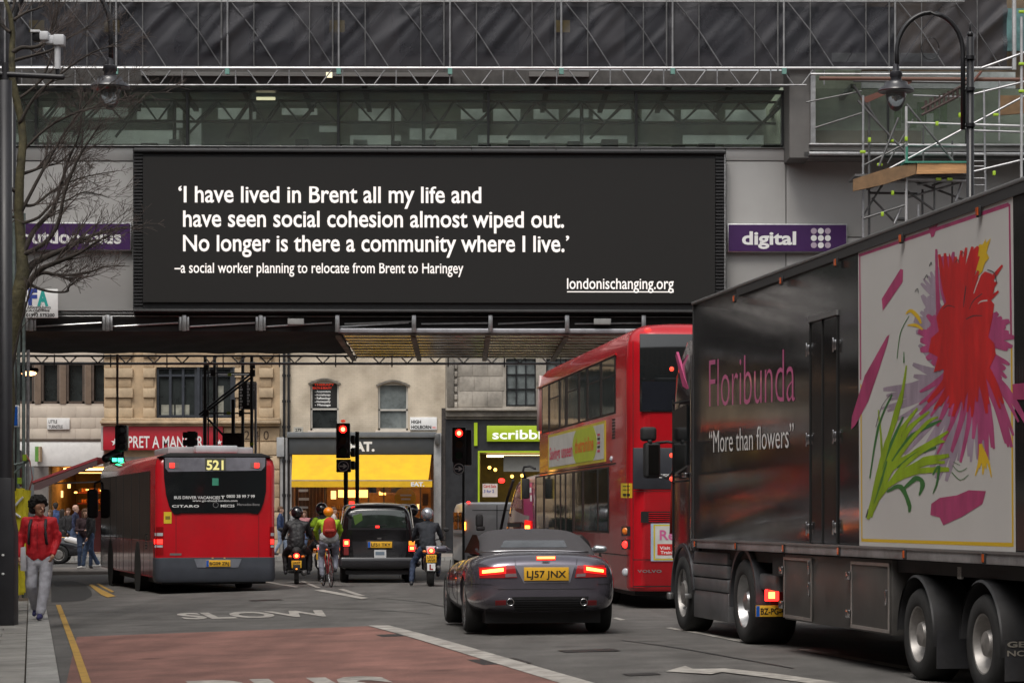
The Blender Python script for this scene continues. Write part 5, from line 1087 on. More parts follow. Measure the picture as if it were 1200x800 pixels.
# white art panel with a painted bouquet (flat print, thin raised layers)
pw = M('panel_white', (.60, .59, .57), .4, var=.04, scale=.6, coat=.2)
def spoly(name, mat, pts, off, parent=None):
    P_ = [SX(u, v) for u, v in pts]; tri = tessellate_polygon([[Vector((p.y, p.z, 0)) for p in P_]])
    me = bpy.data.meshes.new(name); me.from_pydata([(-1.277-off*.35, p.y, p.z) for p in P_], [], [tuple(t) for t in tri]); me.materials.append(mat); o = bpy.data.objects.new(name, me); link(o); o.parent = par(parent or TL); return o
spoly('art_panel', pw, [(1006, 295), (1187.5, 228.5), (1191, 648.5), (1007.5, 640.5)], .004)
mag = M('print_magenta', (.42, .055, .16), .45, var=.22, scale=5, stretch=(1, 1, .4)); rd = M('print_red', (.56, .02, .02), .45, var=.22, scale=5, stretch=(1, 1, .4)); lil = M('print_lilac', (.36, .29, .36), .45, var=.22, scale=5, stretch=(1, 1, .4)); ye = M('print_yellow', (.72, .47, .02), .4, var=.04); gr = M('print_green', (.28, .42, .015), .45, var=.22, scale=5, stretch=(1, 1, .4)); dg = M('print_dark_green', (.04, .17, .04), .4, var=.05); bkp = M('print_charcoal', (.035, .04, .045), .4, var=0); pk = M('print_pink', (.45, .07, .20), .45, var=.22, scale=5, stretch=(1, 1, .4))
def line(a, b, w0, w1, mat, off, name='border_line'):
    dx, dy = b[0]-a[0], b[1]-a[1]; l = hypot(dx, dy); nx, ny = -dy/l, dx/l
    spoly(name, mat, [(a[0]+nx*w0, a[1]+ny*w0), (b[0]+nx*w1, b[1]+ny*w1), (b[0]-nx*w1, b[1]-ny*w1), (a[0]-nx*w0, a[1]-ny*w0)], off)
line((1007, 299.5), (1183, 239.5), 1.6, 2.3, mag, .006); line((1008, 300), (1009, 445), .7, .8, mag, .006); line((1183.5, 239), (1185.5, 395), 1., 1.1, mag, .006)
line((1009.3, 450), (1010.5, 633), .6, .7, ye, .006); line((1010, 632.5), (1187, 638), 1.7, 2.4, ye, .006); line((1186, 405), (1187.5, 640), .9, 1., ye, .006)
def stroke(pts, widths, mat, off, name='brush_stroke', ragged=0, rs=0):
    r_ = random.Random(rs); Q = []; W = []
    for i in range(len(pts)-1):
        a, b, c, d = pts[max(i-1, 0)], pts[i], pts[i+1], pts[min(i+2, len(pts)-1)]
        for k in range(5):
            t = k/5; Q.append(tuple(.5*(2*b[j]+(c[j]-a[j])*t+(2*a[j]-5*b[j]+4*c[j]-d[j])*t*t+(3*b[j]-a[j]-3*c[j]+d[j])*t**3) for j in (0, 1))); W.append(widths[i]+(widths[i+1]-widths[i])*t)
    Q.append(pts[-1]); W.append(widths[-1]); Lf, Rt = [], []
    for i, (q, w_) in enumerate(zip(Q, W)):
        a, b = Q[max(i-1, 0)], Q[min(i+1, len(Q)-1)]; dx, dy = b[0]-a[0], b[1]-a[1]; l = hypot(dx, dy) or 1; nx, ny = -dy/l, dx/l; w_ = w_/2
        e1, e2 = 1+ragged*r_.uniform(-1, 1), 1+ragged*r_.uniform(-1, 1); Lf.append((q[0]+nx*w_*e1, q[1]+ny*w_*e1)); Rt.append((q[0]-nx*w_*e2, q[1]-ny*w_*e2))
    for i in range(len(Q)-1): pass
    P_ = [SX(*p) for p in Lf]; R2 = [SX(*p) for p in Rt]; m = MB(); x = -1.277-off*.35
    m.loft([[(x, p.y, p.z) for p in P_], [(x, p.y, p.z) for p in R2]], cap=False, closed=False); return m.build(name, mat, TL, recalc=False)
def burst(cx, cy, spec, mat, off, base=6):      # ragged petal mass: a fan of brush strokes
    for k, (a, l, w_) in enumerate(spec):
        t = radians(a); ex, ey = cx+l*cos(t)*.8, cy-l*sin(t); mx, my = cx+l*.55*cos(t+.10)*.8, cy-l*.55*sin(t+.10)
        stroke([(cx, cy), (mx, my), (ex, ey)], [w_*.8, w_, w_*.35], mat, off+k*.00004, rs=k, ragged=.06)
rb_ = random.Random(4)
def fan(cx, cy, a0, a1, n, l0, l1, w0, w1, mat, off):
    burst(cx, cy, [(a0+(a1-a0)*k/(n-1)+rb_.uniform(-3, 3), rb_.uniform(l0, l1), rb_.uniform(w0, w1)) for k in range(n)], mat, off)
fan(1128, 440, 135, 205, 12, 52, 78, 7, 12, lil, .0056); fan(1130, 430, 190, 290, 24, 98, 138, 7, 12, lil, .0062); fan(1112, 380, 120, 190, 12, 35, 52, 9, 14, lil, .0068); fan(1108, 350, 95, 150, 7, 28, 40, 5, 8, lil, .0072)
fan(1138, 415, 250, 318, 18, 95, 130, 5, 10, pk, .0080); fan(1138, 415, 320, 350, 8, 50, 62, 7, 12, pk, .0084); fan(1140, 400, -12, 40, 8, 44, 62, 9, 14, pk, .0088); fan(1122, 392, 140, 250, 18, 38, 58, 9, 15, pk, .0096); fan(1122, 425, 215, 262, 10, 60, 82, 5, 8, pk, .0102)
fan(1118, 375, 80, 106, 8, 62, 82, 5, 10, pk, .0112)
stroke([(1098, 292), (1099, 330), (1101, 375)], [2.5, 4, 6], mag, .0120)
fan(1130, 392, 45, 112, 16, 70, 104, 5, 10, rd, .0124); fan(1134, 400, 232, 305, 17, 68, 96, 5, 9, rd, .0128)
red_poly = [(1112, 352), (1113, 296), (1117, 305), (1119, 318), (1122, 300), (1125, 318), (1127, 302), (1131, 312), (1134, 322), (1138, 296), (1146, 288), (1148.5, 290), (1143, 322), (1141, 345), (1147, 326), (1155, 318), (1163, 321), (1167, 332), (1165, 343), (1160, 350), (1166, 356), (1164, 372), (1159, 395), (1166, 402), (1168, 415), (1160, 432), (1155, 450), (1150, 440), (1147, 462), (1142, 448), (1138, 478), (1134, 455), (1130, 482), (1127, 455), (1123, 470), (1120, 455), (1114, 475), (1112, 450), (1105, 455), (1107, 432), (1095, 436), (1100, 418), (1089, 412), (1092, 396), (1101, 388), (1098, 372), (1104, 360)]
spoly('flower_heart', rd, red_poly, .0135)
stroke([(1150, 322), (1145, 335), (1142, 344)], [1.2, 1.2, .8], pw, .0142); stroke([(1158, 352), (1151, 353), (1147, 356)], [2, 1.5, .8], pw, .0142)
stroke([(1133, 335), (1131, 350), (1130, 360)], [1, 1.3, .6], bkp, .0142); stroke([(1152, 344), (1142, 352), (1137, 362)], [1, 1.2, .6], bkp, .0142); stroke([(1133, 374), (1142, 370), (1152, 370)], [1, 1.5, .7], bkp, .0142); stroke([(1106, 362), (1112, 358), (1120, 360)], [.8, 1.2, .6], bkp, .0142)
stroke([(1158, 316), (1166, 320), (1169, 332)], [1, 1.2, .8], bkp, .0142); stroke([(1120, 308), (1123, 304), (1125, 308)], [.7, .8, .6], bkp, .0142); stroke([(1127, 299), (1129, 295), (1131, 298)], [.7, .8, .6], bkp, .0142); stroke([(1084, 327), (1087, 322), (1088, 326)], [.7, .8, .6], bkp, .0142); stroke([(1090, 312), (1092, 307), (1093, 311)], [.7, .8, .6], bkp, .0142); stroke([(1073, 342), (1076, 338), (1077, 343)], [.7, .8, .6], bkp, .0142)
spoly('petal_yellow', ye, [(1147, 323), (1142, 305), (1145, 293), (1149, 286), (1152, 287), (1156, 280), (1156, 285), (1162, 279), (1159, 288), (1157, 296), (1160, 302), (1155, 308), (1152, 318)], .0125)
burst(1150, 520, [(265, 28, 5), (275, 36, 4), (285, 30, 4), (292, 42, 3), (258, 38, 3)], ye, .010)
for q in ([(1080, 379), (1076, 371), (1068, 364), (1062, 368)], [(1082, 386), (1074, 381), (1064, 381)]): stroke(q, [2, 4.5, 4, 1][:len(q)] if len(q) == 4 else [2, 4, 1], ye, .010)
spoly('brush_slash', mag, [(1034, 350), (1056, 315), (1059, 316), (1058.5, 330), (1035, 364)], .010)
spoly('brush_slash', mag, [(998, 503), (999, 488), (1014, 440), (1040, 394), (1043, 392), (1040, 404), (1031, 432), (1018, 470), (1003, 498)], .010)
spoly('brush_slash', mag, [(1092, 590), (1102, 583), (1122, 580), (1136, 574), (1156, 575), (1152, 590), (1128, 605), (1106, 615), (1102, 606), (1091, 603)], .010)
spoly('brush_slash', mag, [(1089, 267), (1097, 264), (1098, 260), (1100, 262), (1095, 277), (1092, 278)], .010); spoly('brush_slash', mag, [(1187, 450), (1206, 448), (1206, 468), (1188, 468)], .010)
# stems and leaves
for pts, ws, mt in (([(1024, 598), (1050, 540), (1084, 498), (1100, 488)], [4, 8, 6, 2], gr), ([(1026, 590), (1060, 545), (1095, 520), (1108, 517)], [4, 8, 7, 3], gr), ([(1020, 604), (1034, 552), (1048, 492), (1060, 450)], [4, 8, 7, 2], gr), ([(1042, 570), (1080, 545), (1108, 541)], [4, 7, 5], gr), ([(1018, 608), (1028, 565), (1040, 520), (1056, 470), (1063, 428)], [5, 8, 9, 7, 2], gr), ([(1020, 600), (1036, 560), (1054, 510), (1076, 478)], [6, 9, 10, 3], gr), ([(1026, 592), (1044, 548), (1064, 505), (1090, 482)], [6, 9, 9, 3], gr), ([(1026, 585), (1046, 548), (1075, 530), (1112, 505)], [6, 11, 11, 4], gr), ([(1028, 580), (1056, 556), (1084, 540), (1113, 533)], [6, 11, 12, 6], gr), ([(1044, 566), (1072, 553), (1098, 550), (1113, 550)], [5, 9, 10, 7], gr),
    ([(1022, 606), (1030, 570), (1034, 530), (1030, 480)], [3, 4, 4, 2], gr), ([(1030, 560), (1045, 520), (1059, 488)], [2, 4, 3], dg), ([(1046, 540), (1070, 510), (1104, 492)], [2, 6, 3], dg), ([(1052, 548), (1074, 532), (1098, 524)], [2, 5, 3], dg), ([(1040, 576), (1056, 570), (1066, 590), (1066, 600)], [3, 7, 6, 2], dg), ([(1060, 572), (1074, 560), (1082, 566), (1078, 580)], [3, 8, 7, 2], dg), ([(1094, 556), (1101, 546), (1099, 565), (1094, 578)], [2, 4, 3, 1], dg),
    ([(1025, 590), (1034, 562), (1040, 540)], [1, 3, 2], dg), ([(1020, 560), (1030, 500), (1046, 462)], [2, 3, 2], dg), ([(1060, 425), (1060, 412)], [2, 1], dg), ([(1016, 606), (1018, 596)], [3, 1], bkp), ([(1027, 500), (1034, 476), (1046, 460)], [.8, .8, .6], bkp), ([(1052, 420), (1056, 390), (1066, 370)], [.9, 1.2, .8], dg), ([(1117, 545), (1125, 552), (1134, 548)], [.9, 1, .8], dg), ([(1116, 553), (1126, 562), (1136, 556)], [1.2, 1, .8], dg), ([(1118, 541), (1126, 545)], [.8, .7], dg)):
    stroke(pts, [w_*(.68 if mt is gr else .8) for w_ in ws], mt, .0112+random.random()*.002, ragged=.18, rs=len(pts)*7+int(ws[1]*3))
# lockers, chassis, axles
lk = M('locker_grey', (.10, .095, .09), .4, metal=.3, var=.25, scale=2, dirt=.35); lke = M('locker_edge', (.36, .33, .31), .4, metal=.5, var=.2, dirt=.3)
yA, yB, yC, yD = SX(917, 690).y, SX(950.5, 690).y, SX(995.5, 690).y, SX(1042, 690).y; zl0, zl1 = SX(950, 730).z, zr-.012
MB().box(-1.25, -.6, yD, yA, zl0, zl1).build('locker_body', lk, TL, bevel=.008); MB().box(-1.25, -.7, yA, yA+.5, zr-.25, zr-.01).build('locker_step', matt, TL)
for (p_, q_) in ((yA-.02, yB+.02), (yC-.02, yD+.03)):
    MB().box(-1.262, -1.251, q_, p_, zl0+.03, zl1-.03).build('locker_door', lk, TL, bevel=.004)
    f = MB()
    for (y0, y1, z0, z1) in ((q_, p_, zl0+.02, zl0+.05), (q_, p_, zl1-.06, zl1-.03), (q_, q_+.025, zl0+.051, zl1-.061), (p_-.025, p_, zl0+.051, zl1-.061)): f.box(-1.272, -1.263, y0, y1, z0, z1)
    d_ = f.build('locker_frame', lke, TL)
    for zz in (zl0+.15, zl1-.17): MB().box(-1.30, -1.2725, p_-.03, p_+.09, zz-.04, zz+.04).build('hinge', chrome, d_, bevel=.008)
    for zz in (((zl0+zl1)/2,) if p_ < yB else ((zl0+zl1)/2, zl1-.12)): MB().box(-1.295, -1.2725, q_+.01, q_+.05, zz-.07, zz+.07).build('latch', chrome, d_, bevel=.006)
MB().box(-1.2, 1.2, -13.4, -.1, zr-.12, zr-.01).build('underframe', matt, TL); MB().box(-.5, .5, -13.4, 3.2, .62, zr-.13).build('chassis_rails', matt, TL)
MB().box(-.9, .9, -6.2, -3.2, .35, .9).build('spare_carrier', matt, TL)
R3 = .40
for uu in (1073, 1149, 1238):
    yy = SX(uu, 700).y; wheel(TL, -1.255, yy, R3, .30, .245, -1, dual=True); wheel(TL, 1.255, yy, R3, .30, .245, 1, dual=True); MB().tube((-1, yy, R3), (1, yy, R3), .07).build('axle', matt, TL)
    gm = MB(); rr = []
    for xx in (-1.27, -.93):
        rr.append([(xx, yy-(R3+.075)*cos(t), R3+.02+(R3+.075)*sin(t)) for t in [radians(-12)+radians(192)*k/20 for k in range(21)]])
    gm.loft(rr, cap=False, closed=False); rr2 = [[(x, yy+(y-yy)*1.045, R3+(z-R3)*1.045) for x, y, z in r] for r in rr]; gm.loft(rr2, cap=False, closed=False); gm.loft([rr[0], rr2[0]], cap=False, closed=False)
    # flared outer lip
    gm.loft([rr2[0], [(-1.285, y, z-.02) for _, y, z in rr2[0]]], cap=False, closed=False)
    gm.build('mudguard', M('mudguard_black', (.028, .028, .03), .5, var=.3, scale=4, dirt=.3), TL, smooth=50)
    fl = MB().box(-1.25, -.9, yy-R3-.10, yy-R3-.085, .13, .46).build('mud_flap', M('flap_rubber', (.022, .022, .025), .7, var=.4, scale=5, dirt=.5), TL)
    if uu == 1149:
        pr = M('flap_print', (.22, .20, .17), .8); text('flap_lettering', "GEERLINGS", pr, fl, (-1.235, yy-R3-.105, .40), (1, 0, 0), (0, 0, 1), .62, .045, bold=.03); text('flap_lettering', "NOORDWIJK", pr, fl, (-1.235, yy-R3-.105, .33), (1, 0, 0), (0, 0, 1), .62, .045)
c = SX(1114, 671); MB().box(-1.20, -1.18, c.y-.05, c.y+.05, c.z-.05, c.z+.05).build('white_sticker', M('sticker_grey', (.4, .4, .38), .6, var=.4, scale=30), TL)
MB().tube((-.62, SX(893, 640).y, zr-.1), (-.62, SX(893, 640).y, .35), .05).build('landing_leg', matt, TL)
# tractor
ydr, yfr = SX(868, 700).y, SX(797, 700).y; Rt_ = .475
wheel(TL, -1.24, ydr, Rt_, .5, .30, -1, rimm=alu, dual=True); wheel(TL, 1.24, ydr, Rt_, .5, .30, 1, dual=True); wheel(TL, -1.24, yfr, Rt_, .32, .30, -1); wheel(TL, 1.24, yfr, Rt_, .32, .30, 1)
MB().tube((-1, ydr, Rt_), (1, ydr, Rt_), .09).build('axle', matt, TL)
fd = M('fender_grey', (.045, .047, .052), .4, var=.2, scale=3, dirt=.3)
for yy, a0_, a1_ in ((ydr, -8, 182), (yfr, -5, 175)):
    gm = MB(); Rg = Rt_+.09; rr = [[(xx, yy+Rg*cos(t), Rt_+Rg*sin(t)) for t in [radians(a0_)+radians(a1_-a0_)*k/20 for k in range(21)]] for xx in (-1.255, -.8)]
    rr2 = [[(x, yy+(y-yy)*1.09, Rt_+(z-Rt_)*1.09) for x, y, z in r] for r in rr]; gm.loft(rr, cap=False, closed=False); gm.loft(rr2, cap=False, closed=False); gm.loft([rr[0], rr2[0]], cap=False, closed=False); gm.build('mudguard', fd, TL, smooth=40)
sk = M('skirt_grey', (.15, .15, .155), .4, metal=.3, var=.25, scale=2.5, dirt=.35)
yS0, yS1 = SX(848, 690).y, SX(805, 690).y
for z0, z1, xx in ((.86, 1.0, -1.235), (.70, .85, -1.24), (.54, .69, -1.235), (.20, .535, -1.225)): MB().box(xx, -.7, yS0, yS1-(0 if z0 > .5 else .15), z0, z1).build('side_skirt', sk, TL, bevel=.015)
MB().box(-1.20, -.7, SX(905, 690).y, ydr-.55, .62, .80).build('rear_fender_step', sk, TL, bevel=.02)
yt = SX(890, 700).y
MB().box(-1.18, -.55, yt-.02, yt+.15, .60, .80).build('tail_lamp_housing', M('red_lens_dull', (.10, .01, .01), .3), TL, bevel=.02)
c = TL.y(903.5, 697, yt-.04); MB().box(c.x-.07, c.x+.09, yt-.05, yt-.02, c.z-.065, c.z+.065).build('tail_lamp', redl, TL, bevel=.02); MB().box(c.x-.03, c.x+.04, yt-.056, yt-.0505, c.z-.035, c.z+.035).build('tail_lamp_core', redhot, TL, bevel=.01)
mkplate(TL, 885.5, 709, 925, 722, yt-.05, "BZ-PG-48", blue=True, cap=.07)
MB().box(-1.15, 1.15, yt-.0, yt+.1, .42, .60).build('rear_crossbar', matt, TL)
# cab
cabm = M('cab_black_paint', (.018, .013, .015), .14, var=.2, coat=.3, scale=1.5); yc1 = SX(783, 600).y+.28
shell(-1.24, 1.24, .12, yc1, .06, .42, [(.55, .03), (.95, 0), (1.2, 0), (2.0, .0), (2.7, .02), (3.3, .06), (3.62, .16), (3.7, .35)]).build('cab', cabm, TL, smooth=35)
ct_ = TL.x(790, 500, -1.245)
MB().prism([(.45, 2.05), (yc1-.45, 1.95), (yc1-.50, 2.75), (.45, 2.8)], -1.262, -1.235, 'yz').build('side_window', dglass, TL)
for (y0, y1, z0, z1) in ((.30, .33, 1.0, 3.1), (yc1-.42, yc1-.40, .9, 2.9), (.3, yc1-.4, 1.85, 1.87), (.3, yc1-.4, 2.84, 2.86)): MB().box(-1.25, -1.235, y0, y1, z0, z1).build('door_seam', gapm, TL)
MB().box(-1.29, -1.245, .42, .6, 1.9, 1.96).build('door_handle', chrome, TL, bevel=.01); MB().box(-1.26, -1.2, .14, .28, 1.0, 3.4).build('side_deflector', M('deflector', (.03, .028, .03), .2, coat=.7), TL, bevel=.02)
spk = MB().prism([(.5, 2.95), (.95, 3.05), (1.35, 3.45), (1.3, 3.5), (.85, 3.15)], -1.20, -1.17, 'yz').build('pink_flash', mag, TL)
MB().path([(-1.2, yc1-.1, 1.2), (-1.16, yc1-.06, 2.0), (-1.12, yc1-.16, 3.2), (-1.0, yc1-.3, 3.55)], .02, 6).build('red_edge_trim', M('orange_trim', (.45, .03, .02), .3), TL, smooth='full')
for zz in (3.3, 2.2, 1.9): MB().ball((-1.2, yc1-.15, zz), .03, .04, .03, 8, 6).build('marker_lamp', E('marker_lit', (1, .06, .03), 1.5), TL)
def mir(name, mt, u0, v0, u1, v1, yq, bv=.03): a, b = TL.y(u0, v0, yq), TL.y(u1, v1, yq); return MB().box(a.x, b.x, yq-.03, yq+.14, b.z, a.z).build(name, mt, TL, bevel=bv, seg=3)
yq = yc1-.1
mir('wide_mirror', matt, 752, 500, 769.5, 516.5, yq, .04); mir('main_mirror', matt, 755.5, 518, 774, 560, yq, .04); a, b = TL.y(760, 521, yq-.032), TL.y(772, 556, yq-.032); MB().box(a.x, b.x, yq-.036, yq-.031, b.z, a.z).build('mirror_glass', M('mirror_glass', (.3, .3, .3), .03, metal=1, var=0), TL)
m = MB(); m.path([TL.y(768, 519, yq), TL.y(782, 517.5, yq), (-1.15, yq-.2, TL.y(790, 520, yq).z)], .018, 8); m.path([TL.y(772, 556, yq), TL.y(782, 560, yq), (-1.15, yq-.2, TL.y(790, 545, yq).z)], .018, 8); m.tube(TL.y(761, 515, yq), TL.y(762, 520, yq), .03); m.build('mirror_arm', matt, TL, smooth='full')
MB().box(-1.33, -1.24, yfr-.5, yfr-.42, .42,   .48).build('side_lamp', alu, TL, bevel=.01); MB().box(-1.31, -1.24, yfr+.52, yfr+.62, .38, .46).build('step', alu, TL, bevel=.01)
# ---------------------------------------------------------------- red double deck bus
DB = Thing('double_decker_bus', 'red double deck bus with long side advert stopped ahead of the lorry', 'bus', ((738-CU)*39.4/F+1.25*cos(radians(6.2)), 39.4+1.25*sin(radians(6.2)), g(2, 43)), radians(6.2))
busr = M('bus_red', (.50, .008, .016), .24, var=.12, scale=.9, coat=.45, dirt=.35); LEN = 12.4
shell(-1.25, 1.25, 0, LEN, .36, .35, [(.30, .04), (.36, .0), (4.05, 0), (4.24, .015), (4.40, .06), (4.50, .15), (4.57, .32), (4.60, .55)]).build('body', busr, DB, smooth=40)
MB().box(-1.1, 1.1, .4, LEN-.4, .22, .31).build('underbody', matt, DB)
def D(u, v): return DB.x(u, v, -1.25)
bgl = M('bus_glass', (.018, .026, .022), .05, var=.6, scale=2.0, spec=.3, coat=0, bump=.12, bscale=1.6); bfr = M('bus_window_rubber', (.018, .016, .017), .5, var=.1)
def dpane(parent, u0, u1, zlo, zhi, mt, x=.012, name='window_pane', bv=.0):
    a, b = D(u0, 500).y, D(u1, 500).y; return MB().box(-1.25-x, -1.25-.002, a, b, zlo, zhi).build(name, mt, parent, bevel=bv)
ub, ut, lb, lt_ = 3.22, 4.12, 1.24, 2.30
band = dpane(DB, 635.2, 721.8, ub-.03, ut+.03, bfr, .006, 'upper_window_band')
for u0, u1 in ((636.5, 643), (645.6, 655.4), (658, 662.6), (666.2, 677.8), (680.8, 687.4), (690.6, 703.4), (706.8, 720.6)):
    w_ = dpane(DB, u0, u1, ub, ut, bgl)
    if u0 in (645.6, 666.2, 690.6, 706.8): dpane(w_, u0, u1, ut-.30, ut-.275, bfr, .018, 'hopper_rail')
MB().box(-1.268, -1.24, D(722, 500).y, D(630, 500).y, ut+.035, ut+.06).build('gutter', busr, DB)
band = dpane(DB, 627.5, 714, lb-.03, lt_+.03, bfr, .006, 'lower_window_band')
for u0, u1 in ((629.5, 637), (639.5, 650.5), (652.3, 656.5), (658.5, 662.5), (664.5, 671), (674.5, 682.3), (685.3, 700), (702.2, 712.6)):
    w_ = dpane(DB, u0, u1, lb if u0 > 672 or u0 < 650 else .42, lt_, bgl)
MB().box(-1.258, -1.252, D(722, 500).y, D(630, 500).y, 2.36, 2.38).build('body_seam', gapm, DB); MB().box(-1.258, -1.252, D(736, 600).y, D(640, 600).y, .86, .875).build('body_seam', gapm, DB)
ayr, ayf = D(705, 500).y, D(644, 500).y
adf = MB().box(-1.266, -1.252, ayr-.35 if False else D(710, 500).y, D(643.3, 500).y, 2.42, 3.12).build('advert_frame', M('advert_yellow', (.55, .45, .05), .5), DB)
a, b = D(709, 500).y, D(644.3, 500).y; MB().box(-1.270, -1.2665, a+.03, b-.03, 2.47, 3.07).build('advert', M('advert_white', (.55, .55, .52), .5), adf)
mid = D(686, 500).y; cc = MB(); cc.prism([(mid+1.6*cos(t)*1., 2.77+.42*sin(t)) if abs(.42*sin(t)) < .299 else (mid+1.6*cos(t), 2.77+(.299 if sin(t) > 0 else -.299)) for t in [2*pi*k/40 for k in range(40)]], -1.272, -1.2705, 'yz'); cc.build('advert_disc', M('advert_green', (.42, .50, .04), .5), adf)
p = (-1.2735, D(645.5, 520).y, 2.62); text('advert_lettering', "Savings unseen", M('advert_pink', (.6, .06, .12), .5), adf, p, (0, -1, 0), (0, 0, 1), p[1]-D(672, 500).y, .25, bold=.02)
p = (-1.2738, D(675, 520).y, 2.66); text('advert_lettering', "thetrainline", M('advert_orange', (.65, .18, .02), .5), adf, p, (0, -1, 0), (0, 0, 1), p[1]-D(697, 500).y, .26, bold=.03)
for k in range(5): MB().box(-1.2735, -1.271, D(701.5, 500).y, D(704.5, 500).y, 2.6+k*.07, 2.64+k*.07).build('advert_figure', ink if k % 2 else M('advert_pink', (.6, .06, .12), .5), adf)
for k in range(7): MB().box(-1.257, -1.2515, D(717.5, 500).y, D(721, 500).y, 2.78+k*.05, 2.81+k*.05).build('vent_slat', gapm, DB)
c = D(717, 529); MB().ball((-1.26, c.y, 2.45), .03, .06, .05).build('side_lamp', clear, DB)
# rear corner and rear face
def DY(u, v, d=0): return DB.y(u, v, -d)
def dr(name, mt, u0, v0, u1, v1, d0=.001, d1=.02, bv=0, parent=None):
    a, b = DY(u0, v0), DY(u1, v1); return MB().box(a.x, b.x, -d1, -d0, b.z, a.z).build(name, mt, parent or DB, bevel=bv)
cs = Surf(DB, [o for o in DB.o.children if o.name.startswith('body')][0])
dr('rear_window', dglass, 749.5, 391, 880, 483, .001, .02, .015); dr('rear_window_lower_panel', M('dark_lower_glass', (.012, .014, .02), .2), 752, 447, 876, 481, .0205, .023)  # darker, duller panel over the lower rear glass
dr('engine_panel', M('dark_slate_panel', (.035, .037, .045), .35, var=.2), 742, 524.5, 890, 573, .001, .012, .006)
dr('engine_vent', gapm, 751, 599, 885, 612, .001, .012); 
for k in range(5): dr('vent_louvre', busr, 760, 600.5+k*2.4, 885, 601.5+k*2.4, .013, .02)
for vv in (575, 655, 686): dr('panel_seam', gapm, 742, vv, 890, vv+.7, .001, .004)
dr('panel_seam', gapm, 741.5, 400, 742.2, 690, .001, .004)
q = dr('rear_advert', M('advert_blue_frame', (.35, .45, .6), .5), 762.5, 613, 800, 657, .001, .02); dr('advert_border', M('advert_yellow', (.55, .45, .05), .5), 765.5, 614, 798, 656, .0205, .023, parent=q); dr('advert_face', M('advert_white', (.55, .55, .52), .5), 767.5, 616, 798, 654, .0235, .026, parent=q); dr('advert_button', M('print_red', (.56, .02, .02), .4), 770, 637, 797, 650, .0265, .029, parent=q)
text('advert_lettering', "Visit us", wprint, q, DY(773, 643.3, .03), (1, 0, 0), (0, 0, 1), .28, .05); text('advert_lettering', "Trainline", wprint, q, DY(774, 648.6, .03), (1, 0, 0), (0, 0, 1), .3, .05); text('advert_lettering', "Re", pinkp, q, DY(773, 632, .03), (1, 0, 0), (0, 0, 1), .25, .16)
text('maker_lettering', "VOLVO", M('badge_silver', (.3, .3, .3), .4, metal=.7), DB, DY(747, 670.5, .006), (1, 0, 0), (0, 0, 1), .39, .045, bold=.04, space=1.15)
text('rear_lettering', "BUSES", wprint, DB, DY(760, 559.5, .014), (1, 0, 0), (0, 0, 1), .36, .06, bold=.03)
for (cu, cv, r_, mt, nm) in ((732.3, 622, 4.6, amber, 'indicator_lamp'), (732.3, 637.5, 4.6, redl, 'tail_lamp'), (732.5, 670, 5.2, clear, 'reversing_lamp'), (760, 384, 0, None, '')):
    if r_: cs.quad(nm+'_bezel' if False else 'lamp_bezel', matt, [(cu-r_+1, cv-r_-1), (cu+r_+2, cv-r_-1), (cu+r_+2, cv+r_+1), (cu-r_+1, cv+r_+1)], .004, 4, 4) if nm != 'reversing_lamp' else None
    if r_:
        l, n_ = cs.hit(cu+1.5, cv); n_ = (n_+Vector((0, -1.2, 0))).normalized(); q4 = n_.to_track_quat('Z', 'Y'); rg = []
        for k in range(5): t = pi/2*k/4; rg.append([tuple(l+n_*.03+q4 @ Vector((r_*.0128*cos(t)*cos(2*pi*i/18), r_*.0128*cos(t)*sin(2*pi*i/18), .03*sin(t)))) for i in range(18)])
        MB().loft(rg).build(nm, mt, DB, smooth='full')
cs.quad('yellow_notice', M('notice_yellow', (.75, .55, .03), .5), [(728, 566), (741, 566), (741, 583), (728, 583)], .004, 4, 2)
for vv in (569, 573, 578): cs.quad('notice_print', ink, [(730.5, vv), (738.5, vv), (738.5, vv+(1 if vv < 578 else 3)), (730.5, vv+(1 if vv < 578 else 3))], .006, 3, 1)
l = DY(759, 386.5); n_ = Vector((0, -1, 0)); MB().ball(l+n_*.01, .05, .025, .03).build('high_marker_lamp', redl, DB)
for yy in (3.3, 9.4): wheel(DB, -1.24, yy, .48, .3, .29, -1); wheel(DB, 1.24, yy, .48, .3, .29, 1)
# nearside front mirror
def dm(name, mt, u0, v0, u1, v1, y_, bv=.03): a, b = DB.y(u0, v0, y_), DB.y(u1, v1, y_); return MB().box(a.x, b.x, y_-.06, y_+.06, b.z, a.z).build(name, mt, DB, bevel=bv)
dm('nearside_mirror', matt, 610.5, 560.5, 620.5, 584, LEN); a, b = DB.y(609.8, 559.5, LEN), DB.y(620.6, 585, LEN); MB().box(a.x, a.x+.02, LEN-.075, LEN-.06, b.z, a.z).build('mirror_edge', M('mirror_yellow', (.5, .35, .04), .5), DB)
MB().path([DB.y(616, 561, LEN), DB.y(613, 552, LEN), DB.y(614, 547, LEN), DB.y(621, 546, LEN), DB.y(627, 549, LEN-.2)], .025, 8).build('mirror_arm', matt, DB, smooth='full')
MB().path([DB.y(634, 440, LEN-.3), DB.y(632, 470, LEN-.2), DB.y(631, 505, LEN-.2)], .04, 8).build('windscreen_post', M('post_pale', (.5, .4, .38), .3), DB, smooth='full')
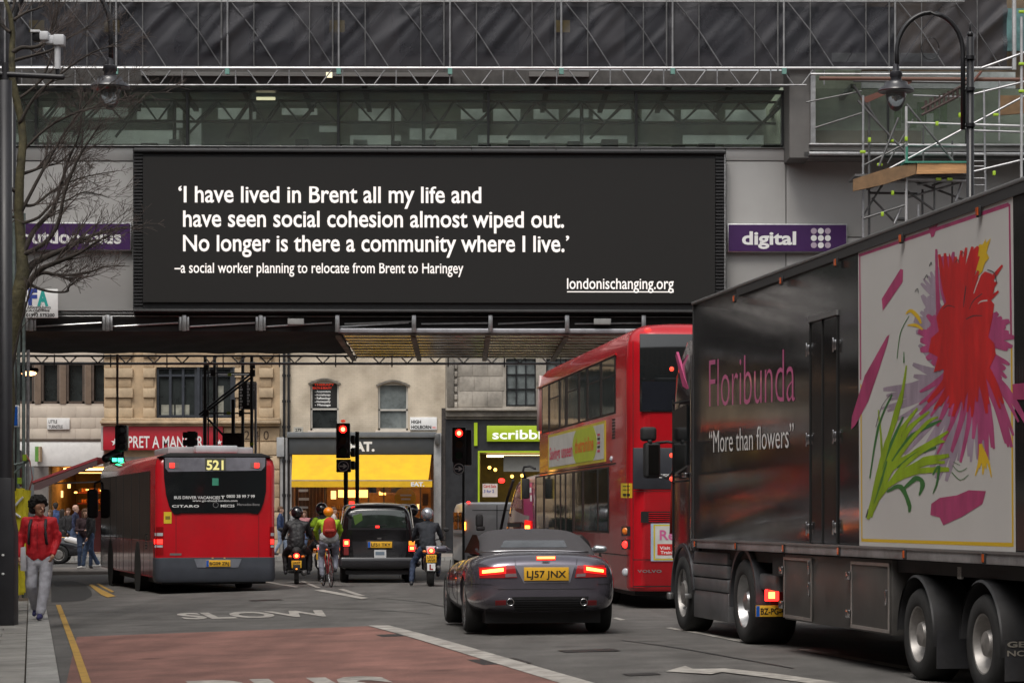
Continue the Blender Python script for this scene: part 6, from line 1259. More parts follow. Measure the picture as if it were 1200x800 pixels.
# ---------------------------------------------------------------- red single deck bus
CB = Thing('single_decker_bus', 'red single deck 521 bus seen from behind beside the left kerb', 'bus', ((183-CU)*51.8/F+1.26*cos(radians(15)), 51.8+1.26*sin(radians(15)), g(-8, 54.5)), radians(15))
busd = M('bus_side_darkened_red', (.20, .006, .010), .14, var=.15, coat=.8, scale=.8)  # body red darkened: grazing reflections on the side put into the colour
W2 = 1.265
cbody = shell(-W2, W2, 0, 12.0, .16, .3, [(.36, .0), (2.70, 0), (2.82, .03), (2.92, .10), (2.97, .25)]).build('body', busr, CB, smooth=40)
shell(-W2-.008, W2+.008, -.012, .55, .17, .06, [(.27, .03), (.33, -.004), (.62, 0), (.78, .0), (.79, .02)]).build('rear_bumper', M('bumper_slate', (.055, .062, .078), .5, var=.12, dirt=.2), CB, smooth=40)
MB().box(-1.1, 1.1, .3, 11.6, .22, .37).build('underbody', matt, CB)
def CYy(u, v, d=0): return CB.y(u, v, -d)
def cr_(name, mt, u0, v0, u1, v1, d0=.001, d1=.014, bv=0, parent=None):
    a, b = CYy(u0, v0), CYy(u1, v1); return MB().box(a.x, b.x, -d1, -d0, b.z, a.z).build(name, mt, parent or CB, bevel=bv)
ol = [(191.5, 534.5), (312, 534.5), (311.5, 575), (309, 588), (305.5, 597), (302, 602), (296, 601.5), (292, 600.5), (212, 601), (208, 602.5), (203, 601.5), (198, 593), (194.5, 580), (192, 560)]
pts = [(CYy(u, v).x, CYy(u, v).z) for u, v in ol]
MB().prism(pts, -.02, -.001).build('rear_window', dglass, CB)
ol2 = [(193, 536), (310.8, 536), (310.5, 546), (306, 551), (197, 552.5), (193.5, 548)]; MB().prism([(CYy(u, v).x, CYy(u, v).z) for u, v in ol2], -.024, -.0205).build('window_top_band', M('smoked_band', (.20, .20, .23), .2, var=.3, scale=2), CB)
pl_ = cr_('destination_blind', M('blind_smoked', (.10, .10, .08), .3), 240, 536.5, 264.5, 551, .0245, .027); text('route_number', "521", E('blind_yellow', (.9, .8, .3), .5), pl_, CYy(242, 549.8, .028), (1, 0, 0), (0, 0, 1), .36, .20, bold=.03)
for cu in (201.5, 300.5): c = CYy(cu, 545); q = MB().box(c.x-.10 if cu < 250 else c.x-.14, c.x+.14 if cu < 250 else c.x+.10, -.032, -.0245, c.z-.06, c.z+.06).build('high_lamp_surround', M('lamp_grey', (.2, .17, .17), .3), CB); MB().box(c.x-.05, c.x+.05, -.04, -.0325, c.z-.05, c.z+.05).build('high_brake_lamp', redl, q, bevel=.008)
cr_('green_sticker', M('sticker_teal', (.05, .28, .18), .5), 248.5, 560, 256, 568.5, .0205, .022)
text('window_lettering', "BUS DRIVER VACANCIES", wprint, CB, CYy(204, 584.2, .022), (1, 0, 0), (0, 0, 1), .97, .062, bold=.02); text('window_lettering', "\u260e".replace("\u260e", "T"), wprint, CB, CYy(259, 583.8, .022), (1, 0, 0), (0, 0, 1), .08, .06, bold=.05); text('window_lettering', "0800 38 99 7 99", wprint, CB, CYy(265.5, 582.8, .022), (1, 0, 0), (0, 0, 1), .60, .065, bold=.02)
text('window_lettering', "www.go-ahead-london.com", wprint, CB, CYy(225.5, 587.4, .022), (1, 0, 0), (0, 0, 1), .95, .045, bold=.01); text('window_lettering', "CITARO", wprint, CB, CYy(201.5, 594, .022), (1, 0, 0), (0, 0, 1), .57, .05, bold=.04, space=1.15); text('window_lettering', "MEC25", wprint, CB, CYy(258.7, 593.8, .022), (1, 0, 0), (0, 0, 1), .29, .055, bold=.02); text('window_lettering', "Mercedes-Benz", M('dim_print', (.25, .25, .25), .5), CB, CYy(278, 592, .022), (1, 0, 0), (0, 0, 1), .48, .05)
c = CYy(252.8, 591.2, .02); MB().lathe([(.05, 0), (.058, 0)], (c.x, -.022, c.z), 'y', 20).build('round_emblem', M('dim_print', (.25,)*3, .5), CB)
cr_('yellow_notice', M('notice_yellow', (.75, .55, .03), .5), 192, 599.5, 201, 613, .001, .006)
m_ = CYy(196.5, 606); MB().box(m_.x-.05, m_.x+.05, -.009, -.0065, m_.z-.04, m_.z+.03).build('notice_print', M('print_olive', (.25, .18, .02), .6), CB)
S2 = Surf(CB, cbody)
for (u0, u1) in ((180.8, 191.5), (316, 323)):
    S2.quad('lamp_cluster', redd, [(u0, 617), (u1, 617), (u1, 650), (u0, 650)], .008, 4, 4)
    S2.quad('reversing_lens', clear, [(u0+1, 624), (u1-.6, 624), (u1-.6, 627.5), (u0+1, 627.5)], .012, 3, 1); S2.quad('tail_lamp', redl, [(u0+.6, 631.5), (u1-.8, 631.5), (u1-.8, 637), (u0+.6, 637)], .012, 3, 2); S2.quad('lower_lens', clear, [(u0+1, 638.5), (u1-.8, 638.5), (u1-.8, 641), (u0+1, 641)], .012, 3, 1)
for uu in (206, 303): cr_('hatch_seam', gapm, uu, 604, uu+.5, 654, .001, .004)
cr_('maker_badge', M('badge_silver', (.3, .3, .3), .4), 199, 648, 212.5, 650.3, .001, .006)
for (u0, v0, u1, v1) in ((229, 655, 283, 664),): MB().prism([(CYy(u, v).x, CYy(u, v).z) for u, v in ((227.5, 654.5), (283, 654.5), (279, 664.5), (231, 664.5))], -.022, -.013).build('plate_recess', M('plate_surround', (.17, .18, .21), .45), CB)
mkplate(CB, 241.5, 656, 270, 663.5, -.023, "BG09 ZRJ", blue=True, cap=.065)
for uu in (248, 262): cr_('plate_lamp', M('plate_lamp', (.5, .4, .2), .4), uu, 652.8, uu+2, 654, .012, .03)
def CX(u, v): return CB.x(u, v, -W2)
sg = M('bus_side_glass', (.014, .011, .011), .05, var=.3, spec=.3, coat=0, bump=.12, bscale=1.6)
y_a = .75
for k, (ya, yb) in enumerate(((1.0, 3.0), (3.05, 4.6), (4.65, 6.3), (6.35, 7.9), (7.95, 9.3), (9.35, 11.6))):
    MB().box(-W2-.008, -W2-.001, ya, yb, 1.15, 2.62).build('window_pane', sg, CB, bevel=.0); MB().box(-W2-.012, -W2-.001, yb+.003, yb+.047, .4, 2.6).build('window_pillar', matt, CB)
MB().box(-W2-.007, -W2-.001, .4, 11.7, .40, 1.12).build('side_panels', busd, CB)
for yy in (1.0, 2.2, 5.1, 7.2, 8.6): MB().box(-W2-.010, -W2-.0075, yy, yy+.02, .4, 1.12).build('panel_seam', gapm, CB)
for k in range(6): MB().box(-W2-.012, -W2-.0075, 1.5, 1.9, .95+k*.06, .98+k*.06).build('vent_slat', gapm, CB)
for yy in (3.35, 9.25):
    ar = MB(); ar.lathe([(.001, -.012), (.60, -.012), (.62, -.006), (.62, .0)], (-W2-.001, yy, .48), 'x', 36); ar.build('wheel_arch', gapm, CB); wheel(CB, -W2-.0, yy, .48, .3, .29, -1, rimm=M('bus_rim_dark', (.06, .06, .06), .5, metal=.4)); wheel(CB, W2-.02, yy, .48, .3, .29, 1)
MB().box(-.9, .95, 1.0, 3.4, 2.9, 3.14).build('roof_unit', M('roof_unit_grey', (.33, .34, .35), .5, var=.15, dirt=.3), CB, bevel=.05)
MB().box(-.35, .55, .6, 1.0, 3.0, 3.16).build('roof_grille', M('roof_grille_white', (.5, .52, .54), .4), CB, bevel=.03); MB().prism([(-W2+.05, 2.9), (W2-.05, 2.9), (W2-.3, 2.985), (-W2+.3, 2.985)], -.005, .5).build('roof_edge_black', matt, CB, bevel=.01)
MB().path([(-W2+.1, 11.9, 2.6), (-W2-.10, 12.2, 2.5), (-W2-.12, 12.2, 2.3)], .03, 8).build('mirror_arm', matt, CB); MB().box(-W2-.30, -W2-.02, 12.1, 12.3, 1.6, 2.35).build('nearside_mirror', matt, CB, bevel=.09, seg=3)
# ================================================================ CARS AND VANS
def cyl_cutter(x0, x1, y, z, r):
    return MB().lathe([(r, 0), (r, x1-x0)], (x0, y, z), 'x', 40, True).build('cutter', matt, None)
def car_loft(T, name, mat, st, prof, arches=(), lv=2, parent=None):
    rings = []
    for s_ in st:
        y, hw, zb0, zt0 = s_[:4]; pr = s_[4] if len(s_) > 4 else prof
        R = [(hw*x, y, zb0+(zt0-zb0)*z) for x, z in pr]; L_ = [(-x, y, z) for x, y, z in R[::-1] if abs(x) > 1e-6]
        rings.append(R+L_)
    m = MB(); m.loft(rings, cap=True); cut = []
    for (y, r, z, hw) in arches:
        cut += [cyl_cutter(-hw-.2, -hw+.28, y, z, r), cyl_cutter(hw-.28, hw+.2, y, z, r)]
    o = m.build(name, mat, parent or T, mods=sub_cut(lv, cut), smooth=40)
    for c in cut: bpy.data.objects.remove(c)
    return o
PR = [(0, 0), (.6, 0), (.90, .05), (.985, .22), (1, .45), (.985, .65), (.94, .82), (.82, .93), (.55, .985), (0, 1)]
# ---- grey sports car
CYAW = radians(6.3); Xc, Yc = (640-CU)*29.6/F, 29.6
SCAR = Thing('sports_car', 'grey soft top sports car with lit brake lamps in the middle lane', 'car', (Xc, Yc, g(Xc, Yc+1)), CYAW)
sp = M('gunmetal_paint', (.135, .125, .155), .24, metal=.6, var=.06, scale=3, coat=.9, dirt=.08)
st = [(0, .56, .46, .79), (.02, .70, .37, .875), (.12, .825, .28, .965), (.45, .905, .24, 1.0), (.98, .935, .20, 1.008), (1.6, .915, .17, .985), (2.3, .90, .16, .935), (3.0, .90, .17, .92), (3.72, .91, .20, .87), (4.25, .85, .24, .76), (4.58, .70, .30, .64), (4.7, .45, .36, .56)]
body = car_loft(SCAR, 'body', sp, st, PR, [(.98, .365, .34, .93), (3.72, .365, .34, .91)])
for yy in (.98, 3.72):
    for s_ in (-1, 1): wheel(SCAR, s_*.89, yy, .338, .26 if yy < 2 else .23, .25, s_, rimm=M('alloy_grey', (.45, .45, .46), .25, metal=.9, var=.1), spokes=10); MB().lathe([(.001, 0), (.36, 0)], (s_*.66, yy, .36), 'x', 24).build('arch_liner', gapm, SCAR)
MB().box(-.7, .7, .3, 4.2, .14, .3).build('underbody', matt, SCAR)
tp_ = [(1, 0), (.985, .30), (.93, .62), (.80, .86), (.62, .96), (.3, 1), (0, 1)]; tprof = [(0, 0)]+tp_
cloth = M('soft_top_fabric', (.058, .054, .058), .9, var=.12, scale=9, bump=.35, bscale=120)
top = car_loft(SCAR, 'soft_top', cloth, [(.62, .62, .93, .99), (.74, .72, .93, 1.03), (1.05, .73, .92, 1.16), (1.4, .72, .92, 1.25), (1.8, .72, .91, 1.275), (2.25, .70, .91, 1.265), (2.6, .69, .90, 1.20), (3.05, .68, .88, .95)], tprof)
Sb, St = Surf(SCAR, body), Surf(SCAR, top)
rw = St.quad('rear_window', M('rear_screen_glass', (.05, .055, .06), .06, var=.5, scale=4, spec=.9, coat=.8), [(591, 633.2), (661, 633.0), (664.5, 641.2), (586, 641.5)], .005, 14, 3)
chr_ = []; 
for i in range(25):
    u = 562+i*(689-562)/24; l, n_ = St.hit(u, 646.8-1.6*sin(pi*i/24)); 
    if l is not None: chr_.append(l+n_*.006)
MB().path(chr_, .009, 6).build('chrome_strip', chrome, SCAR, smooth='full')
# side windows (left)
wa = [(.95, .975), (1.25, 1.12), (1.75, 1.195), (2.3, 1.19), (2.85, .99), (2.9, .96)]
for s_ in (-1, 1):
    rows = []
    for (yy, zz) in wa: rows.append([(s_*(.722-(z-.93)*.20), yy, z) for z in (.955, (zz+.955)/2, zz)])
    m = MB(); m.loft(rows, cap=False, closed=False); m.build('side_window', dglass, SCAR, smooth='full')
def quadlamp(q, mat, off, name, n=10, m=4, parent=None): return Sb.quad(name, mat, q, off, n, m, parent)
lampL = [(561.5, 664.5), (603, 662.5), (606, 676.5), (562.5, 677)]; lampR = [(676.5, 662.5), (708, 662), (710.5, 675.5), (673.5, 676.5)]
for q, hot in ((lampL, [(566, 668.3), (590, 665.3), (590, 669.3), (566, 671.8)]), (lampR, [(687, 664), (706.5, 667.5), (706.5, 670.5), (687, 667.8)])):
    l_ = quadlamp(q, M('tail_lens_red', (.30, .02, .025), .15, var=.2, coat=.8, emit=(1, .02, .01), es=.05), .008, 'tail_lamp'); quadlamp(hot, redhot, .014, 'brake_lamp_strip', 8, 1, l_)
    g0 = [(hot[0][0]-3, hot[0][1]-2), (hot[1][0]+3, hot[1][1]-2), (hot[2][0]+3, hot[2][1]+2.4), (hot[3][0]-3, hot[3][1]+2.4)]; quadlamp(g0, E('lamp_red_glow', (1, .012, .008), .7), .0105, 'lamp_inner', 8, 2, l_)
quadlamp([(592, 672), (605, 671.5), (605.5, 675.5), (592, 676)], M('reverse_lens_dim', (.22, .16, .17), .15), .0125, 'reversing_lens', 5, 2); quadlamp([(675.5, 672), (686, 671.5), (686, 675), (675, 675.8)], M('reverse_lens_dim', (.22, .16, .17), .15), .0125, 'reversing_lens', 5, 2)
q = quadlamp([(628.5, 652), (651, 651.8), (651, 656.2), (628.5, 656.4)], E('lamp_red_glow', (1, .012, .008), .7), .006, 'high_brake_lamp', 6, 2); quadlamp([(629.5, 653), (650, 652.8), (650, 655), (629.5, 655.2)], redhot, .012, 'brake_lamp_strip', 6, 1, q)
quadlamp([(603.5, 662.5), (673.5, 661.8), (668, 682.2), (614, 682.8)], M('plate_recess_paint', (.26, .26, .29), .35, metal=.4, coat=.5), .004, 'plate_recess', 8, 3)
a, b = SCAR.y(614, 664.5, -.02), SCAR.y(666.5, 680, -.02); mkplate(SCAR, 614, 664.3, 666.5, 679.8, min(Sb.hit(640, 672)[0].y, Sb.hit(616, 672)[0].y)-.012, "LJ57 JNX", cap=.083)
MB().prism([(.0-.03, 0), (.03, 0), (.05, .012), (-.05, .012)], -.01, 0).build('winged_badge', chrome, SCAR).location = Sb.hit(639.5, 658.5)[0]+Vector((0, -.006, 0))
quadlamp([(600, 699), (690, 698.3), (684, 714), (604, 715)], M('diffuser_black', (.012, .012, .013), .6, var=.2), .006, 'rear_grille', 12, 4)
for k in range(5): quadlamp([(602, 701.2+k*2.5), (688, 700.6+k*2.5), (688, 701.2+k*2.5), (602, 701.8+k*2.5)], M('grille_slat', (.035, .035, .04), .4), .014, 'grille_slat', 12, 1)
for u0, u1 in ((580.5, 593), (686, 699)): quadlamp([(u0, 703), (u1, 702.6), (u1, 708), (u0, 708.6)], M('reflector_red', (.25, .01, .015), .2, coat=.6), .008, 'reflector', 4, 2)
for uu in (598, 684): 
    c = Sb.hit(uu, 705)[0]; e_ = MB(); e_.lathe([(.040, .0), (.046, -.03), (.040, -.034), (.034, -.02), (.032, .1)], (c.x, c.y-.0, c.z), 'y', 20); e_.build('exhaust_tip', chrome, SCAR, smooth='full'); MB().lathe([(.001, 0), (.034, 0)], (c.x, c.y-.005, c.z), 'y', 16).build('exhaust_hole', gapm, SCAR)
for q in ([(549, 683.5), (577, 684.5), (577, 685.1), (549, 684.1)], [(700, 684), (716, 683), (716, 683.6), (700, 684.6)], [(603, 655.5), (604, 662), (604.6, 662), (603.6, 655.5)], [(676, 655), (675, 661.5), (675.6, 661.5), (676.6, 655)], [(566, 690), (714, 689), (714, 689.5), (566, 690.5)]): quadlamp(q, gapm, .003, 'panel_seam', 8, 1)
sm = [Sb.hit(u, 683.5+1.2*abs(u-640)/80) for u in range(562, 716, 7)]
for s_ in (-1, 1):
    MB().path([(s_*.93, 1.55, .32), (s_*.938, 1.50, .6), (s_*.93, 1.42, .88)], .004, 4).build('door_seam', gapm, SCAR)
    MB().path([(s_*.915, 2.9, .32), (s_*.92, 2.95, .6), (s_*.90, 2.9, .86)], .004, 4).build('door_seam', gapm, SCAR)
    mm = MB(); mm.capsule((s_*.93, 2.72, .99), .02, (s_*1.0, 2.68, 1.0), .03); mm.capsule((s_*1.0, 2.68, 1.0), .05, (s_*1.09, 2.66, 1.0), .042); mm.build('door_mirror', sp if s_ < 0 else M('mirror_silver', (.4, .42, .44), .2, metal=.6), SCAR, smooth='full')
MB().box(-.955, -.93, 1.75, 1.9, .70, .73).build('door_handle', chrome, SCAR, bevel=.006)
# ---- black taxi
TX = Thing('black_cab', 'black london cab with steamed rear window waiting behind the cyclist', 'taxi', ((442-CU)*58.6/F, 58.6, g(-3.2, 58.6)), radians(4))
PT = [(0, 0), (.80, 0), (.96, .05), (1, .2), (1, .38), (.985, .50), (.945, .62), (.89, .84), (.80, .95), (.55, .995), (0, 1)]
tb_ = M('taxi_black', (.007, .007, .008), .16, var=.1, coat=.35, dirt=.03)
body = car_loft(TX, 'body', tb_, [(0, .74, .42, 1.55), (.02, .86, .34, 1.72), (.12, .895, .28, 1.84), (.5, .905, .25, 1.90), (1.5, .91, .24, 1.92), (2.5, .91, .24, 1.90), (2.95, .90, .24, 1.80), (3.35, .88, .24, 1.22), (4.2, .83, .26, 1.08), (4.5, .74, .3, .9), (4.57, .6, .38, .8)], PT, [(.85, .36, .34, .9), (3.7, .36, .34, .9)])
for yy in (.85, 3.7):
    for s_ in (-1, 1): wheel(TX, s_*.87, yy, .33, .2, .2, s_); MB().lathe([(.001, 0), (.36, 0)], (s_*.62, yy, .36), 'x', 24).build('arch_liner', gapm, TX)
S_ = Surf(TX, body)
S_.quad('window_surround', M('taxi_trim', (.02, .02, .022), .3), [(409, 595.5), (476, 595.5), (479.5, 620.5), (408, 620.5)], .003, 10, 4); w_ = S_.quad('rear_window', M('taxi_rear_glass', (.02, .03, .025), .08, var=.6, scale=2.2, spec=.8, coat=.6), [(413, 598), (473.5, 598), (476.5, 618), (411.5, 618)], .006, 10, 4)
S_.quad('seen_hivis', M('hivis_dim', (.06, .12, .02), .4), [(413.5, 604), (424, 601), (425, 609), (416, 615)], .008, 3, 3, w_); S_.quad('boot_panel', M('taxi_gloss_panel', (.02, .021, .024), .08, coat=1, var=.0), [(412.5, 634), (478, 634), (474, 655.5), (415, 655.5)], .004, 8, 4)
S_.quad('high_brake_lamp', redl, [(440, 615.7), (444.5, 615.7), (444.5, 618), (440, 618)], .014, 2, 1); S_.quad('wiper', matt, [(430, 615.5), (453, 614.2), (453, 615), (430, 616.3)], .012, 4, 1)
for (q, mt, nm) in (([(402.5, 632), (409.5, 632), (409.5, 639.5), (402.5, 639.5)], redl, 'brake_lamp'), ([(403, 640), (408.5, 640), (408.5, 650), (403, 650)], M('lens_dull_red', (.2, .03, .03), .2), 'lower_lens'), ([(479, 633.5), (485.5, 633.5), (485, 638.5), (479, 638.5)], M('amber_lit', (.8, .25, .03), .3, emit=(1, .3, .03), es=.8), 'indicator_lamp'), ([(479, 639), (485, 639), (485, 645.5), (479, 645.5)], redl, 'brake_lamp')): S_.quad(nm, mt, q, .014, 3, 3)
for q in ([(404, 633.8), (408, 633.8), (408, 637.5), (404, 637.5)], [(480.5, 640.5), (484, 640.5), (484, 643.5), (480.5, 643.5)]): S_.quad('brake_lamp_core', redhot, q, .02, 2, 2)
S_.quad('badge', chrome, [(442, 629.8), (447, 629.8), (447, 631.5), (442, 631.5)], .01, 2, 1); yb = S_.hit(445, 637)[0].y-.01
S_.quad('plate_surround', matt, [(429, 632.5), (461.5, 632.5), (461.5, 643), (429, 643)], .008, 4, 2); mkplate(TX, 431, 634.2, 459.5, 641.4, yb-.01, "LF51 TKY", blue=True, cap=.075)
q = S_.quad('licence_plate', M('licence_white', (.55, .57, .58), .4), [(438.5, 643.8), (452.5, 643.8), (452.5, 654), (438.5, 654)], .012, 2, 2); S_.quad('licence_print', M('print_grey_blue', (.15, .2, .25), .5), [(440, 646), (450.5, 646), (450.5, 650), (440, 650)], .015, 2, 1, q)
shell(-.92, .92, -.06, .5, .10, .05, [(.36, .03), (.40, .0), (.56, .0), (.60, .02)]).build('rear_bumper', M('taxi_bumper', (.02, .02, .023), .3, coat=.4), TX, smooth=40)
MB().box(-.75, .75, .1, 4.3, .2, .3).build('underbody', matt, TX); a = S_.hit(412, 591)
MB().box(-.66, -.54, .25, .38, 1.86, 1.93).build('roof_lamp', redl, TX, bevel=.01); MB().path([(-.78, .3, 1.80), (-.70, .12, 1.84), (0, .06, 1.875), (.70, .12, 1.84), (.78, .3, 1.80)], .022, 6).build('roof_rim_line', M('rim_pale', (.32, .30, .28), .35, metal=.3), TX, smooth='full');  # pale line along the roof rim
for s_ in (-1, 1): MB().path([(s_*.80, .3, 1.79), (s_*.875, .12, 1.2), (s_*.90, .1, 1.05)], .012, 6).build('pillar_trim', M('rim_pale', (.32, .30, .28), .35), TX, smooth='full')
mm = MB(); mm.box(-.93, -.905, .9, 1.6, 1.2, 1.68); mm.box(-.93, -.905, 1.75, 2.7, 1.2, 1.68); mm.build('side_window', dglass, TX, bevel=.03)
for s_ in (-1, 1): MB().capsule((s_*.95, 2.9, 1.15), .07, (s_*1.05, 2.9, 1.18), .09).build('door_mirror', tb_, TX, smooth='full')
# ---- silver van
SV = Thing('silver_van', 'silver panel van with its left tail lamp lit beyond the motorcyclist', 'van', ((543-CU)*70/F+.95, 70, g(-.5, 70)), radians(6))
sv = M('van_silver', (.56, .56, .57), .35, metal=.0, var=.08, coat=.4, dirt=.1); PB = [(0, 0), (.9, 0), (.98, .06), (1, .25), (1, .5), (.975, .75), (.93, .93), (.85, .985), (.6, 1), (0, 1)]
vb = shell(-.95, .95, 0, 3.9, .07, .3, [(.30, .02), (.35, 0), (1.3, 0), (1.8, .04), (1.93, .09), (1.98, .22)]).build('body', sv, SV, smooth=40); car_loft(SV, 'bonnet', sv, [(3.3, .94, .3, 1.9), (3.9, .92, .3, 1.5), (4.3, .9, .3, 1.05), (4.8, .8, .35, .8)], PB)
for s_ in (-1, 1):
    MB().box(s_*.915, s_*.958, -.012, .10, 1.06, 1.48).build('tail_lamp', M('tail_lens_red', (.3, .02, .025), .15), SV, bevel=.01)
    for yy in (.8, 3.7): wheel(SV, s_*.93, yy, .32, .2, .2, s_)
MB().box(-.950, -.890, -.020, -.0125, 1.2, 1.42).build('brake_lamp_core', E('brake_orange', (1, .30, .03), 6.), SV); MB().box(-.96, -.952, .5, 1.6, 1.2, 1.7).build('side_window', dglass, SV); MB().box(-.96, -.952, 1.9, 3.4, 1.2, 1.7).build('side_window', dglass, SV); MB().box(-.962, -.952, .12, 3.4, 1.0, 1.1).build('side_moulding', dsteel, SV)
MB().box(-.01, .01, -.006, -.001, .5, 1.9).build('door_seam', gapm, SV); MB().box(-.7, .7, -.006, -.001, 1.74, 1.76).build('panel_seam', gapm, SV); MB().box(-.85, .85, -.01, .2, .3, .48).build('bumper', dsteel, SV, bevel=.03); MB().ball((-.8, .1, 1.98), .05, .05, .03).build('roof_marker', redl, SV); MB().box(-.955, -.905, -.01, .08, .55, 1.04).build('corner_trim', M('van_trim', (.2, .2, .2), .5), SV, bevel=.01)
# ---- magenta van
MV = Thing('wrapped_van', 'magenta and grey wrapped high van between the silver van and double decker', 'van', ((625-CU)*55.8/F+1.0, 55.8, g(1, 56)), radians(9.3))
mv = M('van_maroon_wrap', (.20, .035, .075), .16, var=.3, scale=.9, coat=.8); mvp = M('van_magenta', (.45, .012, .16), .3, var=.05, coat=.5); wrapg = M('wrap_grey', (.34, .30, .31), .3, var=.25, scale=2, coat=.5)
PV = [(0, 0), (.9, 0), (.98, .04), (1, .2), (1, .45), (.97, .68), (.93, .88), (.86, .965), (.6, 1), (0, 1)]
vb = car_loft(MV, 'body', mv, [(0, .9, .4, 2.4), (.03, .97, .34, 2.52), (.2, 1.0, .3, 2.56), (2.6, 1.0, .3, 2.55), (3.2, .99, .3, 2.46), (3.9, .97, .3, 2.1), (4.7, .94, .3, 1.30), (5.3, .88, .35, 1.05), (5.6, .7, .4, .9)], PV, lv=2)
S_ = Surf(MV, vb)
for nm, mt, q, off in (('rear_pillar', mvp, [(613.5, 556), (623.5, 556), (625, 610), (614.5, 610)], .006), ('wrap_patch', wrapg, [(583, 569), (596, 566), (594, 579), (586, 580)], .007), ('wrap_patch', wrapg, [(593, 588), (604, 598), (620, 606), (593, 610)], .007), ('wrap_patch', wrapg, [(592, 608), (616, 606), (616, 611), (592, 612)], .0075), ('wrap_dark_patch', M('wrap_dark', (.05, .02, .03), .2), [(576, 590), (588, 572), (590, 590), (582, 616)], .006), ('wrap_patch', M('wrap_mauve', (.24, .10, .13), .25, var=.3), [(596, 580), (612, 585), (612, 596), (600, 594)], .007), ('lower_trim', gapm, [(595, 612.5), (610, 612.5), (610, 617), (595, 617)], .008), ('white_mark', wprint, [(620, 571), (623.5, 571), (623.5, 577), (620, 577)], .012), ('white_mark', wprint, [(622, 580), (624, 580), (624, 587), (622, 587)], .012), ('pale_corner', wrapg, [(613, 603), (621, 604), (620, 612), (613, 612)], .01)): S_.quad(nm, mt, q, off, 6, 6)  # patches laid on the body, one of them near black
S_.quad('tail_lamp', E('lamp_red_glow', (1, .012, .008), .7), [(616, 609), (623, 610), (623.5, 620.5), (615.5, 620.5)], .02, 3, 3); S_.quad('brake_lamp_core', E('brake_orange', (1, .30, .03), 6.), [(617, 615.5), (622, 615.5), (622, 619.5), (617, 619.5)], .028, 2, 2)
for yy in (.9, 4.6):
    for s_ in (-1, 1): wheel(MV, s_*.985, yy, .36, .22, .2, s_)
def mvb(nm, mt, u0, v0, u1, v1, yq, bv=.03): a, b = MV.y(u0, v0, yq), MV.y(u1, v1, yq); return MB().box(a.x, b.x, yq-.08, yq+.08, b.z, a.z).build(nm, mt, MV, bevel=bv, seg=3)
mvb('door_mirror', matt, 557.5, 602.5, 566, 617, 4.3, .05); mvb('door_mirror_base', matt, 558, 616, 568, 621.5, 4.3, .04)
c = MV.y(587, 563, 3.6); MB().ball((c.x, 3.5, c.z), .08, .08, .06).build('roof_marker', redl, MV)
MB().path([(-1.0, 4.75, 1.25), (-.97, 3.9, 2.0), (-.93, 3.3, 2.42)], .035, 8).build('windscreen_pillar', matt, MV, smooth='full')
# ---- dark hatchback crossing on the left
HB = Thing('dark_hatchback', 'dark hatchback with pale headlamp crossing behind the man in red', 'car', ((98-CU)*84/F-2.1, 84, g(-14.7, 84)), radians(-84))
hb = M('hatch_paint', (.03, .03, .034), .15, var=.1, coat=.9)
PH = PR
body = car_loft(HB, 'body', hb, [(-2.1, .7, .4, .95), (-2.0, .84, .3, 1.1), (-1.0, .88, .22, 1.02), (.6, .88, .2, 1.0), (1.1, .87, .2, .99), (1.8, .82, .25, .82), (2.05, .66, .3, .7), (2.1, .5, .35, .62)], PR, [(-1.25, .35, .32, .87), (1.3, .35, .32, .87)])
car_loft(HB, 'cabin', dglass, [(-2.0, .66, .95, 1.1), (-1.7, .72, .95, 1.38), (-.8, .70, .95, 1.48), (.1, .68, .95, 1.44), (.6, .66, .95, 1.2), (1.05, .64, .93, 1.0)], tprof)
for yy in (-1.25, 1.3):
    for s_ in (-1, 1): wheel(HB, s_*.86, yy, .315, .2, .2, s_)
for s_ in (-1, 1): 
    m = MB(); m.capsule((s_*.60, 1.98, .72), .09, (s_*.80, 1.55, .84), .07); m.build('headlamp', M('headlamp_glass', (.6, .6, .62), .1, coat=1, emit=(1, .9, .8), es=.15), HB, smooth='full')
MB().box(-.5, .5, 1.95, 2.12, .3, .42).build('number_plate', white, HB)
# ================================================================ PEOPLE
skinA = M('skin_brown', (.40, .20, .125), .5, var=.1, scale=12); skinB = M('skin_pale', (.50, .30, .22), .5, var=.1, scale=12)
def cl(name, c, r=.85): return M(name, c, r, var=.22, scale=7, bump=.4, bscale=14)
def clothing(T, name, segs, mat, vox=.014, it=3, parent=None, extra=None, label=None):
    m = MB()
    for s_ in segs: m.capsule(*s_, n=14, m=4)
    if extra: extra(m)
    o = m.build(name, mat, parent or T, mods=organic(vox, it), smooth='full', recalc=True, label=label)
    data = [(v.co.copy(), v.normal.copy()) for v in o.data.vertices]; out = []
    for p, nrm in data:        # cloth folds
        d = MN.noise(Vector((p.x*11, p.y*11, p.z*17+p.x*9)))*(.005 if vox < .011 else .009)+abs(MN.noise(Vector((p.x*6+p.z*5, p.y*7, p.z*8-p.x*6))))*(.009 if vox < .011 else .016)-.003
        out.extend(p+nrm*d)
    o.data.vertices.foreach_set('co', out); o.data.update()
    return o
def V(*a): return Vector(a)
def mix(a, b, t): return a*(1-t)+b*t
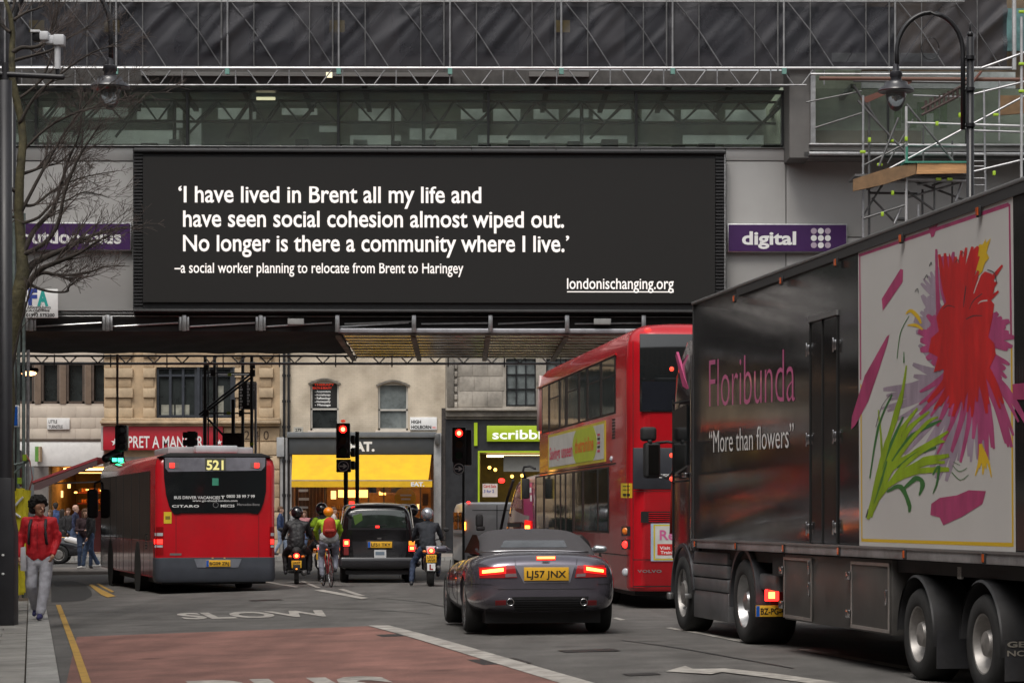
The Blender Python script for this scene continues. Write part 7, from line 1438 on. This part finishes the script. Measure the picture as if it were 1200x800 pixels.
def person(label, loc, yaw, H=1.75, top=None, legs=None, skin=skinB, hair=M('hair_dark', (.02, .014, .01), .8), pose=None, cat='person', group=None, shoes=None, hairstyle='short', vox=.016, helmet=None, coat=0, detail=False, pack=None):
    """standing, walking or riding figure; local +y is where it faces"""
    T = Thing('person', label, cat, loc, yaw, group); P = dict(
        hipL=V(-.09, 0, .52), hipR=V(.09, 0, .52), kneeL=V(-.10, .03, .285), kneeR=V(.10, .03, .285), ankL=V(-.10, 0, .045), ankR=V(.10, 0, .045), waist=V(0, 0, .60), chest=V(0, 0, .73), shL=V(-.115, 0, .805), shR=V(.115, 0, .805),
        elL=V(-.155, -.01, .63), elR=V(.155, -.01, .63), wrL=V(-.15, .05, .49), wrR=V(.15, .05, .49), neck=V(0, 0, .85), head=V(0, .01, .925), faceyaw=0, toeL=0, toeR=0)
    P.update(pose or {}); S = lambda k: P[k]*H; h = H/1.75
    hd = S('head'); fy = P['faceyaw']; fd = V(sin(-fy), cos(fy), 0) if True else None; fr = V(cos(fy), sin(fy), 0)
    def HF(x, y, z): return hd+fr*x*h+fd*y*h+V(0, 0, z*h)
    m = MB()   # one continuous body
    m.capsule(HF(0, -.015, .035), .088*h, HF(0, .01, .025), .082*h, 16, 6); m.capsule(HF(0, .02, -.03), .068*h, HF(0, .045, -.07), .045*h, 14, 5); m.capsule(HF(0, .085, .015), .012*h, HF(0, .108, -.02), .016*h, 8, 3)
    for s_ in (-1, 1): m.capsule(HF(s_*.083, -.01, .01), .016*h, HF(s_*.088, -.015, -.02), .011*h, 8, 3); m.capsule(HF(s_*.03, .078, .035), .012*h, HF(s_*.05, .068, .035), .01*h, 8, 3)
    m.capsule(HF(-.02, .082, -.045), .012*h, HF(.02, .082, -.045), .012*h, 8, 3)
    m.capsule(hd-V(0, 0, .05*h), .052*h, S('neck')-V(0, 0, .03*h), .056*h); m.capsule(S('chest')+V(0, 0, .03*h), .095*h, S('waist'), .085*h); m.capsule(S('waist'), .085*h, mix(S('hipL'), S('hipR'), .5), .085*h)
    for s_ in 'LR':
        m.capsule(S('sh'+s_), .045*h, S('el'+s_), .036*h); m.capsule(S('el'+s_), .036*h, S('wr'+s_), .025*h); m.capsule(S('sh'+s_), .045*h, S('chest')+V(0, 0, .06*h), .07*h)
        m.capsule(S('hip'+s_), .07*h, S('knee'+s_), .048*h); m.capsule(S('knee'+s_), .048*h, S('ank'+s_), .035*h)
        a = S('wr'+s_); d = (a-S('el'+s_)).normalized(); sd_ = 1 if s_ == 'L' else -1
        ax = d.cross(V(1, 0, 0)).normalized() if abs(d.x) < .9 else V(0, 1, 0); pm = a+d*.05*h; m.capsule(a, .024*h, pm, .030*h)
        for k, (o_, ln) in enumerate(((-.026, .07), (-.009, .078), (.009, .072), (.026, .058))):
            b0 = a+d*.07*h+ax*o_*h; b1 = b0+(d+V(sd_*.35, .1, 0)*.6).normalized()*ln*.5*h; b2 = b1+(d+V(sd_*.9, .3, 0)).normalized()*ln*.5*h
            r_ = (.0085 if detail else .0105)*h; m.capsule(b0-d*.02*h, r_*1.1, b1, r_, 8, 2); m.capsule(b1, r_, b2, r_*.85, 8, 2)
        t0 = a+d*.025*h+V(sd_*.0, .024, 0)*h; m.capsule(t0, .011*h, t0+(d*.6+V(sd_*.3, .5, 0)).normalized()*.055*h, .0085*h, 8, 2)
    m.build('body', skin, T, mods=organic(.0075 if detail else vox, 2), smooth='full')
    for s_ in (-1, 1): MB().ball(HF(s_*.032, .0875, .014), .011*h, .006*h, .007*h, 8, 5).build('eye', M('eye_dark', (.02, .015, .012), .2), T)
    MB().capsule(HF(-.022, .0955, -.045), .005*h, HF(.022, .0955, -.045), .005*h).build('mouth', M('lips', (.25, .07, .06), .5), T)
    hipc = mix(S('hipL'), S('hipR'), .5)
    seg = [(S('chest')+V(k_*.055*h, 0, .035*h), .125*h, S('waist')+V(k_*.045*h, 0, 0), .122*h) for k_ in (-1, 1)]+[(S('waist')+V(k_*.045*h, 0, 0), .122*h, hipc+V(k_*.055*h, .0, .045*h-coat*.2*h), (.118+.02*coat)*h) for k_ in (-1, 1)]
    for s_ in 'LR':
        k = -1 if s_ == 'L' else 1
        seg += [(S('sh'+s_), .066*h, S('el'+s_), .054*h), (S('el'+s_), .054*h, mix(S('el'+s_), S('wr'+s_), .93), .040*h), (S('sh'+s_)+V(-k*.02*h, 0, -.02*h), .075*h, S('chest')+V(k*.03*h, 0, .0), .115*h), (S('sh'+s_), .058*h, S('neck')-V(0, 0, .035*h), .06*h)]
    if detail: seg += [(hipc+V(-.075*h, .0, .06*h), .115*h, hipc+V(.075*h, 0, .06*h), .115*h), (hipc+V(-.07*h, .0, .0), .118*h, hipc+V(.07*h, 0, .0), .118*h)][:0]+[(S('chest')+V(k_*.075*h, 0, .03*h), .118*h, hipc+V(k_*.072*h, 0, .075*h), .118*h) for k_ in (-1, 1)]+[(S('el'+q)+V(0, 0, .08*h), .066*h, S('el'+q), .064*h) for q in 'LR']+[(S('neck')-V(0, 0, .03*h), .078*h, S('neck')+V(0, 0, .012*h), .066*h)]
    seg += [(S('neck')-V(0, 0, .04*h), .07*h, S('neck')-V(0, 0, .005*h), .062*h)]
    tp1 = clothing(T, 'jacket', seg, top, vox*.85)
    seg = [(hipc+V(-.045*h, 0, .0*h), .10*h, hipc+V(.045*h, 0, .0*h), .10*h), (hipc+V(-.03*h, 0, -.05*h), .10*h, hipc+V(.03*h, 0, -.05*h), .10*h)]
    for s_ in 'LR': seg += [(S('hip'+s_), (.098 if detail else .092)*h, S('knee'+s_), (.088 if detail else .070)*h), (S('knee'+s_), (.086 if detail else .068)*h, mix(S('knee'+s_), S('ank'+s_), .92), (.068 if detail else .056)*h)]
    clothing(T, 'trousers', seg, legs, vox*.85)
    sh_ = shoes or M('shoe_dark', (.02, .02, .025), .6)
    for s_ in 'LR':
        a = S('ank'+s_); tl = P['toe'+s_]; f = V(sin(-tl)*.0, cos(tl), sin(tl)); k = MB(); k.capsule(a-V(0, .035, .028)*h, .04*h, a+f*.04*h-V(0, 0, .03*h), .045*h); k.capsule(a+f*.04*h-V(0, 0, .035*h), .043*h, a+f*.14*h-V(0, 0, .045*h), .032*h); k.capsule(a, .042*h, a-V(0, 0, .02*h), .045*h)
        k.build('shoe', sh_, T, mods=organic(.012, 2), smooth='full')
    if helmet:
        m = MB(); m.ball(HF(0, -.01, .035), .135*h, .155*h, .14*h, 20, 12)
        m.build('helmet', helmet, T, smooth='full')
    elif hairstyle == 'short':
        m = MB(); m.capsule(HF(0, -.03, .055), .094*h, HF(0, .0, .062), .086*h, 14, 5); m.capsule(HF(0, -.055, 0), .07*h, HF(0, -.04, .05), .085*h); m.build('hair', hair, T, mods=organic(.014, 1), smooth='full')
    elif hairstyle == 'long':
        m = MB(); m.capsule(HF(0, -.03, .055), .098*h, HF(0, .0, .062), .09*h, 14, 5); m.capsule(HF(0, -.05, .03), .09*h, HF(0, -.05, -.15), .07*h)
        for s_ in (-1, 1): m.capsule(HF(s_*.07, -.01, .04), .04*h, HF(s_*.075, -.0, -.12), .032*h)
        m.build('hair', hair, T, mods=organic(.014, 1), smooth='full')
    if pack:
        m = MB(); c = S('chest'); m.capsule(c+V(0, -.20*h, .06*h), .13*h, c+V(0, -.19*h, -.12*h), .15*h); b_ = m.build('rucksack', pack, T, mods=organic(.02, 3), smooth='full')
        m = MB(); m.capsule(c+V(-.07*h, -.30*h, -.10*h), .05*h, c+V(.07*h, -.30*h, -.10*h), .05*h); m.build('rucksack_pocket', pack, b_, smooth='full')
    T.P, T.H, T.HF = P, H, HF; return T
def at(u, Y, kerb=0): X = (u-CU)*Y/F; return (X, Y, g(X, Y)+kerb)
# --- man in red jacket walking towards us on the left pavement (faces the camera, head turned to his left)
redj = cl('red_jacket', (.50, .008, .016), .7); greyj = cl('grey_joggers', (.40, .40, .44)); navyshoe = M('trainer_navy', (.03, .03, .12), .6, var=.4, scale=20)
W = person('man in red jacket and grey joggers walking on the left pavement with a folder', at(46, 35.9, KH), pi, 1.76, redj, greyj, skinA, pose=dict(
    shL=V(-.112, 0, .812), shR=V(.112, 0, .812), head=V(0, .012, .918), elL=V(-.143, -.03, .655), elR=V(.150, -.01, .65), wrL=V(-.122, .04, .54), wrR=V(.152, .045, .515), kneeL=V(-.055, .05, .285), ankL=V(-.03, .12, .05), kneeR=V(.06, .03, .28), ankR=V(.05, -.12, .085), hipL=V(-.062, 0, .50), hipR=V(.062, 0, .50), faceyaw=radians(42), toeR=-.2), shoes=navyshoe, hairstyle='none', detail=True, vox=.012)
rh = random.Random(5); m = MB(); HF = W.HF; m.capsule(HF(0, -.045, .055), .104, HF(0, -.02, .068), .098); m.capsule(HF(-.065, -.055, -.02), .065, HF(.065, -.055, -.02), .065)
for k in range(520):
    t, p_ = rh.uniform(0, 2*pi), rh.uniform(-.35, 1.3); r_ = .110+rh.uniform(-.012, .030); x, y, z = r_*cos(t)*cos(p_), r_*sin(t)*cos(p_)-.025, .065+r_*sin(p_)*.95
    if y > .035 and z < .10: continue
    if z < -.09 and y > -.02: continue
    m.ball(HF(x, y, z), rh.uniform(.012, .024), rh.uniform(.012, .024), rh.uniform(.012, .022), 6, 4)
m.build('curly_hair', M('hair_black', (.008, .006, .005), .95, var=.4, scale=40, bump=1, bscale=60), W, mods=organic(.009, 1), smooth='full')
for s_ in (-1, 1):
    m = MB(); c = W.P['chest']*W.H; pts = [c+V(s_*.09, -.10, .17), c+V(s_*.105, .04, .165), c+V(s_*.115, .135, .09), c+V(s_*.12, .155, -.04), c+V(s_*.13, .13, -.17), c+V(s_*.13, .0, -.2)]
    m.path(pts, .022, 8); m.build('rucksack_strap', M('strap_charcoal', (.03, .03, .035), .7), W, smooth='full')
m = MB(); c = W.P['chest']*W.H; m.capsule(c+V(0, -.2, .05), .11, c+V(0, -.19, -.12), .12); m.build('rucksack', M('strap_charcoal', (.03, .03, .035), .7), W, mods=organic(.02, 3), smooth='full')
MB().path([c+V(0, .148, .10), c+V(0, .158, 0), c+V(0, .16, -.2), c+V(0, .155, -.28)], .005, 5).build('zip', M('zip_dark_red', (.2, .005, .01), .5), W)
hnd = W.P['wrR']*W.H
Fd = Thing('folder', 'white laptop folder held at the red jacketed man left side', 'folder', W.o.location, pi)
m = MB(); zc = hnd.z-.03; m.prism([(hnd.x-.115, zc-.17), (hnd.x-.03, zc-.16), (hnd.x-.03, zc+.17), (hnd.x-.10, zc+.19)], hnd.y+.07, hnd.y+.10, 'xz'); fo = m.build('cover', M('folder_white', (.5, .5, .53), .4), Fd, bevel=.006)
Fd.o.rotation_euler = (0, 0, pi); 
# --- riders
blk_c = cl('black_leather', (.012, .012, .014), .6); jean = cl('blue_denim', (.05, .075, .14)); paleblue = cl('pale_denim', (.22, .27, .36)); hv = cl('hivis_yellow', (.33, .52, .02)); hv2 = E('x_unused', (0, 0, 0), 0) if False else None
def seat_pose(lean=.0, spread=.16, foot=(.0, .0), down=None):
    p = dict(hipL=V(-.07, 0, .44), hipR=V(.07, 0, .44), waist=V(0, .0, .53), chest=V(0, .04+lean*.5, .66), shL=V(-.115, .06+lean, .735), shR=V(.115, .06+lean, .735), neck=V(0, .07+lean, .785), head=V(0, .09+lean, .86),
             elL=V(-.17, .13+lean, .60), elR=V(.17, .13+lean, .60), wrL=V(-.18, .28+lean, .55), wrR=V(.18, .28+lean, .55), kneeL=V(-spread, .20, .37), kneeR=V(spread, .20, .37), ankL=V(-spread*.95, .16, .14), ankR=V(spread*.95, .16, .14))
    if down: p.update(down)
    return p
def two_wheeler(name, label, cat, loc, yaw, kind, plate=None, col=black):
    T = Thing(name, label, cat, loc, yaw)
    rw_, wb, tw_ = {'scooter': (.25, 1.3, .055), 'moto': (.31, 1.4, .07), 'bicycle': (.34, 1.02, .012)}[kind]
    for yy in (0, wb):
        m = MB(); m.lathe([(rw_-tw_*1.6, -tw_*.8), (rw_-tw_*.3, -tw_), (rw_, -tw_*.4), (rw_, tw_*.4), (rw_-tw_*.3, tw_), (rw_-tw_*1.6, tw_*.8)], (0, yy, rw_), 'x', 32); w_ = m.build('wheel', rub, T, smooth='full')
        q = MB(); 
        if kind == 'bicycle':
            q.lathe([(rw_-.03, -.009), (rw_-.015, -.011), (rw_-.015, .011), (rw_-.03, .009)], (0, yy, rw_), 'x', 32)
            for k in range(24): a = 2*pi*k/24; q.tube((.015*(-1)**k, yy, rw_), (0, yy+(rw_-.02)*cos(a), rw_+(rw_-.02)*sin(a)), .002, n=4)
            q.build('rim', chrome, w_)
        else:
            q.lathe([(rw_-tw_*1.6, -tw_*.6), (rw_*.5, -.02), (rw_*.2, -tw_*.8), (rw_*.2, tw_*.8), (rw_*.5, .02), (rw_-tw_*1.6, tw_*.6)], (0, yy, rw_), 'x', 24); q.build('rim', dsteel, w_)
    if kind == 'bicycle':
        fr = MB(); bb2, st_, hd_ = V(0, .42, .28), V(0, .30, .82), V(0, .84, .80)
        for a, b, r_ in ((bb2, st_, .015), (bb2, hd_-V(0, -.02, .12), .018), (st_-V(0, 0, .06), hd_, .015), (V(0, .84, .86), V(0, .88, .62), .018)): fr.tube(a, b, r_)
        for s_ in (-.05, .05): fr.tube(bb2+V(s_*.6, 0, 0), V(s_, 0, rw_), .009); fr.tube(st_-V(0, 0, .06), V(s_, 0, rw_), .009); fr.tube(V(s_*.8, .88, .62), V(s_, wb, rw_), .011)
        fr.build('frame', M('bike_red', (.25, .015, .02), .3), T, smooth='full'); MB().capsule((0, .20, .93), .06, (0, .40, .94), .03).build('saddle', matt, T, smooth='full'); MB().tube((0, .30, .8), (0, .29, .92), .014).build('seat_post', steel, T)
        MB().path([(-.24, .72, .92), (-.20, .90, .95), (0, .86, .93), (.20, .90, .95), (.24, .72, .92)], .012, 6).build('handlebar', matt, T, smooth='full')
        m = MB(); m.tube((-.09, .42, .28), (.09, .42, .28), .012); m.tube((-.08, .42, .28), (-.08, .50, .14), .01); m.tube((.08, .42, .28), (.08, .34, .42), .01); m.box(-.16, -.08, .46, .54, .125, .15); m.box(.08, .16, .30, .38, .41, .435); m.build('pedals', dsteel, T)
        m = MB(); m.lathe([(.02, 0), (.09, 0), (.09, .004), (.02, .004)], (.05, .42, .28), 'x', 24); m.build('chainring', steel, T)
        m = MB(); m.lathe([(rw_+.02, -.022), (rw_+.03, 0), (rw_+.02, .022)], (0, 0, rw_), 'x', 32); 
    elif kind == 'scooter':
        m = MB(); m.capsule((0, .0, .58), .13, (0, .45, .55), .14); m.capsule((0, .05, .45), .11, (0, .55, .42), .12); m.build('body_panel', col, T, mods=organic(.02, 3), smooth='full')
        m = MB(); m.capsule((0, -.05, .76), .11, (0, .5, .76), .12); m.build('seat', matt, T, mods=organic(.02, 3), smooth='full')
        m = MB(); m.box(-.2, .2, .5, 1.0, .24, .30); m.build('footboard', matt, T, bevel=.03); m = MB(); m.prism([(-.24, .3), (.24, .3), (.20, .95), (-.20, .95)], 1.02, 1.10); m.build('leg_shield', col, T, bevel=.03)
        m = MB(); m.box(-.05, .05, -.22, -.02, .45, .66); m.box(-.08, .08, -.32, -.27, .30, .46); m.tube((0, -.05, .25), (0, .3, .3), .06); m.build('rear_fender', matt, T, bevel=.015); MB().capsule((.17, -.12, .26), .07, (.17, .3, .26), .055).build('exhaust', dsteel, T, smooth='full')
    else:
        m = MB(); m.capsule((0, .35, .55), .16, (0, .85, .55), .17); m.capsule((0, .6, .45), .15, (0, .8, .40), .15); m.build('engine', dsteel, T, mods=organic(.02, 2), smooth='full'); m = MB(); m.capsule((0, .65, .92), .13, (0, .95, .92), .15); m.build('fuel_tank', col, T, smooth='full')
        m = MB(); m.capsule((0, -.1, .84), .09, (0, .55, .82), .12); m.build('seat', matt, T, mods=organic(.02, 3), smooth='full'); m = MB(); m.path([(-.07, 0, rw_), (-.07, .5, .42)], .03); m.path([(.07, 0, rw_), (.07, .5, .42)], .03); m.path([(-.08, wb, rw_), (-.08, wb-.35, .95)], .03); m.path([(.08, wb, rw_), (.08, wb-.35, .95)], .03); m.build('frame', matt, T, smooth=50)
        m = MB(); m.prism([(-.09, .72), (.09, .72), (.12, .90), (-.12, .90)], -.30, -.05); m.build('tail_cowl', M('cowl_white', (.55, .55, .56), .3), T, bevel=.03); m = MB(); m.capsule((.16, -.15, .42), .06, (.14, .45, .36), .05); m.build('exhaust', dsteel, T, smooth='full')
    if kind != 'bicycle':
        zl_, yl_ = (.66, -.20) if kind == 'scooter' else (.80, -.31)
        q = MB().ball((0, yl_-.02, zl_), .075, .035, .06).build('tail_lamp', redl, T, smooth='full'); MB().ball((0, yl_-.05, zl_), .04, .02, .035).build('tail_lamp_core', redhot, q)
        for s_ in (-1, 1): MB().ball((s_*.15, yl_, zl_-.02), .045, .04, .035).build('indicator', amber, T, smooth='full')
        hb_ = wb-.32; m = MB(); m.path([(-.34, hb_-.1, 1.02), (-.2, hb_, 1.04), (0, hb_+.02, 1.0), (.2, hb_, 1.04), (.34, hb_-.1, 1.02)], .016, 8); m.build('handlebar', matt, T, smooth='full')
        for s_ in (-1, 1): m = MB(); m.tube((s_*.28, hb_-.02, 1.03), (s_*.36, hb_+.02, 1.22), .008); m.ball((s_*.37, hb_, 1.26), .07, .02, .045); m.build('mirror', matt, T, smooth='full')
        zp = zl_-.26 if kind == 'scooter' else zl_-.24; p = MB().box(-.115, .115, yl_-.05, yl_-.04, zp-.02, zp+.15).build('number_plate', yplate, T, bevel=.004)
        for st2, zz in zip(plate, (zp+.075, zp)): text('plate_text', st2, ink, p, (-.085, yl_-.053, zz), (1, 0, 0), (0, 0, 1), .17, .055, bold=.02)
        MB().box(-.03, .03, yl_-.04, yl_+.15, zp-.02, zp+.1).build('plate_bracket', matt, T)
        if kind == 'moto':
            a = MB().box(-.09, .09, yl_-.045, yl_-.035, zp-.20, zp-.04).build('learner_plate', white, T); text('learner_letter', "L", redd, a, (-.04, yl_-.048, zp-.175), (1, 0, 0), (0, 0, 1), .08, .11, bold=.06)
        else: MB().ball((0, -.335, .36), .025, .01, .02).build('yellow_reflector', M('amber_lit', (.8, .25, .03), .3), T)
    return T
b = at(347.5, 57.3); two_wheeler('scooter', 'black scooter with yellow plate right of the single deck bus', 'scooter', b, radians(5), 'scooter', ("LK07", "ZVM"))
person('black clad scooter rider in black helmet right of the single deck bus', (b[0], b[1]+.15, b[2]+.03), radians(5), 1.85, blk_c, blk_c, skinB, pose=seat_pose(0, .15), helmet=M('helmet_black', (.01, .01, .012), .15, coat=1), vox=.02)
b = at(388, 54.2); two_wheeler('bicycle', 'red framed bicycle ridden by the cyclist in orange helmet', 'bicycle', b, radians(14), 'bicycle')
cyc = person('cyclist in orange helmet and yellow vest with red rucksack', (b[0]-.06, b[1]+.25, b[2]+.10), radians(8), 1.72, hv, cl('cyclist_grey_blue', (.20, .21, .26)), skinB, pose=seat_pose(.02, .10, down=dict(hipL=V(-.07, 0, .52), hipR=V(.07, 0, .52), waist=V(0, 0, .60), chest=V(0, .05, .70), shL=V(-.115, .08, .77), shR=V(.115, .08, .77), neck=V(0, .10, .81), head=V(0, .13, .875), elL=V(-.16, .18, .66), elR=V(.16, .18, .66), wrL=V(-.13, .33, .55), wrR=V(.13, .33, .55), kneeL=V(-.10, .12, .34), kneeR=V(.09, .17, .36), ankL=V(-.085, .06, .08), ankR=V(.08, .04, .17))), hairstyle='none', vox=.018)
m = MB(); m.ball(cyc.HF(0, -.01, .05), .115, .14, .105, 18, 10); m.build('cycle_helmet', M('helmet_orange', (.85, .25, .01), .35, coat=.5), cyc, smooth='full')
seg = [(cyc.P['chest']*1.72+V(0, 0, .02), .158, cyc.P['waist']*1.72, .150), (cyc.P['waist']*1.72, .150, V(0, 0, .90), .155)]; c = cyc.P['chest']*1.72
m = MB(); m.capsule(c+V(0, -.20, .10), .135, c+V(0, -.18, -.08), .16); rk = m.build('rucksack', cl('rucksack_red', (.42, .03, .018)), cyc, mods=organic(.018, 3), smooth='full'); m = MB(); m.capsule(c+V(-.07, -.31, -.07), .05, c+V(.07, -.31, -.07), .05); m.build('rucksack_pocket', cl('rucksack_red2', (.30, .025, .018)), rk, smooth='full')
clothing(cyc, 'reflective_band', [(V(-.06, -.0, .985), .157, V(.06, .0, .985), .157)], M('reflective_grey', (.35, .36, .36), .4), .02)
b = at(505, 55.0); two_wheeler('motorcycle', 'motorcycle with white tail and learner plate between taxi and sports car', 'motorcycle', b, radians(3), 'moto', ("LX57", "WVF"))
person('motorcyclist in silver helmet and dark jacket behind the sports car mirror', (b[0]-.08, b[1]+.15, b[2]+.03), radians(3), 1.80, cl('dark_bike_jacket', (.02, .023, .03)), cl('dark_denim', (.022, .035, .07)), skinB, pose=seat_pose(.0, .14, down=dict(kneeL=V(-.18, .08, .27), ankL=V(-.20, -.04, .035))), helmet=M('helmet_silver', (.42, .44, .48), .18, metal=.6, coat=1, var=.1), vox=.02)
# riders ahead, mostly hidden
b = at(377, 60.5); person('rider in black with yellow sash behind the orange helmet', (b[0], b[1], b[2]+.05), radians(5), 1.95, blk_c, blk_c, skinB, pose=seat_pose(0, .15), vox=.022, helmet=M('helmet_black', (.01,)*3, .15)); MB().capsule((-.21, .02, 1.33), .075, (-.15, .06, 1.44), .07).build('hivis_sash', hv, bpy.data.objects[[o.name for o in bpy.data.objects if o.name.startswith('person') and o.type == 'EMPTY'][-1]], smooth='full')
two_wheeler('motorcycle', 'dark motorcycle mostly hidden behind cyclist and taxi', 'motorcycle', (b[0], b[1]-.2, b[2]), radians(5), 'moto', ("LR08", "KHE"))
b = at(483.5, 62.0); person('black helmeted rider beyond the right edge of the taxi', (b[0], b[1], b[2]+.05), radians(2), 1.92, blk_c, blk_c, skinB, pose=seat_pose(0, .15), vox=.022, helmet=M('helmet_black', (.01,)*3, .15))
two_wheeler('motorcycle', 'dark motorcycle hidden beyond the right side of the taxi', 'motorcycle', (b[0], b[1]-.2, b[2]), radians(2), 'moto', ("LJ06", "HBD"))
# --- pedestrians
isl = MB(); isl.box(-45, -9.2, 70.6, 75.6, -.6, -.145); iso = isl.build('pavement_island', M('far_paving', (.2, .18, .165), .85), None, bevel=.03); iso['kind'] = 'structure'
walk = dict(kneeL=V(-.06, .09, .29), ankL=V(-.06, .12, .05), kneeR=V(.06, .0, .28), ankR=V(.06, -.12, .07)); wht = M('hair_grey', (.4, .38, .36), .8); brn = M('hair_brown', (.10, .05, .025), .8); bald = M('skin_pale', (.5, .3, .22), .5)
ZI = -.145
person('grey haired man in black jacket and jeans beside the bus front', ((106.5-CU)*73/F, 73, ZI), radians(100), 1.90, blk_c, cl('mid_denim', (.07, .11, .20)), hair=wht, pose=walk, vox=.022, shoes=white)
person('brown haired woman in maroon scarf next to the grey haired man', ((99.5-CU)*74/F, 74, ZI), radians(-150), 1.78, cl('dark_plum', (.04, .02, .025)), jean, hair=brn, hairstyle='long', pose=dict(wrL=V(-.06, .14, .64), wrR=V(.06, .14, .64), elL=V(-.16, .03, .64), elR=V(.16, .03, .64)), vox=.022)
ZF = g(-16, 92)+.13
for (u, Y, yw, H, tpc, lg, hr, hst, lab, nm) in ((88.5, 90.5, -95, 1.85, cl('navy_jacket', (.015, .02, .055)), jean, bald, 'short', 'bald man in navy jacket walking past the corner cafe', 0), (73, 91.5, -60, 1.70, cl('black_coat', (.015, .014, .016)), blk_c, M('hair_dark', (.02, .014, .01), .8), 'long', 'woman in long black coat outside the corner cafe', 1), (65, 92.5, 20, 1.95, cl('blue_coat', (.03, .06, .16)), blk_c, M('hair_dark', (.02, .014, .01), .8), 'short', 'tall man in blue coat under the red folding awning', 2),
    (80, 93.5, 170, 1.75, cl('black_coat', (.015, .014, .016)), jean, brn, 'short', 'man in dark coat at the cafe counter under the awning', 3), (59, 88.9, 150, 1.68, cl('grey_hood', (.2, .2, .21)), jean, brn, 'long', 'brown haired woman in grey hood behind the man in red', 4)):
    person(lab, ((u-CU)*Y/F, Y, ZF), radians(yw), H, tpc, lg, hair=hr, hairstyle=hst, pose=walk if nm % 2 == 0 else None, vox=.026, coat=.6 if nm == 1 else 0)
ZF = g(-8, 90)+.13
for (u, Y, yw, H, tpc, lg, hst, hr, lab) in ((328.5, 89.5, -90, 1.8, cl('navy_anorak', (.02, .04, .11)), paleblue, 'short', brn, 'person in navy anorak and pale jeans right of the bus'), (357, 90, 160, 1.65, cl('pink_coat', (.38, .16, .17)), jean, 'long', brn, 'woman in dusty pink coat outside the yellow awning'), (343, 91, 90, 1.72, cl('grey_hood', (.2, .2, .21)), blk_c, 'short', M('hair_dark', (.02, .014, .01), .8), 'person in grey hood left of the yellow awning'), (391, 91.5, -80, 1.78, cl('white_coat', (.5, .45, .42)), jean, 'short', brn, 'person in pale coat walking before the lit shop'), (460, 92, 80, 1.75, cl('black_coat', (.015,)*3), jean, 'short', brn, 'person in black coat before the shop right window')):
    person(lab, ((u-CU)*Y/F, Y, ZF), radians(yw), H, tpc, lg, hair=hr, hairstyle=hst, pose=walk, vox=.026)

# ---------------------------------------------------------------- families of repeats
GR = {'street lamp': 'street lamps', 'traffic light': 'traffic signals at the junction', 'person': 'people in the street', 'bus': 'red buses', 'motorcycle': 'motorcycles waiting at the lights', 'building': 'buildings along the street', 'scaffolding': 'scaffolding on and under the bridge', 'awning': 'shop awnings'}
for o in SC.objects:
    if o.parent is None and o.get('category') in GR: o['group'] = GR[o['category']]
